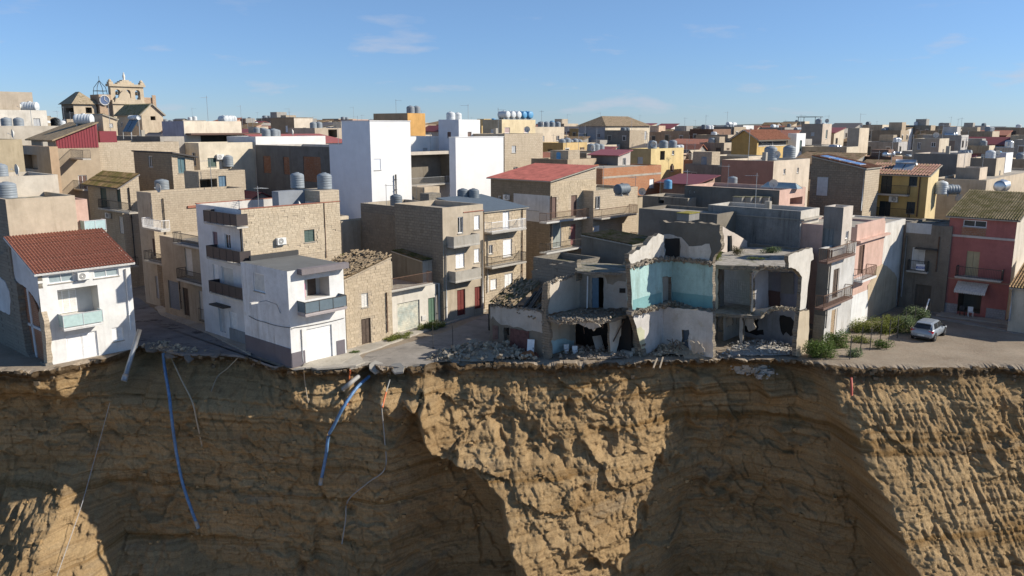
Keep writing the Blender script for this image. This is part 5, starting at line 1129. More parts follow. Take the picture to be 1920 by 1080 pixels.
# ---- loose masonry, tiles and bent bars along the torn edges
def ledge(parent, o, dr, path, c, n, out=.4, s0=.04, s1=.3, mat=None, name='debris', seed=1, up=.18):
    rnd = random.Random(seed); o = Vector((o[0], o[1], 0)); d_ = Vector((dr.x, dr.y, 0)); nr = Vector((d_.y, -d_.x, 0)); nr = nr if (Vector((0,0,0))-o).dot(nr) > 0 else -nr; cp = Vector((0,0,CAM_H)); W = []
    for q in path:
        r_ = ray(*cv(c, *q)); t = (o-cp).dot(nr)/r_.dot(nr); W.append(cp+r_*t)
    mb = MB(); L_ = [(W[i+1]-W[i]).length for i in range(len(W)-1)]
    for _ in range(n):
        i = rnd.choices(range(len(L_)), L_)[0]; ctr = W[i].lerp(W[i+1], rnd.random())+nr*rnd.uniform(-.1, out)+Vector((0,0,rnd.uniform(-.12, up))); s_ = s0*(s1/s0)**(rnd.random()**2); t = rnd.random()*.99; n0 = len(mb.v)
        ax = Vector((rnd.gauss(0,1), rnd.gauss(0,1), rnd.gauss(0,.7))).normalized(); bx = ax.cross(Vector((rnd.gauss(0,1), rnd.gauss(0,1), 1.2))).normalized(); cz = ax.cross(bx)
        for kk in (-1,1):
            for (a, b) in ((-1,-1),(1,-1),(1,1),(-1,1)): mb.v.append(tuple(ctr+(ax*a*rnd.uniform(.6,1)+bx*b*.7*rnd.uniform(.6,1)+cz*kk*.5*rnd.uniform(.6,1))*s_*.6))
        for q in ((0,3,2,1),(4,5,6,7),(0,1,5,4),(1,2,6,5),(2,3,7,6),(3,0,4,7)): mb.f.append(tuple(n0+k for k in q)); mb.m.append(0); mb.t.append(t)
    local(parent, mb).build(name, mat or RUBL, parent)['kind'] = 'stuff'
MIXD = block_mat((.36,.31,.25), 'edge_debris', False)
ledge(X3, o3, U2, [(92,668),(200,640),(300,612),(362,598)], C8, 260, .6, mat=MIXD, seed=2); ledge(X3, c3, V2, [(362,600),(450,630),(540,650),(636,655)], C8, 280, .55, mat=MIXD, seed=3)
ledge(X3, o3, U2, [(78,362),(180,328),(300,304),(362,302)], C8, 130, .35, mat=MIXD, seed=4); ledge(X3, c3, V2, [(362,302),(500,318),(636,334)], C8, 150, .35, mat=MIXD, seed=5)
ledge(X3, o3, V2, [(60,280),(72,420),(85,560),(95,690),(130,800),(165,950)], C8, 420, .4, .05, .34, mat=block_mat((.44,.37,.28), 'wall_core_stone', False), seed=6, up=.05)
ledge(X4, o4, V2, [(640,352),(760,358),(1000,362),(1146,368)], C8, 300, .25, mat=MIXD, seed=7, up=.1); ledge(X4, o4, V2, [(640,676),(760,684),(890,690)], C8, 200, .3, mat=MIXD, seed=8); ledge(X4, o4+U2*.8, V2, [(900,690),(960,680),(1050,642),(1130,642),(1240,650)], C8, 320, .5, mat=RUBL, seed=9)
ledge(X2, o2-V2*.4, V2, [(462,672),(560,694),(700,694),(850,696),(950,688)], C7, 260, .35, mat=MIXD, seed=10); ledge(X2, o2+V2*.2, V2, [(470,436),(478,560),(470,660),(480,780),(480,960)], C7, 300, .35, .05, .3, mat=MIXD, seed=11, up=.05); ledge(X2, o2, U2, [(485,432),(560,402),(640,388),(720,348)], C7, 140, .1, .04, .25, mat=MIXD, seed=12)
ledge(X1, o1, V2, [(72,590),(200,602),(330,615),(450,635)], C7, 160, .1, .04, .22, mat=MIXD, seed=13)
def bars(parent, o, dr, pts, c, mat, name):
    nr = Vector((dr.y, -dr.x, 0)); nr = nr if (Vector((0,0,0))-Vector((o[0],o[1],0))).dot(nr) > 0 else -nr; cp = Vector((0,0,CAM_H)); o_ = Vector((o[0],o[1],0))
    for (x, y, ln) in pts:
        r_ = ray(*cv(c, x, y)); t = (o_-cp).dot(nr)/r_.dot(nr); p = cp+r_*t+nr*.1; mb = MB(); q = [p]
        for k in range(4): q.append(q[-1]+Vector((random.uniform(-.12,.12), random.uniform(-.05,.05), -ln/4))+nr*(.12 if k == 0 else .03))
        mb.tube(q, .014, 4); local(parent, mb).build(name, mat, parent)
bars(X3, c3, V2, [(400,625,.7),(520,662,1.1),(590,665,.6)], C8, RUST, 'bent_bar'); bars(X4, o4, V2, [(700,372,1.2),(800,690,.7),(880,690,.9),(1100,372,.5)], C8, RUST, 'bent_bar'); bars(X2, o2-V2*.4, V2, [(600,700,.6),(780,702,.9),(900,698,.5)], C7, RUST, 'bent_bar')
def loose_tiles(parent, o, e, up, nrm, n, mat, seed=1):
    rnd = random.Random(seed); mb = MB()
    for _ in range(n):
        c_ = Vector(o)+Vector(e)*rnd.random()+Vector(up)*rnd.random()+nrm*rnd.uniform(.08,.26); a = (Vector(up).normalized()+Vector((rnd.gauss(0,.35), rnd.gauss(0,.35), rnd.gauss(0,.15)))).normalized(); b = a.cross(nrm+Vector((rnd.gauss(0,.2), rnd.gauss(0,.2), 0))).normalized(); k = b.cross(a).normalized(); k = k if k.z > 0 else -k; t = rnd.random()*.99; ln, rr_ = .22, .09; pr = [(b*math.cos(w)*rr_+k*math.sin(w)*rr_) for w in [math.pi*i/4 for i in range(5)]]
        for i in range(4): mb.face([c_-a*ln+pr[i], c_-a*ln+pr[i+1], c_+a*ln+pr[i+1]*.85, c_+a*ln+pr[i]*.85], 0, t)
    if parent.rotation_euler.z == 0: local(parent, mb)
    ob = mb.build('loose_tiles', mat, parent); ob['kind'] = 'stuff'
TILEM = block_mat((.34,.265,.18), 'loose_tile', False)
loose_tiles(X1, o_, e_*1.0, up_, nn_, 150, TILEM, 3); loose_tiles(X1, o_-Vector((0,0,.5)), -e_*.9, up_*.7, nn_, 60, TILEM, 5)
_n = Vector((-1.25, 0, I_.a)).normalized(); loose_tiles(I_.root, (0,0,I_.h+.12), (0,I_.b,0), (I_.a,0,1.25), _n, 420, TILEM, 7)

for (par, o_b, dr_b, poly, c_b) in ((X2, o2-V2*.6, V2, [(700,690),(800,700),(870,745),(820,775),(740,735)], C7), (X4, o4+U2*.3, V2, [(840,690),(905,700),(925,770),(880,800),(850,750)], C8), (X3, c3b-U2*1.2, V2, [(480,860),(560,880),(575,935),(500,940)], C8), (X4, o4+U2*.6, V2, [(660,720),(760,700),(770,740),(690,790)], C8)):
    vpanel('torn_slab', o_b, dr_b, poly, .14, [plaster((.42,.38,.33),.8,key='torn_slab'), LEDGE], par, .06, c_b, seg=.2)
for i in range(14):
    p_ = G(1215+random.uniform(0,120), 668+random.uniform(-18,2)); mb = MB(); mb.bar(Vector((0,0,.2)), Vector((random.uniform(-1,1), random.uniform(-.6,.4), random.uniform(.3,1.3))), random.uniform(.05,.11)); o_t = mb.build('splintered_timber', tb_); o_t.location = p_+Vector((0,0,.3)); tag(o_t, f'splintered timber in the heap below the teal room, {nth(i,14)} of fourteen', 'timber', 'splintered timbers below the teal room')
JAGK = 1.0
# ================================================================== ROW BEHIND THE RUINS AND THE SQUARE
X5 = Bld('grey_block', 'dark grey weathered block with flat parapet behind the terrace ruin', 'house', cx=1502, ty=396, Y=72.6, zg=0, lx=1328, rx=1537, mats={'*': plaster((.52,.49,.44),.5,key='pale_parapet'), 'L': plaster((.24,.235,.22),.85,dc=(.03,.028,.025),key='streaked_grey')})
X5.flat(.45, ROOFC, th=.2).finish(); X5.box('cornice', CONC, 'R', .0, X5.a+.1, X5.h-.85, X5.h-.72, .003, .35); X5.box('cornice', GRYP, 'L', .1, X5.b, X5.h-.8, X5.h-.7, .003, .1)
ctl = plaster((.26,.25,.235), .6, key='cement_tank')
for i in range(4):
    p = G(1385+i*16.5, 384, X5.zroof); r = empty('cement_tank', p, ROTZ); tag(r, f'grey square cement tank on the dark grey block, {nth(i,4)} of four', 'water tank', 'cement tanks on the grey block'); mb = MB(); mb.box(-.36,-.5,.08,.36,.5,.78); mb.box(-.3,-.4,0,.3,.4,.077); mb.build('tank_shell', ctl, r); mb = MB(); mb.box(-.40,-.54,.783,.40,.54,.85); mb.build('lid', moss_mat((.3,.28,.22), amt=.6, key='mossy_lid'), r)
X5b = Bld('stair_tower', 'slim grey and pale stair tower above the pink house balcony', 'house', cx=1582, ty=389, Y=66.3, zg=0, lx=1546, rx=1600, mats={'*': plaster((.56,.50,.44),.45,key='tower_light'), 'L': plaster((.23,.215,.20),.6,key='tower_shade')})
X5b.op('R', 355,140,378,198,'glass',c=R5); X5b.op('L',175,115,262,320,'door',mat=simple((.17,.18,.18),.6,'grey_steel_door'),c=R5); X5b.op('L',90,95,120,255,'void',c=R5); X5b.flat(.3).finish()
X6 = Bld('old_grey_house', 'old grey-white house with rusty balcony right of the terrace ruin', 'house', cx=1543, by=646, ty=468, lx=1522, rx=1592, meas='base', mats={'*': plaster((.54,.53,.51),.55,key='peeling_white'), 'L': plaster((.22,.195,.16),.6,key='shade_wall')})  # left wall coloured dark: its shade is painted in
X6.op('R', 256,435,302,655,'door',mat=WOODD,c=R5); X6.op('R', 240,752,284,975,'bricked',c=R5); X6.balcony('R', 185,405,712,.7,'iron',RUST,c=R5,h=1.0,slab=simple((.16,.10,.08),.9,'rusty_slab')); X6.balcony('R', 215,425,362,.7,'iron',RUST,c=R5,h=1.0,slab=simple((.16,.10,.08),.9,'rusty_slab')); X6.pipe('R',190,300,900,GRYP,R5,.07); X6.flat(.1).finish()
X6.blocks('L', .03, X6.b-.03, .05, 2.4, .4, .22, 'stone_blocks', block_mat((.50,.40,.29), by_object=False), .03, .06)
X7 = Bld('pink_house', 'pale pink house with white ground floor and small balcony', 'house', cx=1592, by=618, ty=427, a=7.2, b=6, meas='base', mats={'*': PINKP})
X7.op('R', 455,250,497,470,'door',mat=simple((.12,.07,.05),.6,'brown_door'),c=R5); X7.balcony('R', 485,592,520,.9,'iron',RUST,c=R5,h=.95,slab=WP); X7.op('R', 368,690,402,900,'bricked',c=R5); X7.op('R', 425,660,478,808,'bricked',c=R5)
X7.box('ground_floor_render', WP, 'R', .05, X7.a*.93, 0.02, 3.0, 0, .015).hide_render = False
X7.flat(.2).finish(); X7.box('cornice', PINKP, 'R', -.1, X7.a+.5, X7.h-1.3, X7.h-1.12, .003, .4); X7.box('parapet', PINKP, 'R', 0, X7.a*.96, X7.h+.003, X7.h+.25, -.2, 0)
pX = X7.p+U2*(X7.a+.02); X8 = Bld('white_gable_wall', 'tall peeling white end wall over a tan ruin scar', 'house', cx=proj(pX)[0], by=proj(pX)[1], ty=420, rx=1683, b=5, meas='base', mats={'*': plaster((.66,.63,.58),.5,key='peeling_gable')}); X8.flat(.1).finish()
vpanel('ruin_scar', X8.p-V2*.0, U2, [(528,560),(555,520),(600,420),(640,392),(700,430),(740,470),(756,500),(750,640),(742,840),(530,850)], .03, plaster((.50,.40,.28),.7,dc=(.24,.17,.1),key='tan_scar'), X8.root, .06, R5, off=.033)
# dark walls and roofs between the ruins and the red-roofed house
W1 = Bld('dark_wall_house', 'long dark grey windowless house behind the cement tanks', 'house', cx=1462, ty=357, Y=83, zg=0, lx=1284, rx=1511, mats={'*': PINKP, 'L': plaster((.15,.145,.13),.7,key='black_grey_wall')}); W1.flat(.4, ROOFC); W1.op('R', 905,765,1010,830,'void',c=R3); W1.finish()
u0,u1,z0,z1 = W1.rect('R', 1040,758,1150,820,R3); 
W2 = Bld('dark_yard_house', 'dark low house with mossy box on its roof left of the grey block', 'house', cx=1345, ty=402, Y=74, zg=0, lx=1198, a=5, mats={'*': DGRY, 'L': plaster((.17,.16,.145),.7,key='dark_yard')}); W2.flat(.3).finish()
W3 = Bld('low_dark_house', 'low dark house with crumbling tile edge behind the blue door ruin', 'house', cx=1185, ty=462, Y=69, zg=0, lx=1090, rx=1235, mats={'*': plaster((.42,.37,.30),.6,key='low_wall'), 'L': DGRY}); W3.pitched('monoY', .4, 'tiles', moss_mat((.22,.17,.11), amt=.5, key='dark_old_tile'), .1, .1).finish()
W4 = Bld('stone_shed', 'roofless stone shed with rubble coping below the long balconies', 'shed', cx=1075, ty=492, Y=66.5, zg=0, lx=1000, rx=1125, mats={'*': DSTN}); W4.flat(.5, moss_mat((.2,.18,.14), amt=.6, key='weedy_floor')).finish()
W5 = Bld('grey_yard_house', 'grey two-storey house in shade right of the weedy terrace', 'house', cx=1290, ty=372, Y=88, zg=0, lx=1205, rx=1330, mats={'*': plaster((.38,.34,.28),.6,key='yard_light'), 'L': DGRY}); W5.op('L', 1290,640,1330,700,'void',c=R2); W5.flat(.4).finish()
for (b_, x, y, lb_, kw) in ((W5,1252,352,'round blue tank on the shaded grey yard house',dict(col='blue',s=.9)),(W1,1373,345,'squat grey-blue tank on the long dark house',dict(col='grey',s=.95,sz=.75))): tank_px(b_, x, y+2, lb_, **kw)
p = G(1240, 402, W2.zroof+.0); r = empty('cement_tank', G(1290,412,W2.zroof), ROTZ); tag(r, 'mossy cement box on the dark low house', 'water tank'); mb = MB(); mb.box(-.9,-.6,0,.9,.6,.6); mb.build('tank_shell', ctl, r); mb = MB(); mb.box(-.95,-.65,.603,.95,.65,.68); mb.build('lid', moss_mat((.3,.28,.1),(.22,.19,.04), .8, 'yellow_lichen'), r)
# glass roof light
r = empty('roof_light', G(1465,352,W1.zroof+.4), ROTZ); tag(r, 'long pale glass roof light beyond the cement tanks', 'roof light'); mb = MB(); q = [(-.7,-2,0),(.7,-2,0),(.7,2,0),(-.7,2,0)]; t0, t1 = (0,-1.5,.55), (0,1.5,.55)
mb.face([q[0],q[1],t0]); mb.face([q[2],q[3],t1]); mb.face([q[1],q[2],t1,t0]); mb.face([q[3],q[0],t0,t1]); mb.build('pane', simple((.30,.38,.40),.2,'roof_glass'), r); mb = MB()
for a_, b__ in ((q[0],t0),(q[1],t0),(q[2],t1),(q[3],t1),(t0,t1),(q[0],q[1]),(q[1],q[2]),(q[2],q[3]),(q[3],q[0])): mb.bar(a_, b__, .05)
mb.build('frame', GALV, r)
# ---- houses round the square
AB = Bld('derelict_house', 'derelict dark house with for-sale board beside the red house', 'house', cx=1769, by=587, ty=425, lx=1684, a=6, meas='base', mats={'*': DSTN, 'L': plaster((.215,.185,.15),.85,dc=(.06,.052,.042),key='damp_derelict')})
AB.op('L', 908,285,990,425,'blind',mat=PALE,c=R1); AB.balcony('L', 875,1003,445,.6,'iron',c=R1,h=1.0); AB.op('L', 930,520,1030,655,'door',mat=plaster((.13,.11,.09),.6,key='damp_door'),c=R1)
AB.pipe('L',880,205,600,GALV,R1,.05); AB.pipe('L',1085,215,440,RUST,R1,.05)
AB.box('canopy', simple((.06,.055,.05),.8,'rusty_canopy'), 'L', AB.b*.25, AB.b*.72, AB.rect('L',885,255,1010,290,R1)[2], AB.rect('L',885,255,1010,290,R1)[2]+.12, .003, .6)
AB.boxpx('painted_band', plaster((.50,.50,.50),.5,key='grey_band'), 'L', 875,130,1035,195, 0, .015, R1); AB.flat(.2, moss_mat((.22,.2,.17), amt=.4, key='derelict_roof')).finish()
u0,u1,z0,z1 = AB.rect('L', 938,388,993,428,R1,d=.66); sg = empty('for_sale_board', AB.p+V2*u0-U2*.70+Vector((0,0,z0)), ROTZ); tag(sg, 'blue and white for-sale board hung on the derelict balcony', 'sign')
w_, h_ = u1-u0, z1-z0; mb = MB(); mb.box(-.03,0,0,0,w_,h_); mb.build('board', simple((.75,.76,.78),.5,'board_white'), sg); mb = MB(); mb.box(-.036,.01,h_*.26,-.033,w_-.01,h_*.64); mb.build('blue_band', simple((.02,.09,.35),.5,'board_blue'), sg)
def lettering(txt, parent, size, loc, rot, mat, name='lettering'):
    cu = bpy.data.curves.new(name, 'FONT'); cu.body = txt; cu.size = size; cu.align_x = 'CENTER'; cu.align_y = 'CENTER'; cu.extrude = .002; to = bpy.data.objects.new(name, cu); COL.objects.link(to)
    dg = bpy.context.evaluated_depsgraph_get(); me = bpy.data.meshes.new_from_object(to.evaluated_get(dg)); bpy.data.objects.remove(to); me.materials.clear(); me.materials.append(mat); o = link(bpy.data.objects.new(name, me), parent); o.location = loc; o.rotation_euler = rot; return o
lettering('VENDE', sg, h_*.36, (-.040, w_/2, h_*.45), (math.pi/2, 0, -math.pi/2), simple((.8,.8,.8),.5,'letter_white'))
REDP = plaster((.42,.155,.135),.4,dc=(.16,.07,.06),key='red_plaster')
AC = Bld('red_house', 'two-storey red plastered house with mossy tile roof by the square', 'house', cx=1885, by=602, ty=415, lx=1763, a=7.5, meas='base', mats={'*': plaster((.60,.54,.46),.35,key='red_house_side'), 'L': REDP, 'in': DGRY})
AC.op('L', 1252,308,1335,462,'shutter',mat=simple((.42,.34,.20),.6,'straw_shutter'),c=R1); AC.balcony('L', 1180,1475,492,.9,'iron',c=R1,h=.95); AC.op('L', 1200,545,1350,695,'void',c=R1)
AC.op('L', 1235,112,1385,155,'glass',c=R1); AC.pipe('L',1125,240,680,PALE,R1,.07); AC.box('plinth', stone((.42,.41,.42),(.34,.33,.34),(.28,.27,.27),.25,.2,key='marble_chip'), 'L', .05, AC.b*.3, 0, 1.0, 0, .03); AC.box('plinth', stone((.42,.41,.42),(.34,.33,.34),(.28,.27,.27),.25,.2,key='marble_chip'), 'L', AC.b*.74, AC.b-.05, 0, 1.0, 0, .03)
z_ = AC.rect('L', 1110,215,1490,240,R1)[3]; AC.box('string_course', plaster((.58,.50,.45),.3,key='band_pale'), 'L', 0, AC.b, z_-.12, z_+.08, 0, .08); z2 = AC.rect('L',1110,470,1490,490,R1)[2]; AC.box('string_course', plaster((.45,.26,.2),.3,key='band_rust'), 'L', 0, AC.b, z2-.1, z2+.02, 0, .05)
u0,u1,z0,z1 = AC.rect('L',1225,160,1378,225,R1); AC.box('brick_patch', BRICK, 'L', u0, u1, z0, z1, 0, .02)
u0,u1,z0,z1 = AC.rect('L',1180,520,1380,560,R1,d=1.0); P_ = AC.P('L'); mb = MB(); mb.face([P_(u0,z1+.1,.02),P_(u1,z1+.1,.02),P_(u1,z0,1.1),P_(u0,z0,1.1)]); n_ = 14
for i in range(n_): a_ = u0+(u1-u0)*i/n_; b__ = u0+(u1-u0)*(i+1)/n_; mb.face([P_(a_,z0,1.1),P_(b__,z0,1.1),P_(b__,z0-.22,1.12),P_((a_+b__)/2,z0-.30,1.12),P_(a_,z0-.22,1.12)])
mb.build('awning', simple((.55,.53,.50),.8,'striped_awning',var=.3,sc=8), AC.root)
AC.pitched('monoY', 0.0, 'plain'); AC.roofspec = ('monoX', 1.9, 'tiles', moss_mat((.24,.20,.13), (.085,.078,.03), .6, 'lichen_tile'), .3, .12, CONC); AC.finish()
tank_px(AC, 1877, 363, 'silver-grey lying tank behind the mossy roof of the red house', 'flat', 'steel', s=1.25, z=AC.zg+AC.h+1.5)
for (dx, lb_, cl) in ((1.9,'dark folding chair in the doorway of the red house',IRON),(1.2,'pale plastic chair in the doorway of the red house',WHITEP)):
    r = empty('chair', AC.p+V2*(AC.b*.5+dx-1.2)-U2*.75+Vector((0,0,.125)), ROTZ+.4); tag(r, lb_, 'chair'); mb = MB(); mb.box(-.22,-.22,.42,.22,.22,.46); mb.build('seat', cl, r); mb = MB(); mb.box(.2,-.22,.463,.24,.22,.9); mb.build('backrest', cl, r)
    for (i, j) in ((-1,-1),(1,-1),(1,1),(-1,1)): mb = MB(); mb.box(i*.19-.02,j*.19-.02,0,i*.19+.02,j*.19+.02,.418); mb.build('leg', cl, r)
AD = Bld('cream_cottage', 'cream cottage with brown tile roof at the right edge', 'cottage', cx=2010, by=640, ty=555, lx=1888, a=7, meas='base', mats={'*': plaster((.50,.45,.37),.35,key='cottage_cream')}); AD.pitched('monoX', 2.0, 'tiles', moss_mat((.34,.22,.12), (.2,.15,.07), .35, 'brown_tile'), .2, .12); AD.pipe('L',1470,500,740,GALV,R1,.06); AD.finish()
AD2 = Bld('cream_tall_house', 'tall cream house wall at the right edge beyond the cottage', 'house', cx=1908, ty=372, Y=79, zg=0, lx=1896, rx=1990, mats={'*': plaster((.60,.52,.41),.35,key='tall_cream')}); AD2.flat(.3).finish()
# yellow house
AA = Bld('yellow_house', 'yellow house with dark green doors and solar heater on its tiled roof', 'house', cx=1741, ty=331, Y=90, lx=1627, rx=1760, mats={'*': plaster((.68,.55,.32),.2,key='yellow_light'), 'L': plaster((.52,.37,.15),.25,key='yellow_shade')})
DG = simple((.02,.03,.035),.5,'dark_green_door')
for q in ((232,583,325,735,'door'),(470,583,540,668,'shutter'),(217,797,312,930,'door'),(447,803,520,902,'shutter')): AA.op('L', *q, mat=DG, c=R4)
AA.balcony('L', 112,455,750,.9,'iron',c=R4,h=1.0); AA.balcony('L',170,455,945,.9,'iron',c=R4,h=1.0); AA.ac('L',172,600,R4,.9); AA.ac('L',335,780,R4,.9); AA.pipe('L',565,590,930,RUST,R4,.06); AA.pitched('monoX', 1.0, 'tiles', moss_mat((.38,.22,.17), (.2,.17,.08), .35, 'pink_tile'), .3, .12, CONC).finish()
r = empty('solar_heater', G(1693,320,AA.zg+AA.h+.45), ROTZ); tag(r, 'solar water heater with silver drum on the yellow house roof', 'solar heater'); mb = MB(); mb.tube([(1.0,-1.1,.9),(1.0,1.1,.9)], .32, 14); mb.build('drum', TANKC['steel'], r, smooth=True)
for j in (-.55,.55): mb = MB(); mb.obox((.2,j,.42), (.75,0,.36), (0,.5,0), (-.02,0,.04)); mb.build('collector', simple((.30,.33,.36),.2,'collector_glass'), r)
mb = MB()
for j in (-1,1): mb.bar((1.0,j,0),(1.0,j,.7),.05); mb.bar((-.5,j,0),(-.5,j,.1),.05)
mb.build('stand', GALV, r)
Zh = Bld('solar_stone_house', 'stone house with shade-darkened front and blue solar panels on its sloping roof', 'house', cx=1623, ty=318, Y=88, lx=1521, rx=1650, mats={'*': STN, 'L': stone((.30,.245,.18),(.24,.195,.145),(.17,.145,.11),key='zstone_shade')})  # left wall is a darkened copy of the stone, shade painted in
u0,u1,z0,z1 = Zh.rect('L',1135,595,1225,750,R3); Zh.box('sheet_hatch', simple((.42,.43,.43),.5,'pale_sheet'), 'L', u0, u1, z0, z1, .01, .08)
Zh.roofspec = ('monoY', 1.15, 'tiles', moss_mat((.36,.18,.11), (.2,.15,.08), .2, 'zroof_tile'), .15, .12, CONC); Zh.finish(); Zh.pipe('L',1540,510,880,GALV,R3,.05)
sl_ = 1.15/Zh.b
for i in range(4):
    y_ = Zh.b*(.12+.19*i); r = empty('solar_array', Zh.p, ROTZ); tag(r, f'blue solar panel on the stone house roof, {nth(3-i,4)} of four', 'solar panel', 'solar panels on the stone house'); mb = MB(); c_ = Vector((1.2, y_+Zh.b*.085, Zh.h+sl_*(y_+Zh.b*.085)+.33)); mb.obox(c_, (.95,0,0), (0,Zh.b*.085,Zh.b*.085*sl_), (0,-.003,.025)); mb.build('frame', ALU, r); mb = MB(); mb.obox(c_+Vector((0,0,.035)), (.91,0,0), (0,Zh.b*.08,Zh.b*.08*sl_), (0,0,.006)); mb.build('cells', simple((.06,.13,.34),.12,'solar_cells'), r)
# grey yard fronts under the yellow house
S1 = Bld('tile_coping_wall', 'low grey house with dark slatted coping in front of the yellow house', 'house', cx=1752, ty=418, Y=80, zg=0, lx=1640, a=3, mats={'*': DSTN, 'L': plaster((.24,.22,.2),.6,key='coping_wall')}); S1.flat(.2).finish()
# brown and cream house
Yh = Bld('brown_cream_house', 'house with brown left wall, cream right wall and two big tanks', 'house', cx=1451, ty=302, Y=98, lx=1354, rx=1519, mats={'*': plaster((.62,.53,.43),.35,key='cream_wall'), 'L': plaster((.38,.20,.145),.2,key='brown_wall')})
for q in ((850,525,868,570),(965,515,980,560)): Yh.op('R', *q, kind='glass', c=R3)
Yh.flat(.25).finish()
for i,(x,y) in enumerate(((1444,301),(1479,299))): tank_px(Yh, x, y, f'{("left","right")[i]} of two big grey tanks on the brown and cream house', s=1.35, sz=1.35)
# ================================================================== THE TOWN BEHIND, MEASURED
AUTO = random.Random(77); MIDS = []
def mid(name, label, cx, ty, Y, lx=None, rx=None, R_=CREAM, L_=None, c=P0, ops=(), roof=None, a=None, b=None, dirt=.35, par=.35, cat='house', zg=None, fin=True, cap=None):
    m = {'*': R_ if not isinstance(R_, tuple) else plaster(R_, dirt, key='town_plaster')}
    if L_ is not None: m['L'] = L_ if not isinstance(L_, tuple) else plaster(L_, dirt, key='town_plaster')  # left walls mostly get a darker tone than the right: shade in the colour
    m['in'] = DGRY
    o = Bld(name, label, cat, cx=cx, ty=ty, Y=Y, lx=lx, rx=rx, a=a, b=b, c=c, mats=m, zg=zg)
    for q in ops: o.op(q[0], *q[1:5], kind=q[5], mat=q[6] if len(q) > 6 else None, c=q[7] if len(q) > 7 else c)
    for fc in ('R', 'L'):
        Lf = o.a if fc == 'R' else o.b
        if any(q[0] == fc for q in ops) or Lf < 2.5 or zg is not None or AUTO.random() < .3 or 'white_tower' in name: continue
        n = max(1, int(Lf/AUTO.uniform(2.6, 4.2)))
        for fl in range(2):
            zc = o.h-par-1.75-fl*3.0
            if zc < 1.2: continue
            for i in range(n):
                if AUTO.random() < .25: continue
                uc = Lf*(i+.5)/n+AUTO.uniform(-.25,.25); ww, wh = AUTO.choice(((.45,.55),(.5,1.05),(.38,.45))); o.op(fc, 0,0,0,0, kind=AUTO.choice(('glass','shutter','shutter')), mat=AUTO.choice((None,BROWNS,GREENS,GREYW)) if AUTO.random() < .8 else None, uvz=(uc-ww, uc+ww, zc-wh, zc+wh*.8))
    if roof: o.pitched(*roof)
    else: o.flat(par, cap=cap)
    o.finish(); MIDS.append(o); return o
# ---- left
mid('ochre_house', 'plain ochre house wall at the left edge below the tank row', -40, 262, 84, rx=41, b=8, R_=(.46,.38,.26))
T0 = mid('balcony_house', 'house with shaded terrace and orange wall panel at the far left', 92, 275, 92, lx=35, rx=108, R_=(.50,.36,.24), L_=(.36,.32,.27), ops=(('L',270,540,420,700,'void',None,(0,200,6.0)),))
T1 = mid('maroon_clad_house', 'house with dark red corrugated gable cladding and brown sloping roof', 104, 262, 98, lx=58, rx=184, R_=(.42,.34,.25), L_=(.34,.30,.25), roof=('monoX', 1.9, 'plain', moss_mat((.34,.26,.17), amt=.15, key='brown_sheet'), .5, .15))
mb = MB(); mb.face([(0.02,-.012,T1.h-1.0),(T1.a-.02,-.012,T1.h-1.0),(T1.a-.02,-.012,T1.h+1.85),(0.02,-.012,T1.h-.04)]); mb.build('cladding', simple((.20,.03,.04),.5,'maroon_cladding'), T1.root); mb = MB()
for i in range(int(T1.a/.32)): x_ = .1+i*.32; mb.box(x_,-.05,T1.h-1.0,x_+.12,.001,T1.h+1.9*(x_/T1.a)-.05)
mb.build('cladding_ribs', simple((.24,.035,.045),.5,'maroon_rib'), T1.root)['kind'] = 'stuff'
T2 = mid('maroon_shed', 'low dark red clad shed beside the red gable', 186, 246, 104, rx=218, b=5, R_=simple((.20,.03,.04),.5,'maroon_cladding'))
tk = tank(roof_pt(T1,193,2.5,1.6), 'pale lying tank on the dark red clad house', 'flat', 'pale', 1.3)
U_ = mid('white_tank_house', 'white flat-roofed house with grey tanks at the top left corner', -60, 205, 125, rx=87, b=9, R_=(.64,.60,.53), dirt=.5)
U_2 = mid('white_roof_house', 'beige rooftop room with lying white tank at the top left corner', -50, 170, 130, rx=60, b=6, R_=(.46,.39,.31), zg=U_.zroof, cat='rooftop room')
tank(roof_pt(U_,57,2.0), 'white lying tank beside the top left rooftop room', 'flat', 'pale', 1.5)
U_3 = mid('grey_row_house', 'low house carrying a row of grey tanks under the white house', -40, 236, 105, rx=118, b=8, R_=(.50,.45,.38))
for i,(x,y) in enumerate(((13,234),(36,233),(115,229),(133,229))): tank(roof_pt(U_3,x,1.0), f'grey ribbed tank in the row at upper left, {nth(i,4)} of four', s=1.05)
# church on its rise
chz = terrain(-100, 205); SANDC = plaster((.54,.45,.335),.45,key='church_stone'); SANDB = stone((.55,.40,.28),(.47,.34,.24),(.42,.33,.25),.5,.3,key='church_brick')
ch = Bld('church', 'sandstone church with bell gable, clock turret and statue on the skyline', 'church', cx=966, ty=410, Y=205, c=CH, rx=1475, b=14, mats={'*': SANDC})
def chop(x0,y0,x1,y1): ch.op('R', x0,y0,x1,y1,'void',c=CH)
ch.mats['in'] = DARKP; ch.op('R', 1225,515,1258,565,'void',c=CH); ch.op('R',1110,552,1150,600,'void',c=CH); ch.flat(.3).finish(); ch.box('string_course', SANDC, 'R', -.2, ch.a+.2, ch.h-1.0, ch.h-.5, 0, .4)
def chz_(x, y, off=0): return ch.uv('R', *cv(CH, x, y), off)
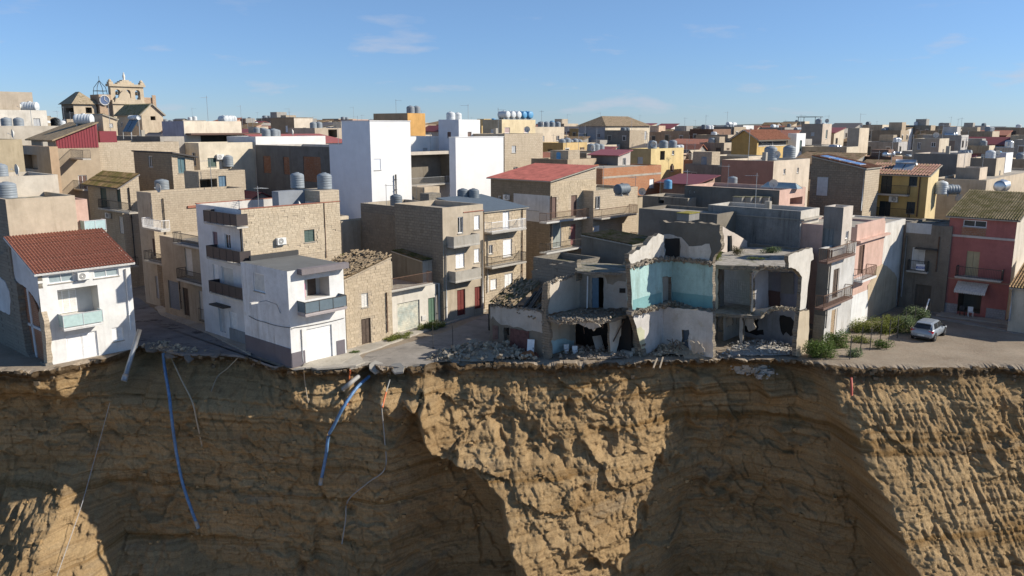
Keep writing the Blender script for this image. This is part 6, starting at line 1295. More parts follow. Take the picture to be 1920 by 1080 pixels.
# bell gable with three arched openings
mbw = MB(); P_ = ch.P('R'); u0, zb_ = chz_(985, 470); u1, zt_ = chz_(1500, 205)
n_ = 3; ow = (u1-u0)/7; segs = []
xs_ = [u0+(u1-u0)*f for f in (.21,.52,.81)]; zs0 = ch.h+.2; oh = (zt_-ch.h)*.72; hw = ow*.55
edges = [u0]+[e for x in xs_ for e in (x-hw, x+hw)]+[u1]
for k in range(0, len(edges), 2): mbw.box(edges[k],1.0,ch.h-.6,edges[k+1],2.4,zt_)
for x in xs_:
    mbw.box(x-hw,1.0,ch.h-.6,x+hw,2.4,zs0)
    zs = zs0+oh-hw; pts = [(x+hw*math.cos(t), zs+hw*math.sin(t)) for t in [math.pi*i/10 for i in range(11)]]
    for i in range(10):
        (a_,b_),(c_,d_) = pts[i], pts[i+1]
        mbw.face([(a_,1.0,b_),(a_,1.0,zt_),(c_,1.0,zt_),(c_,1.0,d_)]); mbw.face([(a_,2.4,b_),(c_,2.4,d_),(c_,2.4,zt_),(a_,2.4,zt_)]); mbw.face([(a_,1.0,b_),(c_,1.0,d_),(c_,2.4,d_),(a_,2.4,b_)])
    mbw.face([(x-hw,1.0,zt_),(x-hw,2.4,zt_),(x+hw,2.4,zt_),(x+hw,1.0,zt_)])
bg_ = mbw.build('bell_gable', SANDC, ch.root)
for x in xs_:
    mb = MB(); mb.lathe([(.05,.9),(.25,.8),(.34,.3),(.5,0),(.42,0),(0,.7)], c=(x,1.7,zs0+oh*.45), seg=12); mb.build('bell', simple((.07,.06,.05),.5,'bronze',metal=.6), bg_, smooth=True)
mb = MB(); mb.box(u0-.4,.6,zt_+.004,u1+.4,2.8,zt_+.6); mb.build('cornice', SANDC, bg_)
for x in (u0+.2, u1-.2): mb = MB(); mb.box(x-.5,.9,zt_+.604,x+.5,2.2,zt_+1.1); mb.lathe([(.4,1.1),(.48,1.3),(.28,1.6),(0,1.8)], c=(x,1.6,zt_), seg=10); mb.build('finial', SANDC, bg_)
xm = u0+(u1-u0)*.46; mb = MB()
for i,(w__,h__) in enumerate(((2.6,.35),(1.9,.7),(1.1,1.0))): mb.box(xm-w__/1.3,.8,zt_+.604+(0,.35,.7)[i],xm+w__/1.3,2.4,zt_+.6+h__)
mb.build('pedestal', SANDC, bg_); mb = MB(); mb.lathe([(.28,0),(.25,.4),(.32,.85),(.27,1.3),(.13,1.45),(.18,1.6),(.13,1.8),(0,1.87)], c=(xm,1.6,zt_+1.6), seg=12); mb.build('statue', plaster((.68,.64,.58),.2,key='statue_stone'), bg_, smooth=True)
# curved pediment in front, turret with clock, nave and chapels
mb = MB(); q = [(1010,455),(1020,395),(1075,372),(1085,320),(1135,262),(1200,258),(1250,320),(1262,385),(1330,400),(1450,420),(1462,470)]; pp = [chz_(x, y, .3) for x, y in q]
mb.face([P_(u,z,.3) for u,z in pp]); mb.face([P_(u,z,-.3) for u,z in reversed(pp)])
for i in range(len(pp)): j = (i+1)%len(pp); mb.face([P_(*pp[i],.3),P_(*pp[i],-.3),P_(*pp[j],-.3),P_(*pp[j],.3)])
mb.build('pediment', SANDC, ch.root)
ua_, zq = chz_(762, 320); ub_, _ = chz_(925, 320); mb = MB(); mb.box(ua_,.8,0,ub_+.6,6,zq); tw_ = mb.build('clock_turret', SANDB, ch.root)
uc_, zc_ = chz_(852, 418); mb = MB(); mb.tube([(uc_,.5,zc_),(uc_,.79,zc_)], 1.15, 20); cl_ = mb.build('clock', simple((.10,.14,.25),.4,'clock_face'), tw_); mb = MB()
mb.tube([(uc_+1.15*math.cos(k*.3142),.48,zc_+1.15*math.sin(k*.3142)) for k in range(21)], .12, 6, cap=False); mb.bar((uc_,.44,zc_),(uc_,.44,zc_+.9),.1); mb.bar((uc_,.44,zc_),(uc_+.6,.44,zc_-.3),.1); mb.build('clock_ring', PALE, cl_)
mb = MB(); zc2 = zq
for (i,j) in ((-1,-1),(1,-1),(1,1),(-1,1)):
    cx_, cy_ = (ua_+ub_)/2+.2, 3.2; mb.bar((cx_+i*1.2,cy_+j*1.2,zc2),(cx_+i*1.0,cy_+j*1.0,zc2+1.7),.1); mb.bar((cx_+i*1.0,cy_+j*1.0,zc2+1.7),(cx_,cy_,zc2+3.4),.1); mb.bar((cx_+i*1.2,cy_+j*1.2,zc2+.9),(cx_+j*-1.2,cy_+i*1.2,zc2+.9),.12)
mb.bar((cx_,cy_,zc2+3.4),(cx_,cy_,zc2+4.4),.08); mb.build('bell_cage', IRON, tw_)
ur_, zr_ = chz_(1690, 375); mb = MB(); mb.box(u1,1.2,0,ur_,5,zr_); mb.box(ur_-.7,.9,0,ur_+.2,1.19,zr_+.6); mb.build('side_wing', SANDB, ch.root)
mid('chapel', 'low gabled chapel in front of the church', 1440, 650, 185, lx=1040, rx=1790, R_=SANDC, c=CH, cat='chapel', roof=('gableY', 2.2, 'tiles', moss_mat((.34,.29,.18), (.16,.15,.06), .4, 'chapel_tile'), .4, .2), ops=(('R',1590,680,1672,745,'void'),))
mid('hip_roof_palace', 'square house with brown hipped roof left of the church', 325, 478, 200, lx=128, rx=700, R_=SANDC, L_=plaster((.20,.17,.13),.4,key='palace_shade'), c=CH, roof=('hip', 3.0, 'plain', moss_mat((.36,.29,.20), amt=.25, key='palace_tile'), .6, .25), ops=(('R',530,535,632,630,'void'),('L',205,545,330,620,'void')))
mid('rampart_house', 'low sandstone house with mossy roof under the church clock', 800, 660, 175, lx=330, rx=1030, R_=SANDC, c=CH, b=12, roof=('monoX', -1.0, 'tiles', moss_mat((.26,.21,.12), amt=.6, key='rampart_tile'), .3, .2))
r = empty('solar_heater', AY(243,248,118), ROTZ); tag(r, 'two dark blue solar collectors under a white drum below the church', 'solar heater'); r.location = AY(243, 248, 118); r.scale = (1.2,1.2,1.2)
mb = MB(); mb.tube([(.7,-1.2,1.7),(.7,1.2,1.7)], .28, 12); mb.build('drum', TANKC['pale'], r, smooth=True)
for j in (-.62,.62): mb = MB(); mb.obox((.2,j,.8), (.5,0,.75), (0,.55,0), (-.03,0,.03)); mb.build('collector', simple((.02,.045,.08),.12,'dark_collector'), r)
mb = MB()
for j in (-1.1,1.1): mb.bar((.7,j,-2.5),(.7,j,1.5),.06); mb.bar((-.3,j,-2.5),(-.3,j,.1),.06)
mb.build('stand', GALV, r)
mid('roof_terrace_house', 'grey roof terrace with rails below the church', 300, 256, 112, lx=215, rx=345, R_=(.40,.37,.33), L_=(.22,.20,.18))
# ---- cream veranda house and lilac wall
S_ = mid('lilac_wall_house', 'cream house with lilac-grey side wall and brown veranda roof', 344, 227, 122, lx=303, rx=452, R_=(.70,.62,.50), L_=(.34,.34,.42), ops=(('R',1355,410,1600,460,'void',None,C1),('R',1403,562,1460,620,'shutter',GREENS,C1)))
zv = S_.rect('R',1260,375,1700,405,C1)[2]; S_.box('veranda_roof', simple((.12,.065,.05),.7,'brown_roof'), 'R', 0.2, S_.a+2.2, zv, zv+.25, .02, 1.6); z5 = S_.rect('R',1360,515,1640,530,C1)[2]; S_.box('tile_ledge', TERRA, 'R', S_.a*.1, S_.a, z5, z5+.2, .01, .5)
S2 = mid('cream_lower_house', 'cream lower house with air conditioner under the veranda house', 372, 268, 112, rx=482, b=6, R_=(.68,.60,.47), ops=(('R',1403,562,1460,622,'shutter',GREENS,C1),)); S2.ac('R',1490,555,C1,1.0)
tank_px(Eu, 428, 313, 'grey ribbed tank standing behind the rooftop room', s=1.2, z=Eu.zroof); tank_px(Eu, 367, 318, 'pale blue tank beside the small stone house', col='blue', s=1.0, z=Eu.zroof-.6)
for i in range(5): tank(roof_pt(S_,420+i*6.5,2.0), f'pale grey tank in the tight row behind the veranda house, {nth(i,5)} of five', 'flat', 'pale', 1.1, rz=ROTZ+math.pi/2)
mid('grey_patched_house', 'dark grey block house with red brick-filled openings', 640, 276, 104, lx=478, a=8, R_=(.5,.47,.43), L_=plaster((.17,.165,.155),.7,key='patched_grey'), ops=(('L',393,410,510,580,'bricked',BRICK,C5),('L',258,412,298,530,'bricked',BRICK,C5),('L',122,405,172,520,'bricked',BRICK,C5)))
mid('white_parapet_house', 'house with white parapet and red sheet roof behind the grey patched wall', 479, 256, 118, rx=610, b=8, R_=(.74,.72,.70), dirt=.15)
q = mid('red_strip_roof', 'long low house with dusky red sheet roof left of the white tower', 520, 270, 121, rx=660, b=9, R_=(.66,.58,.5), roof=('monoY', 1.2, 'plain', simple((.33,.10,.09),.7,'dusky_red_sheet'), .2, .12))
mid('tan_gable_house', 'tan gabled house with cream side, left of the white tower', 551, 221, 152, lx=507, rx=586, R_=(.72,.63,.52), L_=(.40,.29,.19), roof=('gableX', .01, 'plain', ROOFC, .1, .1), ops=(('L',270,200,286,245,'blind',WHITEP,C5),))
mid('brown_eave_house', 'house with wide brown eave between tan gable and white tower', 590, 240, 140, rx=660, b=8, R_=(.5,.42,.33), ops=(('R',560,225,620,280,'void',None,C5),))
# ---- the white tower block
PW = plaster((.74,.74,.74), .06, key='tower_white')
Pt = Bld('white_tower', 'tall plain white tower house with one shuttered window', 'house', cx=693, ty=227, Y=95, lx=640, rx=769, mats={'*': PW, 'L': plaster((.72,.75,.82),.06,key='tower_white_shade')})  # left side is a bluish copy of the white: its shade painted in
Pt.op('R', 870,425,914,500,'shutter',mat=WHITEP,c=C5); Pt.flat(.25, cap=PW).finish(); Pt.pipe('R',1015,530,668,IRON,C5,.09,'flue',.2)
Pt2 = Bld('white_tower_wing', 'lower white wing stepped against the white tower', 'house', cx=698.5, ty=273, Y=95.3, lx=617, a=5, mats={'*': plaster((.72,.75,.82),.06,key='tower_white_shade')}); Pt2.flat(.25, cap=PW); Pt2.p = Pt2.p; Pt2.finish()
mid('balcony_block', 'beige block with deep balconies between the two white houses', 760, 285, 112, rx=848, b=8, R_=(.56,.50,.43), ops=(('R',1120,395,1390,590,'void',None,C5),)).balcony('R',1115,1390,605,1.0,'iron',GALV,c=C5)
mid('white_terrace_house', 'white terrace wall above the deep balconies', 762, 256, 118, rx=826, b=7, R_=(.76,.75,.73), dirt=.1)
Q1 = Bld('white_block', 'plain white block with stepped top right of the balconies', 'house', cx=854, ty=258, Y=101, lx=842, rx=944, mats={'*': PW, 'L': plaster((.62,.64,.70),.06,key='q_shade')}); Q1.flat(.25, cap=PW).finish()  # left side a darker bluish white, shade put into the colour
mid('white_stair_house', 'small white stair house with glazed lean-to above the white block', 860, 224, 118, lx=822, rx=900, R_=(.72,.72,.72), L_=(.56,.57,.62), dirt=.1)
V1 = mid('orange_house', 'small orange house with two grey tanks beside the white tower', 764, 212, 150, lx=700, rx=797, R_=(.62,.36,.13), L_=(.36,.27,.18)); V1t = [(770,211),(781,210)]
for i,(x,y) in enumerate(V1t): tank(roof_pt(V1,x,1.2+i*.2), f'{("left","right")[i]} grey tank on the small orange house', s=1.25)
Wc = mid('cream_tank_house', 'cream house with a row of blue tanks on its parapet', 941, 224, 140, lx=905, rx=1004, R_=(.70,.58,.38), L_=(.45,.38,.27), ops=(('R',178,150,216,192,'blind',simple((.42,.30,.28),.6,'rose_blind'),R2),('R',318,150,352,190,'blind',simple((.42,.30,.28),.6,'rose_blind'),R2)))
for i in range(6): tank(roof_pt(Wc,945+i*10.5,1.5,.4), f'tank in the blue row on the cream parapet house, {nth(i,6)} of six', 'flat', ('pale','pale','pale','blue','blue','blue')[i], 1.25, rz=ROTZ+math.pi/2)
mid('stained_stone_wall', 'tall stained sandstone wall right of the white block', 946, 251, 116, rx=1018, b=8, R_=STN, )
TT = mid('tank_terrace', 'low cream terrace with a line of small grey tanks', 1004, 238, 155, lx=985, rx=1058, R_=(.60,.52,.40))
for i in range(4): tank(roof_pt(TT,1014+i*10.5,1.2), f'small grey tank on the low cream terrace, {nth(i,4)} of four', s=1.0)
mid('grey_long_house', 'long grey house with three dark windows behind the red roof', 1100, 287, 122, lx=1018, rx=1135, R_=(.46,.40,.32), L_=(.27,.235,.185), ops=(('L',497,370,532,410,'glass',None,R2),('L',614,370,655,410,'glass',None,R2),('L',678,372,720,410,'glass',None,R2)))
mid('villa', 'pale villa with low hipped roof on the centre skyline', 1135, 236, 185, lx=1085, rx=1218, R_=(.62,.54,.42), L_=(.40,.38,.38), roof=('hip', 2.2, 'plain', moss_mat((.25,.19,.13), amt=.2, key='villa_tile'), .5, .2))
mid('maroon_roof_house', 'grey rooftop house with thin maroon roof in the centre', 1159, 292, 114, lx=1108, rx=1182, R_=(.52,.48,.44), L_=(.20,.19,.18), roof=('monoX', .6, 'plain', simple((.28,.09,.10),.6,'maroon_slab'), .4, .12), ops=(('R',1032,370,1055,425,'glass',None,R2),))
YL = mid('yellow_block', 'pale yellow block with three grey tanks on the roof', 1221, 279, 126, lx=1180, rx=1282, R_=(.68,.54,.28), L_=(.44,.34,.18), ops=(('R',1388,318,1405,348,'glass',None,R2),('R',1380,425,1402,470,'blind',BROWNS,R2),('R',1302,320,1336,385,'void',None,R2)))
for i,x in enumerate((1223,1244,1261)): tank(roof_pt(YL,x,1.5), f'grey tank on the pale yellow block, {nth(i,3)} of three', s=1.15)
Ob = Bld('orange_brick_house', 'unplastered orange brick house wall with white vent grille', 'house', cx=1130, ty=316, Y=103, rx=1240, b=7, mats={'*': stone((.50,.24,.13),(.43,.20,.11),(.50,.36,.26),.32,.2,key='orange_brick',dirt=.12)}); Ob.op('R', 1225,522,1258,588,'blind',mat=WHITEP,c=R2); Ob.flat(.15).finish()
u0,u1,z0,z1 = Ob.rect('R',880,488,1310,505,R2); Ob.box('concrete_band', CONC, 'R', 0, Ob.a, z0, z0+.25, 0, .03)
mid('grey_stub', 'small stone stub house with lattice top below the orange brick', 1185, 372, 97, rx=1222, b=5, R_=(.46,.39,.29))
mid('salmon_house', 'salmon pink house with solar array on its roof', 1305, 300, 128, lx=1282, rx=1332, R_=(.62,.40,.30), L_=(.36,.19,.13), ops=(('R',1530,360,1555,385,'glass',None,R2),))
mid('maroon_awning_house', 'house with broad maroon sheet canopy right of the orange brick', 1300, 345, 108, lx=1242, rx=1340, R_=(.42,.30,.24), L_=(.3,.24,.2), roof=('monoX', .8, 'plain', simple((.17,.05,.06),.6,'maroon_canopy'), .8, .1))
mid('ochre_veranda_house', 'ochre house with white glazed veranda and red tiled roof', 1420, 262, 140, lx=1372, rx=1476, R_=(.60,.42,.17), L_=(.42,.28,.11), roof=('gableX', 1.5, 'tiles', moss_mat((.36,.16,.10), amt=.05, key='veranda_tile'), .4, .15), ops=(('R',640,290,880,330,'glass',None,R3),))
mid('white_cube_house', 'small bright white house behind the glazed veranda', 1494, 250, 150, lx=1478, rx=1511, R_=(.76,.76,.76), dirt=.1)
mid('pergola_house', 'tall grey house with open pergola roof on the right skyline', 1543, 232, 175, lx=1503, rx=1560, R_=(.58,.50,.42), L_=(.30,.265,.23))
pg = empty('pergola', AY(1528, 232, 180), ROTZ); tag(pg, 'thin steel pergola standing on the right skyline house', 'pergola')
mb = MB()
for (i,j) in ((0,0),(4,0),(4,5),(0,5)): mb.bar((i,j,-.2),(i,j,2.0),.12)
mb.build('posts', IRON, pg)['kind'] = 'stuff'; mb = MB(); mb.box(-.5,-.5,2.0,4.5,5.5,2.18); mb.build('roof', IRON, pg); pg.scale = (.75,.75,.7)
mid('beige_tower_house', 'pale tower house with two dark tanks on the right skyline', 1612, 240, 170, lx=1590, rx=1630, R_=(.64,.54,.42), L_=(.42,.36,.29))
mid('tan_box_house', 'tan house with two dark windows above the yellow house', 1762, 260, 135, lx=1713, rx=1780, R_=(.58,.51,.40), L_=(.42,.36,.28), ops=(('L',540,300,568,360,'glass',None,R4),('L',655,300,695,340,'glass',None,R4)))
mid('long_grey_wall', 'long shaded grey wall above the yellow house roof', 1796, 289, 118, lx=1714, rx=1822, R_=(.56,.49,.42), L_=(.22,.205,.185))
mid('white_side_house', 'house with bright white side wall at the right', 1887, 287, 120, lx=1855, rx=1900, R_=(.76,.76,.77), L_=(.42,.42,.50), dirt=.1)
mid('brick_top_house', 'stone house with brick-red parapet behind the mossy roof', 1838, 315, 104, lx=1793, rx=1852, R_=(.60,.50,.40), L_=(.34,.29,.235), ops=(('L',985,640,1030,700,'blind',simple((.2,.09,.06),.7,'brick_shutter'),R4),))
mid('stone_stub_house', 'stone house with pale right wall and pink chimney', 1869, 297, 112, lx=1820, rx=1885, R_=(.55,.47,.36), L_=(.24,.205,.165))
mid('long_cream_wall', 'long low cream wall behind the silver lying tank', 1850, 338, 98, rx=1960, b=6, R_=(.52,.44,.34))
for i,(x,y) in enumerate(((1764,364),(1782,367))): tank(AY(x, y, 92), f'{("left white","right grey")[i]} tank beside the yellow house', 'up' if i == 0 else 'flat', ('pale','grey')[i], 1.1)

# ---- clutter on the measured roofs: aerials, dishes, tanks, chimneys
def dish(loc, label, rz, s_=.45):
    r = empty('satellite_dish', loc, rz); tag(r, label, 'satellite dish', 'satellite dishes on the roofs'); mb = MB(); mb.tube([(0,0,0),(0,0,.9)], .03, 6); mb.build('mast', GALV, r)
    mb = MB(); n0 = 0; rings = [(0.02,.0),(.2,.02),(.4,.08),(.5,.13)]; seg = 14
    for (q, d) in rings:
        for k in range(seg): a = 2*math.pi*k/seg; mb.v.append((-d*1.6+.1, q*math.cos(a)*s_*2, .95+q*math.sin(a)*s_*2))
    for i in range(3):
        for k in range(seg): k2 = (k+1)%seg; mb.f.append((i*seg+k, i*seg+k2, (i+1)*seg+k2, (i+1)*seg+k)); mb.m.append(0); mb.t.append(1.0)
    mb.build('reflector', PALE, r, smooth=True); mb = MB(); mb.bar((.1,0,.6),(-.45,0,.95),.03); mb.obox((-.47,0,.97),(.05,0,0),(0,.04,0),(0,0,.05)); mb.build('feed_arm', GALV, r); return r
for k, b in enumerate(MIDS+[B0, Dh, Eh, K3, Nh, X5, W1, W5, Yh, Gh]):
    nm = b.name.replace('_', ' ')
    if b.roofspec[0] != 'flat': continue
    P_at = lambda fu, fv, z=0.0: b.p+U2*b.a*fu+V2*b.b*fv+Vector((0,0,b.zroof-b.p.z+z))
    if AUTO.random() < .7: antenna(P_at(AUTO.uniform(.15,.85), AUTO.uniform(.1,.8)), f'thin aerial on the roof of the {nm}', AUTO.uniform(2.4,4.2), 6, AUTO.uniform(0,6.28))
    if AUTO.random() < .4: dish(P_at(AUTO.uniform(.1,.9), AUTO.uniform(.05,.3)), f'pale satellite dish on the roof of the {nm}', AUTO.uniform(-.8,.8)+ROTZ)
    if AUTO.random() < .5 and b.a > 3 and b.b > 3 and b not in (Wc, YL, V1, TT, U_3, Yh, Gh, X5, Eh, W1, W5, Nh):
        n = AUTO.choice((1,2,2,3)); c_ = AUTO.choice(('grey','grey','pale','dark')); u0 = AUTO.uniform(.1,.5)
        for i in range(n): tank(b.p+U2*(b.a*u0+i*1.35)+V2*b.b*AUTO.uniform(.35,.55)+Vector((0,0,b.zroof-b.p.z)), f'{c_} tank on the roof of the {nm}'+(f', {nth(i,n)} of its row' if n > 1 else ''), 'up', c_, AUTO.uniform(.95,1.1)) if u0*b.a+i*1.35 < b.a-.7 else None
    if AUTO.random() < .5:
        mb = MB(); x, y = b.a*AUTO.uniform(.15,.8), b.b*AUTO.uniform(.3,.8); z0 = b.zroof-b.p.z+.004; mb.box(x,y,z0,x+.5,y+.5,z0+AUTO.uniform(.8,1.5)); mb.build('chimney', CONC, b.root)
# ================================================================== FAR ROWS OF HOUSES
SKY_X = [-200,0,90,320,480,600,700,900,1000,1100,1250,1400,1500,1560,1640,1750,1920,2200]
SKY_Y = [225,232,236,234,232,233,232,236,240,243,243,241,238,240,243,246,246,247]
PAL = [('cream',(.62,.54,.42)),('beige',(.52,.44,.34)),('sandstone',None),('grey concrete',(.36,.34,.31)),('ochre',(.60,.44,.22)),('salmon',(.58,.38,.29)),('white',(.72,.72,.71)),('tan',(.46,.37,.27)),('brown',(.24,.15,.11)),('pale grey',(.50,.48,.46)),('peach',(.64,.48,.36))]
PW_ = [17,20,14,20,6,6,7,14,9,8,4]
far_mats = {}
for n_, c_ in PAL: far_mats[n_] = (plaster(c_, .4, key='town_plaster') if c_ else STN2, plaster((c_[0]*.62, c_[1]*.59, c_[2]*.56), .6, key='town_shade') if c_ else DSTN)  # second tone is a darkened copy for left walls, painted shade
ROOFS = {'terracotta tile': TERRA, 'mossy brown tile': moss_mat((.28,.19,.12), amt=.4, key='far_tile'), 'maroon sheet': simple((.22,.06,.06),.6,'far_maroon'), 'dark sheet': simple((.10,.09,.09),.7,'far_dark')}
ZONES = [(0,300,'by the church hill'),(300,620,'beyond the veranda house'),(620,950,'behind the white tower'),(950,1120,'beyond the red sheet roof'),(1120,1350,'beyond the orange brick wall'),(1350,1520,'beyond the brown-cream house'),(1520,1640,'beyond the solar stone house'),(1640,1790,'beyond the yellow house'),(1790,2400,'beyond the red house')]
rf = random.Random(21); FAR = []; TK = []; AN = []
gl_far = simple((.03,.033,.037), .3, 'far_window'); sh_far = simple((.20,.15,.12), .7, 'far_shutter')
def rect_pts(x, y, a, b): return [Vector((x,y,0)), Vector((x,y,0))+U2*a, Vector((x,y,0))+U2*a+V2*b, Vector((x,y,0))+V2*b]
FR = []
for (x, y, a, b) in FOOT: q = rect_pts(x, y, a, b); c_ = (q[0]+q[2])/2; FR.append((c_.dot(U2), c_.dot(V2), a/2, b/2))
def free(cu, cv_, ha, hb): return all(abs(cu-u) > ha+p-.3 or abs(cv_-v) > hb+q-.3 for (u, v, p, q) in FR)
cands = []
u = -60.0; row = 0
while u < 420:
    du = rf.uniform(4.6, 7.6); v = -320.0
    while v < 360:
        dv = rf.uniform(5.2, 9.5); p = U2*u+V2*v
        if 88 < p.y < 400 and abs(p.x) < p.y*.68+12: cands.append((p.y, u, v, du, dv))
        v += dv+(rf.random() < .12)*3.5
    u += du+(4.0 if row % 4 == 3 else .2); row += 1
cands.sort()
skyline = {}
for (Y, u, v, du, dv) in cands:
    if Y > 300 and rf.random() < .3: continue
    p = U2*u+V2*v; x, y = p.x, p.y
    a, b = du-.3, dv-.1; zg = terrain(x, y); hh = rf.choice((5.6,6.4,7.2,8.4,9.4,10.2,11.5))+rf.uniform(-.6,.7)
    lim = np.interp(proj((x, y, zg))[0], SKY_X, SKY_Y)-(rf.random()**3)*11
    zl = AY(960, lim, y+6).z; hh = min(hh, zl-zg)
    if Y < 108: hh = min(hh, 7.0)
    if hh < 3.0: continue
    if not free(u+a/2, v+b/2, a/2, b/2):
        ok = False
        for (a2, b2) in ((a*.7,b*.7),(a*.5,b),(a,b*.5)):
            if free(u+a2/2, v+b2/2, a2/2, b2/2): a, b = a2, b2; ok = True; break
        if not ok or min(a, b) < 3.5: continue
    px, py = proj((x, y, zg+hh)); pl_ = proj((x+V2.x*b, y+V2.y*b, zg+hh))[0]; pr_ = proj((x+U2.x*a, y+U2.y*a, zg+hh))[0]
    if pr_ < -60 or pl_ > 1990: continue
    # is the top of this house seen over the ones in front?
    cols = range(int(pl_//8), int(pr_//8)+1); top = min(py, proj((x+U2.x*a+V2.x*b, y+U2.y*a+V2.y*b, zg+hh))[1])
    vis = [skyline.get(k, 999)-top for k in cols]
    if not vis or max(vis) < 2.2 or sum(q > 1.5 for q in vis) < 2: continue
    for k in cols: skyline[k] = min(skyline.get(k, 999), top)
    FAR.append((x, y, a, b, zg, hh, px, top))
FAR.sort(key=lambda q: q[1])
REST = FAR[300:]; FAR = FAR[:300]
recs = []
for (x, y, a, b, zg, hh, px, top) in FAR:
    cn = rf.choices([q[0] for q in PAL], PW_)[0]; mR, mL = far_mats[cn]; root = empty('town_house', (x, y, zg), ROTZ)
    k = rf.random(); rk = 'flat roof' if k < .66 else rf.choice(list(ROOFS)); par = .0
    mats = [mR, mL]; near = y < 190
    mb = MB(); holes = []
    hm = hh
    if rk != 'flat roof':
        rise = rf.uniform(.8, 1.8); kind = rf.choice(('mono','gable')); hm = hh-rise
    for z0, z1 in ((-3, hm),):
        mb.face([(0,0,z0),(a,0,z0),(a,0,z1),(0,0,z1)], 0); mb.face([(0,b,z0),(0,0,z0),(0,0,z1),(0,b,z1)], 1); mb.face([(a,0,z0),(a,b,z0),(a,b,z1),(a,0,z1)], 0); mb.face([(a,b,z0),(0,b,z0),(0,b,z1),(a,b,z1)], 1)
    rm = MB()
    if rk == 'flat roof':
        pr = rf.uniform(.2, .9); q = .22; i_ = [(q,q),(a-q,q),(a-q,b-q),(q,b-q)]; o_ = [(0,0),(a,0),(a,b),(0,b)]
        for j in range(4): j2 = (j+1)%4; mb.face([(*o_[j],hm),(*o_[j2],hm),(*i_[j2],hm),(*i_[j],hm)], 0); mb.face([(*i_[j],hm),(*i_[j2],hm),(*i_[j2],hm-pr),(*i_[j],hm-pr)], 0)
        rm.face([(*p_,hm-pr) for p_ in i_]); rmat = ROOFC; zr_ = zg+hm-pr
    else:
        ov = .3; rmat = ROOFS[rk]; zr_ = None
        if kind == 'mono':
            mb.face([(0,0,hm),(a,0,hm),(a,0,hm+rise)], 0); mb.face([(0,b,hm),(a,b,hm+rise),(a,b,hm)], 0); mb.face([(a,0,hm),(a,b,hm),(a,b,hm+rise),(a,0,hm+rise)], 1); A_, B_ = (-ov,-ov,hm+.02), (a+ov,-ov,hm+rise+.08); C_, D_ = (a+ov,b+ov,hm+rise+.08), (-ov,b+ov,hm+.02)
            rm.face([A_,B_,C_,D_]); rm.face([(p_[0],p_[1],p_[2]+.14) for p_ in (A_,B_,C_,D_)])
            for p_, q_ in ((A_,B_),(B_,C_),(C_,D_),(D_,A_)): rm.face([p_,q_,(q_[0],q_[1],q_[2]+.14),(p_[0],p_[1],p_[2]+.14)])
        else:
            mb.face([(0,0,hm),(a,0,hm),(a/2,0,hm+rise)], 0); mb.face([(a,b,hm),(0,b,hm),(a/2,b,hm+rise)], 0)
            for sx in (0, 1):
                e = -ov if sx == 0 else a+ov; z_ = hm-rise*ov*2/a+.03; A_, B_, C_, D_ = (e,-ov,z_), (a/2,-ov,hm+rise+.03), (a/2,b+ov,hm+rise+.03), (e,b+ov,z_); rm.face([A_,B_,C_,D_]); rm.face([(p_[0],p_[1],p_[2]+.14) for p_ in (A_,B_,C_,D_)])
                for p_, q_ in ((A_,B_),(C_,D_),(D_,A_)): rm.face([p_,q_,(q_[0],q_[1],q_[2]+.14),(p_[0],p_[1],p_[2]+.14)])
    mb.build('wall', mats, root); rm.build('roof', rmat, root)
    # windows: each a part (frame, and a pane set into it)
    nwin = 0
    if y < 260:
        for face, Lf in (('R', a), ('L', b)):
            n = 0 if rf.random() < .22 else max(1, int(Lf/rf.uniform(2.0,3.2)))
            for fl in range(2):
                zc = hm-1.9-fl*3.1
                if zc < 1 or (fl == 1 and y > 170): continue
                for i in range(n):
                    if rf.random() < .2: continue
                    uc = Lf*(i+.5)/n+rf.uniform(-.3,.3); ww, wh = rf.choice(((.5,.6),(.55,1.05),(.45,.5))); P = (lambda u_, z_, d: (u_, -d, z_)) if face == 'R' else (lambda u_, z_, d: (-d, u_, z_))
                    if wh > 1: zc_ = zc-.1
                    else: zc_ = zc+.2
                    wb = MB(); f_ = .08
                    for (u0, u1, z0, z1) in ((uc-ww,uc-ww+f_,zc_-wh,zc_+wh),(uc+ww-f_,uc+ww,zc_-wh,zc_+wh),(uc-ww+f_,uc+ww-f_,zc_+wh-f_,zc_+wh),(uc-ww+f_,uc+ww-f_,zc_-wh,zc_-wh+f_),(uc-ww-.1,uc+ww+.1,zc_+wh+.01,zc_+wh+.09)):
                        p0, p1 = P(u0,z0,-.05), P(u1,z1,.07); wb.box(min(p0[0],p1[0]),min(p0[1],p1[1]),z0,max(p0[0],p1[0]),max(p0[1],p1[1]),z1)
                    wo = wb.build('window', rf.choice((CONC, PALE, WOODD)), root); pb = MB(); p0, p1 = P(uc-ww+f_,0,.004), P(uc+ww-f_,0,.02); pb.box(min(p0[0],p1[0]),min(p0[1],p1[1]),zc_-wh+f_,max(p0[0],p1[0]),max(p0[1],p1[1]),zc_+wh-f_); pb.build('pane', rf.choice((gl_far, gl_far, sh_far)), wo); nwin += 1
    nt_ = 0
    if rk == 'flat roof' and rf.random() < .8:
        nt_ = rf.choice((1,2,2,3,3,4)); col = rf.choices(('grey','pale','blue','dark','steel'), (45,28,6,14,7))[0]; kd = 'up' if rf.random() < .7 else 'flat'
        tx, ty_ = rf.uniform(1, max(1.1, a-1.2*nt_-1)), rf.uniform(1, max(1.1,b-1.2))
        nt_ = min(nt_, max(1, int((a-2)/1.35)))
        TK.append((x, y, zr_, a, b, tx, ty_, nt_, col, kd))
    if rf.random() < .55 and y < 300: AN.append((x, y, zg+hm-.3, rf.uniform(.4,a-.4), rf.uniform(.4,b-.4), rf.uniform(2.2,4.2), rf.uniform(0,6.28)))
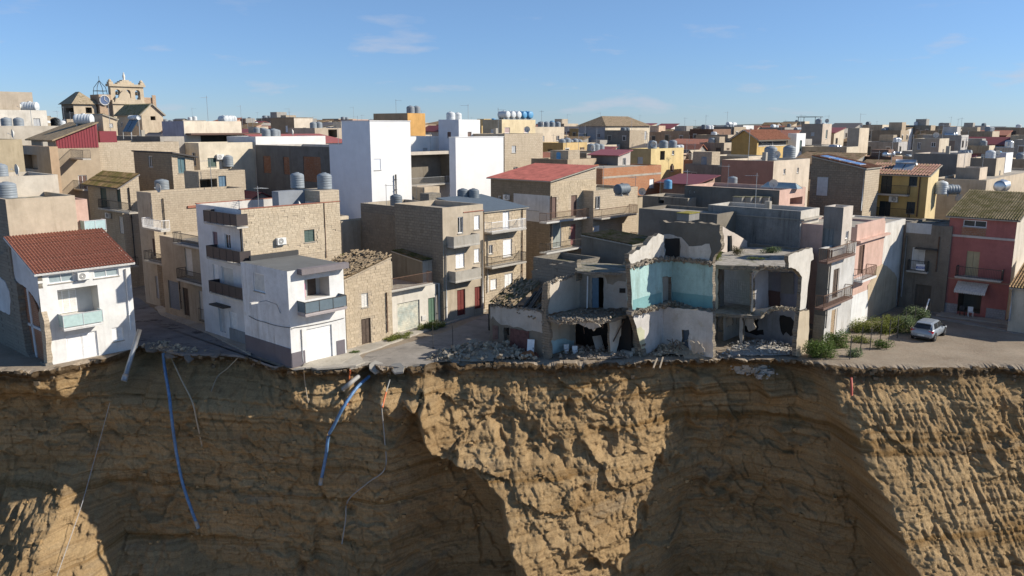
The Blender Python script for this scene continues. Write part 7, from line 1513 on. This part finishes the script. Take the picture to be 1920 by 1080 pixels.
    if rk == 'flat roof' and rf.random() < .4 and y < 300:
        sb = MB(); sx, sy = rf.uniform(.5,a*.4), rf.uniform(.5,b*.4); sb.box(sx,sy,hm-pr+.01,sx+rf.uniform(2.2,3.2),sy+rf.uniform(2.2,3.4),hm+rf.uniform(.9,1.9)); sb.build('stair_head', rf.choice((mR, far_mats['grey concrete'][0], STN2)), root)
    recs.append(dict(o=root, cn=cn, rk=rk, px=px, y=y, nt=nt_, nw=nwin))
def zone(px):
    for a, b, n in ZONES:
        if a <= px < b: return n
    return ZONES[0][2] if px < 0 else ZONES[-1][2]
def dep(y): return 'near' if y < 125 else 'middle' if y < 190 else 'far'
grp = {}
for q in recs: grp.setdefault((q['cn'], q['rk'], zone(q['px']), dep(q['y'])), []).append(q)
for (cn, rk, zn, dp), qs in grp.items():
    qs.sort(key=lambda q: q['px'])
    for i, q in enumerate(qs):
        lb_ = f'{cn} house with {rk} in the {dp} rows {zn}' if len(qs) == 1 else f'{cn} {rk} house, {nth(i,len(qs))} of {len(qs)}, {dp} rows {zn}'; lb_ = lb_ if len(lb_.split()) <= 16 else lb_.replace(' of %d,' % len(qs), ',').replace('beyond the', 'beyond')
        tag(q['o'], lb_, 'house', 'houses of the town behind')
        q['lab'] = lb_
tks = []
for (x, y, z, a, b, tx, ty_, n, col, kd) in TK:
    for i in range(n):
        p = Vector((x,y,z))+U2*(tx+i*1.35)+V2*ty_; px, py = proj(p)
        if -10 < px < 1930: tks.append((p, col, kd, px, y))
tks.sort(key=lambda q: q[4]); tks = tks[:300]
cnm = {'grey':'grey','pale':'pale','blue':'blue','dark':'dark','steel':'silver'}; gt = {}
for q in tks: gt.setdefault((q[1], q[2], zone(q[3]), dep(q[4])), []).append(q)
for (col, kd, zn, dp), qs in gt.items():
    qs.sort(key=lambda q: q[3])
    for i, q in enumerate(qs):
        kk = 'upright' if kd == 'up' else 'lying'
        lb_ = f'{cnm[col]} {kk} tank on {dp} roofs {zn}' if len(qs) == 1 else f'{cnm[col]} {kk} tank, {nth(i,len(qs))} of {len(qs)} on {dp} roofs {zn}'
        tank(q[0], lb_, kd, col, rf.uniform(.95,1.2), rz=ROTZ+(0 if rf.random() < .5 else math.pi/2), detail=q[4] < 150)
ans = [(Vector((x,y,z))+U2*p+V2*q, h_, r_) for (x,y,z,p,q,h_,r_) in AN]; ga = {}
for q in ans: ga.setdefault((zone(proj(q[0])[0]), dep(q[0].y)), []).append(q)
for (zn, dp), qs in ga.items():
    qs.sort(key=lambda q: proj(q[0])[0])
    for i, q in enumerate(qs): antenna(q[0], f'thin aerial, {nth(i,len(qs))} of {len(qs)} on the {dp} roofs {zn}' if len(qs) > 1 else f'single thin aerial on the {dp} roofs {zn}', q[1], 5, q[2])

# ================================================================== THINGS ON AND OVER THE EDGE
def cliff_hit(px, py, off=.12):
    r = ray(px, py)
    for i in range(900):
        Y = 38+i*.03; t = Y/r.y; x, z = r.x*t, CAM_H+r.z*t
        if z > .02:
            if Y > float(edge_y(x)) and z < .05: return Vector((x, Y, z))
            continue
        if Y >= cliff_at(x, -z): t = (Y-off)/r.y; return Vector((r.x*t, Y-off, CAM_H+r.z*t))
    return AY(px, py, 56)
def smooth_path(pts, n=6):
    out = []; P = [pts[0]]+pts+[pts[-1]]
    for i in range(1, len(P)-2):
        for k in range(n):
            t = k/n; a, b, c, d = P[i-1], P[i], P[i+1], P[i+2]
            out.append(.5*((2*b)+(c-a)*t+(2*a-5*b+4*c-d)*t*t+(3*b-a-3*c+d)*t**3))
    out.append(pts[-1]); return out
def hang(name, label, cat, px, r, mat, off=.35, tipmat=None, start_up=True):
    """something hanging down the face: follows the cliff a little in front of it"""
    pts = [cliff_hit(x, y, off) for x, y in px]
    ys = [p.y for p in pts]; m_ = min(ys)
    for i in range(1, len(pts)): pts[i].y = min(pts[i].y, ys[0]+.4) if pts[i].y > ys[0] else pts[i].y
    pts = [AY(px[i][0], px[i][1], pts[i].y) for i in range(len(pts))]
    o = empty(name, pts[0]); tag(o, label, cat); sp_ = smooth_path([p-pts[0] for p in pts]); mb = MB(); mb.tube(sp_, r, 8); mb.build('tube', mat, o, smooth=True)
    if tipmat: mb = MB(); d = (sp_[-1]-sp_[-2]).normalized(); mb.tube([sp_[-1]-d*.5, sp_[-1]+d*.12], r*1.25, 8); mb.build('end_fitting', tipmat, o, smooth=True)
    return o
BLUEP = simple((.10,.20,.36), .5, 'blue_pipe', var=.35); GREYPIPE = simple((.30,.29,.27), .6, 'grey_pipe'); TANPIPE = simple((.42,.34,.24), .8, 'tan_pipe'); ORANGE = simple((.50,.14,.05), .6, 'orange_pipe'); ROPE = simple((.42,.42,.42), .8, 'rope')
hang('water_pipe', 'long blue pipe hanging down the cliff below the left street', 'pipe', [(306,662),(309,692),(317,740),(322,785),(331,850),(345,915),(371,988)], .12, BLUEP, .5, GREYPIPE)
hang('water_pipe', 'kinked blue pipe hanging from the edge by the garage house', 'pipe', [(692,706),(670,726),(646,760),(625,800),(616,818),(611,855),(601,906)], .12, BLUEP, .6, GREYPIPE)
hang('dangling_pipe', 'thin tan pipe dangling beside the long blue pipe', 'pipe', [(322,672),(340,712),(360,752),(369,790),(379,836)], .06, TANPIPE, .35)
hang('dangling_pipe', 'thin crooked grey pipe hanging in long bends below the right street', 'pipe', [(731,712),(718,755),(716,768),(721,822),(722,878),(690,905),(653,938),(648,975),(641,1020)], .045, GREYPIPE, .4)
hang('dangling_pipe', 'short brown hose curling down under the shaded garage house wall', 'hose', [(446,671),(425,692),(408,706),(396,734)], .04, TANPIPE, .3)
hang('hanging_cable', 'thin cable hanging straight down below the garage house', 'cable', [(570,700),(573,725),(578,755)], .03, TANPIPE, .3)
hang('drain_pipe', 'orange drain pipe upright in the soil below the garage house', 'pipe', [(657,694),(654,715),(651,760)], .07, ORANGE, .25)
hang('drain_pipe', 'short orange pipe joint at the crooked grey pipe', 'pipe', [(724,735),(720,750),(717,764)], .075, ORANGE, .42)
hang('drain_pipe', 'orange upright pipe stub on the cliff below the square', 'pipe', [(1596,708),(1597,725),(1597,742)], .08, simple((.50,.10,.07), .6, 'red_pipe'), .5)
hang('sewer_pipe', 'grey sewer pipe stub jutting out near the kinked blue pipe', 'pipe', [(672,706),(657,718),(643,730)], .17, GREYPIPE, .6)
hang('rope', 'slack pale rope running down the left cliff face', 'rope', [(206,755),(190,815),(172,880),(152,950),(128,1020),(105,1085)], .022, ROPE, .5)
pA = cliff_hit(233, 712, 1.2); pA = AY(233, 712, min(pA.y, 58.4)); pB = AY(262, 618, 60.4); o = empty('steel_pole', pA); tag(o, 'grey steel pole tipped over the edge beside the white house', 'pole'); mb = MB(); mb.tube([Vector((0,0,0)), pB-pA], .17, 10); mb.build('shaft', GALV, o, smooth=True); mb = MB(); mb.tube([Vector((0,0,0))-(pB-pA).normalized()*.1, (pB-pA).normalized()*.4], .22, 10); mb.build('foot_sleeve', GALV, o, smooth=True)
# broken slabs of road hanging on the rim
SLABM = plaster((.17,.155,.14), .5, key='road_slab'); SLABC = plaster((.40,.37,.32), .5, key='concrete_slab')
for i,(x,y,w_,d_,rz,tl,m_,lb_) in enumerate(((285,652,1.6,.9,.5,.25,SLABM,'broken asphalt slab at the end of the left street, nearest the white house'),(318,660,1.9,1.0,-.2,.3,SLABM,'wide broken asphalt slab tipping over the left street end'),(352,664,1.2,.8,.3,.4,SLABM,'small tilted asphalt slab above the tan pipe'),(405,662,1.5,.9,-.4,.2,SLABM,'flat broken slab near the white street house plinth'),(700,688,1.6,.9,.3,.35,SLABC,'concrete slab tipping at the kinked blue pipe'),(745,690,1.3,.8,-.3,.3,SLABC,'broken concrete slab right of the crooked grey pipe'))):
    p = G(x, y); p.y = max(p.y, float(edge_y(p.x))+.1); o = empty('broken_slab', p, rz); tag(o, lb_, 'slab', 'road slabs on the rim'); mb = MB(); n_ = 6; ring = [(w_*.55*math.cos(k*6.283/n_+.4)*random.uniform(.55,1.15), d_*.55*math.sin(k*6.283/n_+.4)*random.uniform(.55,1.15)) for k in range(n_)]
    f_ = lambda q, z: (q[0], q[1]*.8-.15, z+.02+(q[1]-d_*.4)*tl*2.2); mb.face([f_(q,.14) for q in ring]); mb.face([f_(q,0) for q in reversed(ring)])
    for k in range(n_): j = (k+1)%n_; mb.face([f_(ring[k],0), f_(ring[j],0), f_(ring[j],.14), f_(ring[k],.14)])
    mb.build('slab_top', m_, o)
# stones and clods along the rim and on the ledges
def clods(name, label, pts, mat, seed, s0=.06, s1=.35):
    rnd = random.Random(seed); mb = MB()
    for (x, d, sc) in pts:
        y = cliff_at(x, d)-.03; s_ = sc*s0*(s1/s0)**(rnd.random()**2); ctr = Vector((x, y, -d)); t = rnd.random()*.99; n0 = len(mb.v)
        for kk in (-1,1):
            for (i,j) in ((-1,-1),(1,-1),(1,1),(-1,1)): mb.v.append(tuple(ctr+Vector((i*rnd.uniform(.5,1),j*rnd.uniform(.5,1),kk*rnd.uniform(.4,.9)))*s_))
        for q in ((0,3,2,1),(4,5,6,7),(0,1,5,4),(1,2,6,5),(2,3,7,6),(3,0,4,7)): mb.f.append(tuple(n0+i for i in q)); mb.m.append(0); mb.t.append(t)
    return tag(mb.build(name, mat), label, 'stones', kind='stuff')
rr = random.Random(5)
clods('rim_stones', 'loose stones and clods sticking out under the rim', [(rr.uniform(-40,42), abs(rr.gauss(0,.55))+.02, 1) for _ in range(420)], block_mat((.22,.17,.115), 'soil_clod', False), 6, .03, .22)
clods('sand_clods', 'sandy lumps scattered over the cliff face', [(rr.uniform(-40,42), rr.uniform(1.5,17), 1) for _ in range(900)], block_mat((.42,.29,.15), 'sand_clod', False), 8, .03, .2)
x_ = G(1418,672).x; clods('ledge_rubble', 'pale rubble caught on the ledge below the terrace ruin', [(x_+rr.gauss(0,.75), .9+abs(rr.gauss(0,.35)), 1) for _ in range(160)], block_mat((.50,.475,.44), 'plaster_rubble', False), 9, .06, .3)
# ---- plants
def leafmat(c, key): 
    m, t, b = newmat(key); at = nn(t, 'ShaderNodeAttribute', attribute_name='tint'); lc = mixc(t, at.outputs['Fac'], c4(c, .55), c4(c, 1.7)); t.links.new(lc, b.inputs['Base Color']); b.inputs['Roughness'].default_value = .65; b.inputs['Specular IOR Level'].default_value = .3; tr = nn(t, 'ShaderNodeBsdfTranslucent'); t.links.new(lc, tr.inputs['Color']); ms = nn(t, 'ShaderNodeMixShader', {0: .38}); t.links.new(b.outputs[0], ms.inputs[1]); t.links.new(tr.outputs[0], ms.inputs[2]); t.links.new(ms.outputs[0], t.nodes['Material Output'].inputs['Surface']); return m
LEAF = leafmat((.10,.15,.035),'bush_leaf'); LEAFY = leafmat((.18,.20,.05),'yellow_green_leaf'); LEAFG = leafmat((.14,.185,.09),'grey_green_leaf'); STEMM = simple((.12,.09,.06), .9, 'stem')
def bush(label, px, py, w_, d_, h_, n, mat, leaf=.11, name='bush', seed=0, z=0.0, cat='bush', rz=0.0, group=None):
    rnd = random.Random(seed+int(px)); p = G(px, py, z); o = empty(name, p, rz); tag(o, label, cat, group); mb = MB()
    lobes = [(rnd.uniform(-.5,.5)*w_*.75, rnd.uniform(-.5,.5)*d_*.75, h_*rnd.uniform(.12,.66), rnd.uniform(.30,.46)) for _ in range(max(6, int(w_*d_*5)))]
    for k in range(n):
        lx_, ly_, lz_, lr_ = rnd.choice(lobes); v = Vector((rnd.gauss(0,1), rnd.gauss(0,1), rnd.gauss(0,1))).normalized(); rr_ = lr_*(rnd.random()**.33)
        c_ = Vector((lx_+v.x*rr_*min(w_,1.8)*.75, ly_+v.y*rr_*min(d_,1.8)*.75, max(.03, lz_+v.z*rr_*h_*1.0))); a = Vector((rnd.gauss(0,1), rnd.gauss(0,1), rnd.gauss(0,.6)+.3)).normalized(); b = a.cross(Vector((rnd.gauss(0,1), rnd.gauss(0,1), rnd.gauss(0,1)))).normalized(); s_ = leaf*rnd.uniform(.6,1.4)
        mb.face([c_-b*s_*.4, c_+a*s_*.5-b*s_*.1, c_+a*s_, c_+a*s_*.5+b*s_*.45], 0, rnd.random()*.99)
    mb.build('foliage', mat, o); mb = MB()
    for (lx_, ly_, lz_, lr_) in lobes[:8]: mb.tube([(lx_*.8, ly_*.8, 0), (lx_*.9, ly_*.9, lz_*.6), (lx_, ly_, lz_)], [.02,.015,.008], 5)
    mb.build('stem', STEMM, o)['kind'] = 'stuff'; return o
bush('large dark green bush at the brink right of the terrace ruin', 1538, 671, 2.6, 1.6, 1.5, 5200, LEAF, rz=.2)
bush('green bush at the foot of the old grey house', 1568, 650, 2.0, 1.3, 1.5, 3000, LEAF)
bush('yellow-green bush below the white ground floor of the pink house', 1615, 621, 2.8, 1.5, 1.1, 3200, LEAFY, rz=.6)
bush('wide green bush in the corner of the square by the tan scar', 1662, 622, 3.2, 2.2, 1.45, 5000, LEAFY, rz=.4)
bush('tall green bush left of the parked car', 1695, 622, 2.4, 2.0, 1.55, 4200, LEAFG)
bush('rounded grey-green bush behind the parked car', 1717, 605, 2.3, 2.0, 1.5, 3600, LEAFG, .13)
bush('small green tuft on the gravel inside the fence line', 1650, 654, 1.6, .8, .8, 1000, LEAF); bush('low weed clump near the brink fence post', 1598, 668, 1.2, .9, .8, 900, LEAFG); bush('trailing weed patch on the gravel behind the brink', 1615, 642, 1.5, .9, .6, 900, LEAFY)
bush('green weeds at the foot of the roller shutter shop', 748, 636, 3.2, .9, .55, 2600, LEAFY, .1, rz=ROTZ); bush('taller green weeds at the foot of the concrete balcony house', 808, 617, 3.4, .9, .7, 3000, LEAFY, .1, rz=ROTZ); bush('weed tuft on the kerb beside the old cottage', 664, 664, 1.0, .5, .35, 500, LEAF, .08)
bush('bright green weeds in the broken stone yard', 662, 447, 2.2, 1.6, .9, 2400, LEAFY, .1, z=K4.zroof); bush('dark green weeds by the tall stone house in the yard', 642, 452, 1.2, 1.2, 1.0, 1300, LEAF, .1, z=K4.zroof)
bush('green creeper on the old cottage roof edge', 652, 487, 1.2, .8, .7, 1000, LEAFY, .09, z=I_.h+.6)
bush('weeds growing on the terrace ruin edge above the tiled bathroom', 1342, 487, .9, .9, .9, 1200, LEAFY, .08, z=zr+.02); bush('leafy pot plants on the terrace ruin near the stair wall', 1383, 478, 1.2, .6, .8, 1000, leafmat((.10,.09,.03),'terrace_leaf'), .08, z=zr+.02); bush('green plants along the back parapet of the terrace ruin', 1447, 474, 1.8, .6, .9, 1300, LEAFG, .09, z=zr+.02); bush('low weeds in the middle of the ruined terrace', 1418, 487, 1.4, .5, .25, 600, LEAFY, .07, z=zr+.02)
bush('mossy weeds on the weedy terrace right of the red roof', 1152, 395, 2.2, .6, .45, 700, LEAFY, .1, z=Nh.uv('R',1150,404,1.2)[1]+Nh.zg+.18)
for i,(x,y) in enumerate(((1556,480),(1580,474))): pass
# ---- fence of thin posts round the square
fe = empty('wire_fence', G(1593,674)); tag(fe, 'thin wire fence on black posts around the bushes of the square', 'fence'); o0 = fe.location
fp = [G(x,y) for x,y in ((1593,674),(1613,657),(1631,657),(1650,640),(1666,642),(1682,634),(1697,624),(1713,614),(1740,606))]
for p in fp: mb = MB(); mb.tube([p-o0, p-o0+Vector((random.uniform(-.06,.06),0,1.9))], .035, 6); mb.build('post', IRON, fe)
for zz in (.5, 1.05, 1.6):
    mb = MB(); mb.tube([p-o0+Vector((0,0,zz)) for p in fp], .005, 4); mb.build('wire', IRON, fe)
for i,(x,y) in enumerate(((812,653),(849,648))):
    p = G(x,y); mb = MB(); o = empty('barrier_post', p); tag(o, f'{("left","right")[i]} thin black barrier post beside the rubble in the right street', 'post'); mb.tube([(0,0,0),(0,0,1.9)], .03, 6); mb.build('shaft', IRON, o); mb = MB(); mb.tube([(0,0,0),(0,0,.05)], .12, 8); mb.build('base_plate', IRON, o)
a_, b_ = G(1727,607)+Vector((0,0,.4)), G(1735,600)+Vector((.15,0,1.9)); o = empty('white_pole', a_); tag(o, 'short white pole leaning behind the parked car', 'pole'); mb = MB(); mb.tube([(0,0,-.4), b_-a_], .06, 8); mb.build('shaft', WHITEP, o); mb = MB(); mb.tube([(b_-a_), (b_-a_)*1.03], .08, 8); mb.build('cap', WHITEP, o)
# ---- parked car
def car():
    p = G(1741, 631); o = empty('parked_car', p, R(90-43)); tag(o, 'silver-white hatchback parked on the gravel square', 'car'); o.scale = (1.02,1.02,1.04)
    PAINT = simple((.30,.34,.39), .28, 'silver_paint', metal=.25, var=.03, bs=0); DK = simple((.02,.02,.022), .5, 'black_plastic'); GLS = glass()
    def loft(rings, mb, close_ends=True):
        n = len(rings[0]); n0 = len(mb.v)
        for r_ in rings: mb.v += r_
        for i in range(len(rings)-1):
            for k in range(n-1): mb.f.append((n0+i*n+k, n0+i*n+k+1, n0+(i+1)*n+k+1, n0+(i+1)*n+k)); mb.m.append(0); mb.t.append(1.0)
        if close_ends:
            for i in (0, len(rings)-1): mb.f.append(tuple(n0+i*n+k for k in range(n))); mb.m.append(0); mb.t.append(1.0)
    low = [(-2.10,.62,.80,.42),(-2.06,.84,.90,.34),(-1.92,.96,.97,.28),(-1.5,1.0,1.0,.24),(-.8,.97,1,.22),(.2,.94,1,.22),(.95,.92,1,.24),(1.45,.83,.97,.26),(1.88,.70,.88,.30),(2.06,.56,.76,.38)]
    rings = []
    for (x, zt, w_, zb) in low:
        h = [(.0,zb),(.66*w_,zb),(.84*w_,zb+.10),(.88*w_,zb+(zt-zb)*.55),(.83*w_,zt-.05),(.70*w_,zt),(0,zt+.015)]; rings.append([(x,-y,z) for y,z in reversed(h)][:-1]+[(x,y,z) for y,z in h])
    mb = MB(); loft([r_+[r_[0]] for r_ in rings], mb); mb.build('body', PAINT, o, smooth=True, weld=True)
    gh = [(-1.98,.93,.95),(-1.52,.95,1.36),(-1.15,.95,1.46),(-.4,.94,1.50),(.25,.93,1.46),(.62,.92,1.34),(1.22,.90,.92)]
    def sec(x, zb, zr): return [(x,-.80,zb),(x,-.63,zr-.07),(x,-.50,zr-.01),(x,0,zr+.02),(x,.50,zr-.01),(x,.63,zr-.07),(x,.80,zb)]
    mb = MB(); loft([sec(*g_) for g_ in gh], mb); mb.build('roof', PAINT, o, smooth=False, weld=True)
    def lp(a, b, t): return Vector(a).lerp(Vector(b), t)
    mb = MB(); s0, s1 = sec(*gh[0]), sec(*gh[1]); q = [lp(lp(s0[0],s0[6],.10), lp(s1[1],s1[5],.06), .12), lp(lp(s0[0],s0[6],.90), lp(s1[1],s1[5],.94), .12), lp(lp(s0[0],s0[6],.90), lp(s1[1],s1[5],.94), .95), lp(lp(s0[0],s0[6],.10), lp(s1[1],s1[5],.06), .95)]
    mb.face([v+Vector((-.07,0,.06)) for v in q]); mb.build('rear_window', GLS, o)
    s0, s1 = sec(*gh[5]), sec(*gh[6]); mb = MB(); q = [lp(s1[0],s0[1],.12), lp(s1[6],s0[5],.12), lp(s1[6],s0[5],.95), lp(s1[0],s0[1],.95)]; mb.face([v+Vector((.03,0,.03)) for v in q]); mb.build('windscreen', GLS, o)
    for sd in (1, -1):
        for (xa, xb, xc, xd) in ((-1.45,-.55,-.5,-1.22),(-.47,.72,.30,-.42)):
            mb = MB(); y0, y1 = .805*sd, .655*sd; mb.face([(xa,y0,.985),(xb,y0,.975),(xc,y1,1.38),(xd,y1,1.38)]); mb.build('side_window', GLS, o)
        mb = MB(); mb.obox((-1.98,.68*sd,.80), (.07,.02*sd,0), (.0,.13,0), (0,0,.10)); mb.obox((-1.86,.81*sd,.82), (.10,0,0), (0,.035,0), (0,0,.09)); mb.build('tail_light', simple((.42,.015,.03), .25, 'red_lens'), o)
        mb = MB(); mb.obox((1.86,.62*sd,.62), (.12,0,0), (0,.16,0), (0,0,.07)); mb.build('headlight', simple((.6,.62,.64), .15, 'clear_lens'), o)
        mb = MB(); mb.obox((.62,.92*sd,1.0), (.08,0,0), (0,.10,0), (0,0,.07)); mb.build('mirror', DK, o)
        mb = MB(); mb.obox((-.28,.885*sd,.80), (.09,0,0), (0,.015,0), (0,0,.018)); mb.build('door_handle', PAINT, o)
        for x in (-1.32, 1.28):
            mb = MB(); mb.tube([(x,.60*sd,.34),(x,.885*sd,.34)], .385, 20); mb.build('wheel_arch', DK, o)
            mb = MB(); mb.lathe([(.18,-.1),(.30,-.1),(.33,-.06),(.33,.06),(.30,.1),(.18,.1)], seg=20); me = mb.mesh('wheel', simple((.02,.02,.02), .9, 'tyre'), smooth=True); wo = link(bpy.data.objects.new('wheel', me), o); wo.location = (x,.80*sd,.33); wo.rotation_euler = (math.pi/2,0,0)
            mb = MB(); mb.lathe([(0,.07*1),(.05,.085),(.19,.07),(.205,.09),(.205,-.09),(0,-.09)], seg=20)
            for k in range(5): a = k*1.2566; mb.obox((.11*math.cos(a),.11*math.sin(a),.088*(-1 if sd > 0 else 1)), (.08*math.cos(a),.08*math.sin(a),0), (-.022*math.sin(a),.022*math.cos(a),0), (0,0,.012))
            mb.build('rim', simple((.45,.46,.47), .35, 'alloy', metal=.7), wo)
    mb = MB(); mb.box(-2.13,-.26,.46,-2.095,.26,.57); mb.build('number_plate', simple((.65,.65,.62), .5, 'plate'), o)
    mb = MB(); mb.box(-2.09,-.62,.25,-1.95,.62,.42); mb.build('bumper_insert', DK, o); mb = MB(); mb.obox((-1.56,0,1.43), (.12,0,.03), (0,.52,0), (0,0,.02)); mb.build('spoiler', PAINT, o)
    mb = MB(); mb.tube([(-1.75,.42,.22),(-2.12,.42,.22)], .035, 8); mb.build('exhaust', GALV, o)
car()
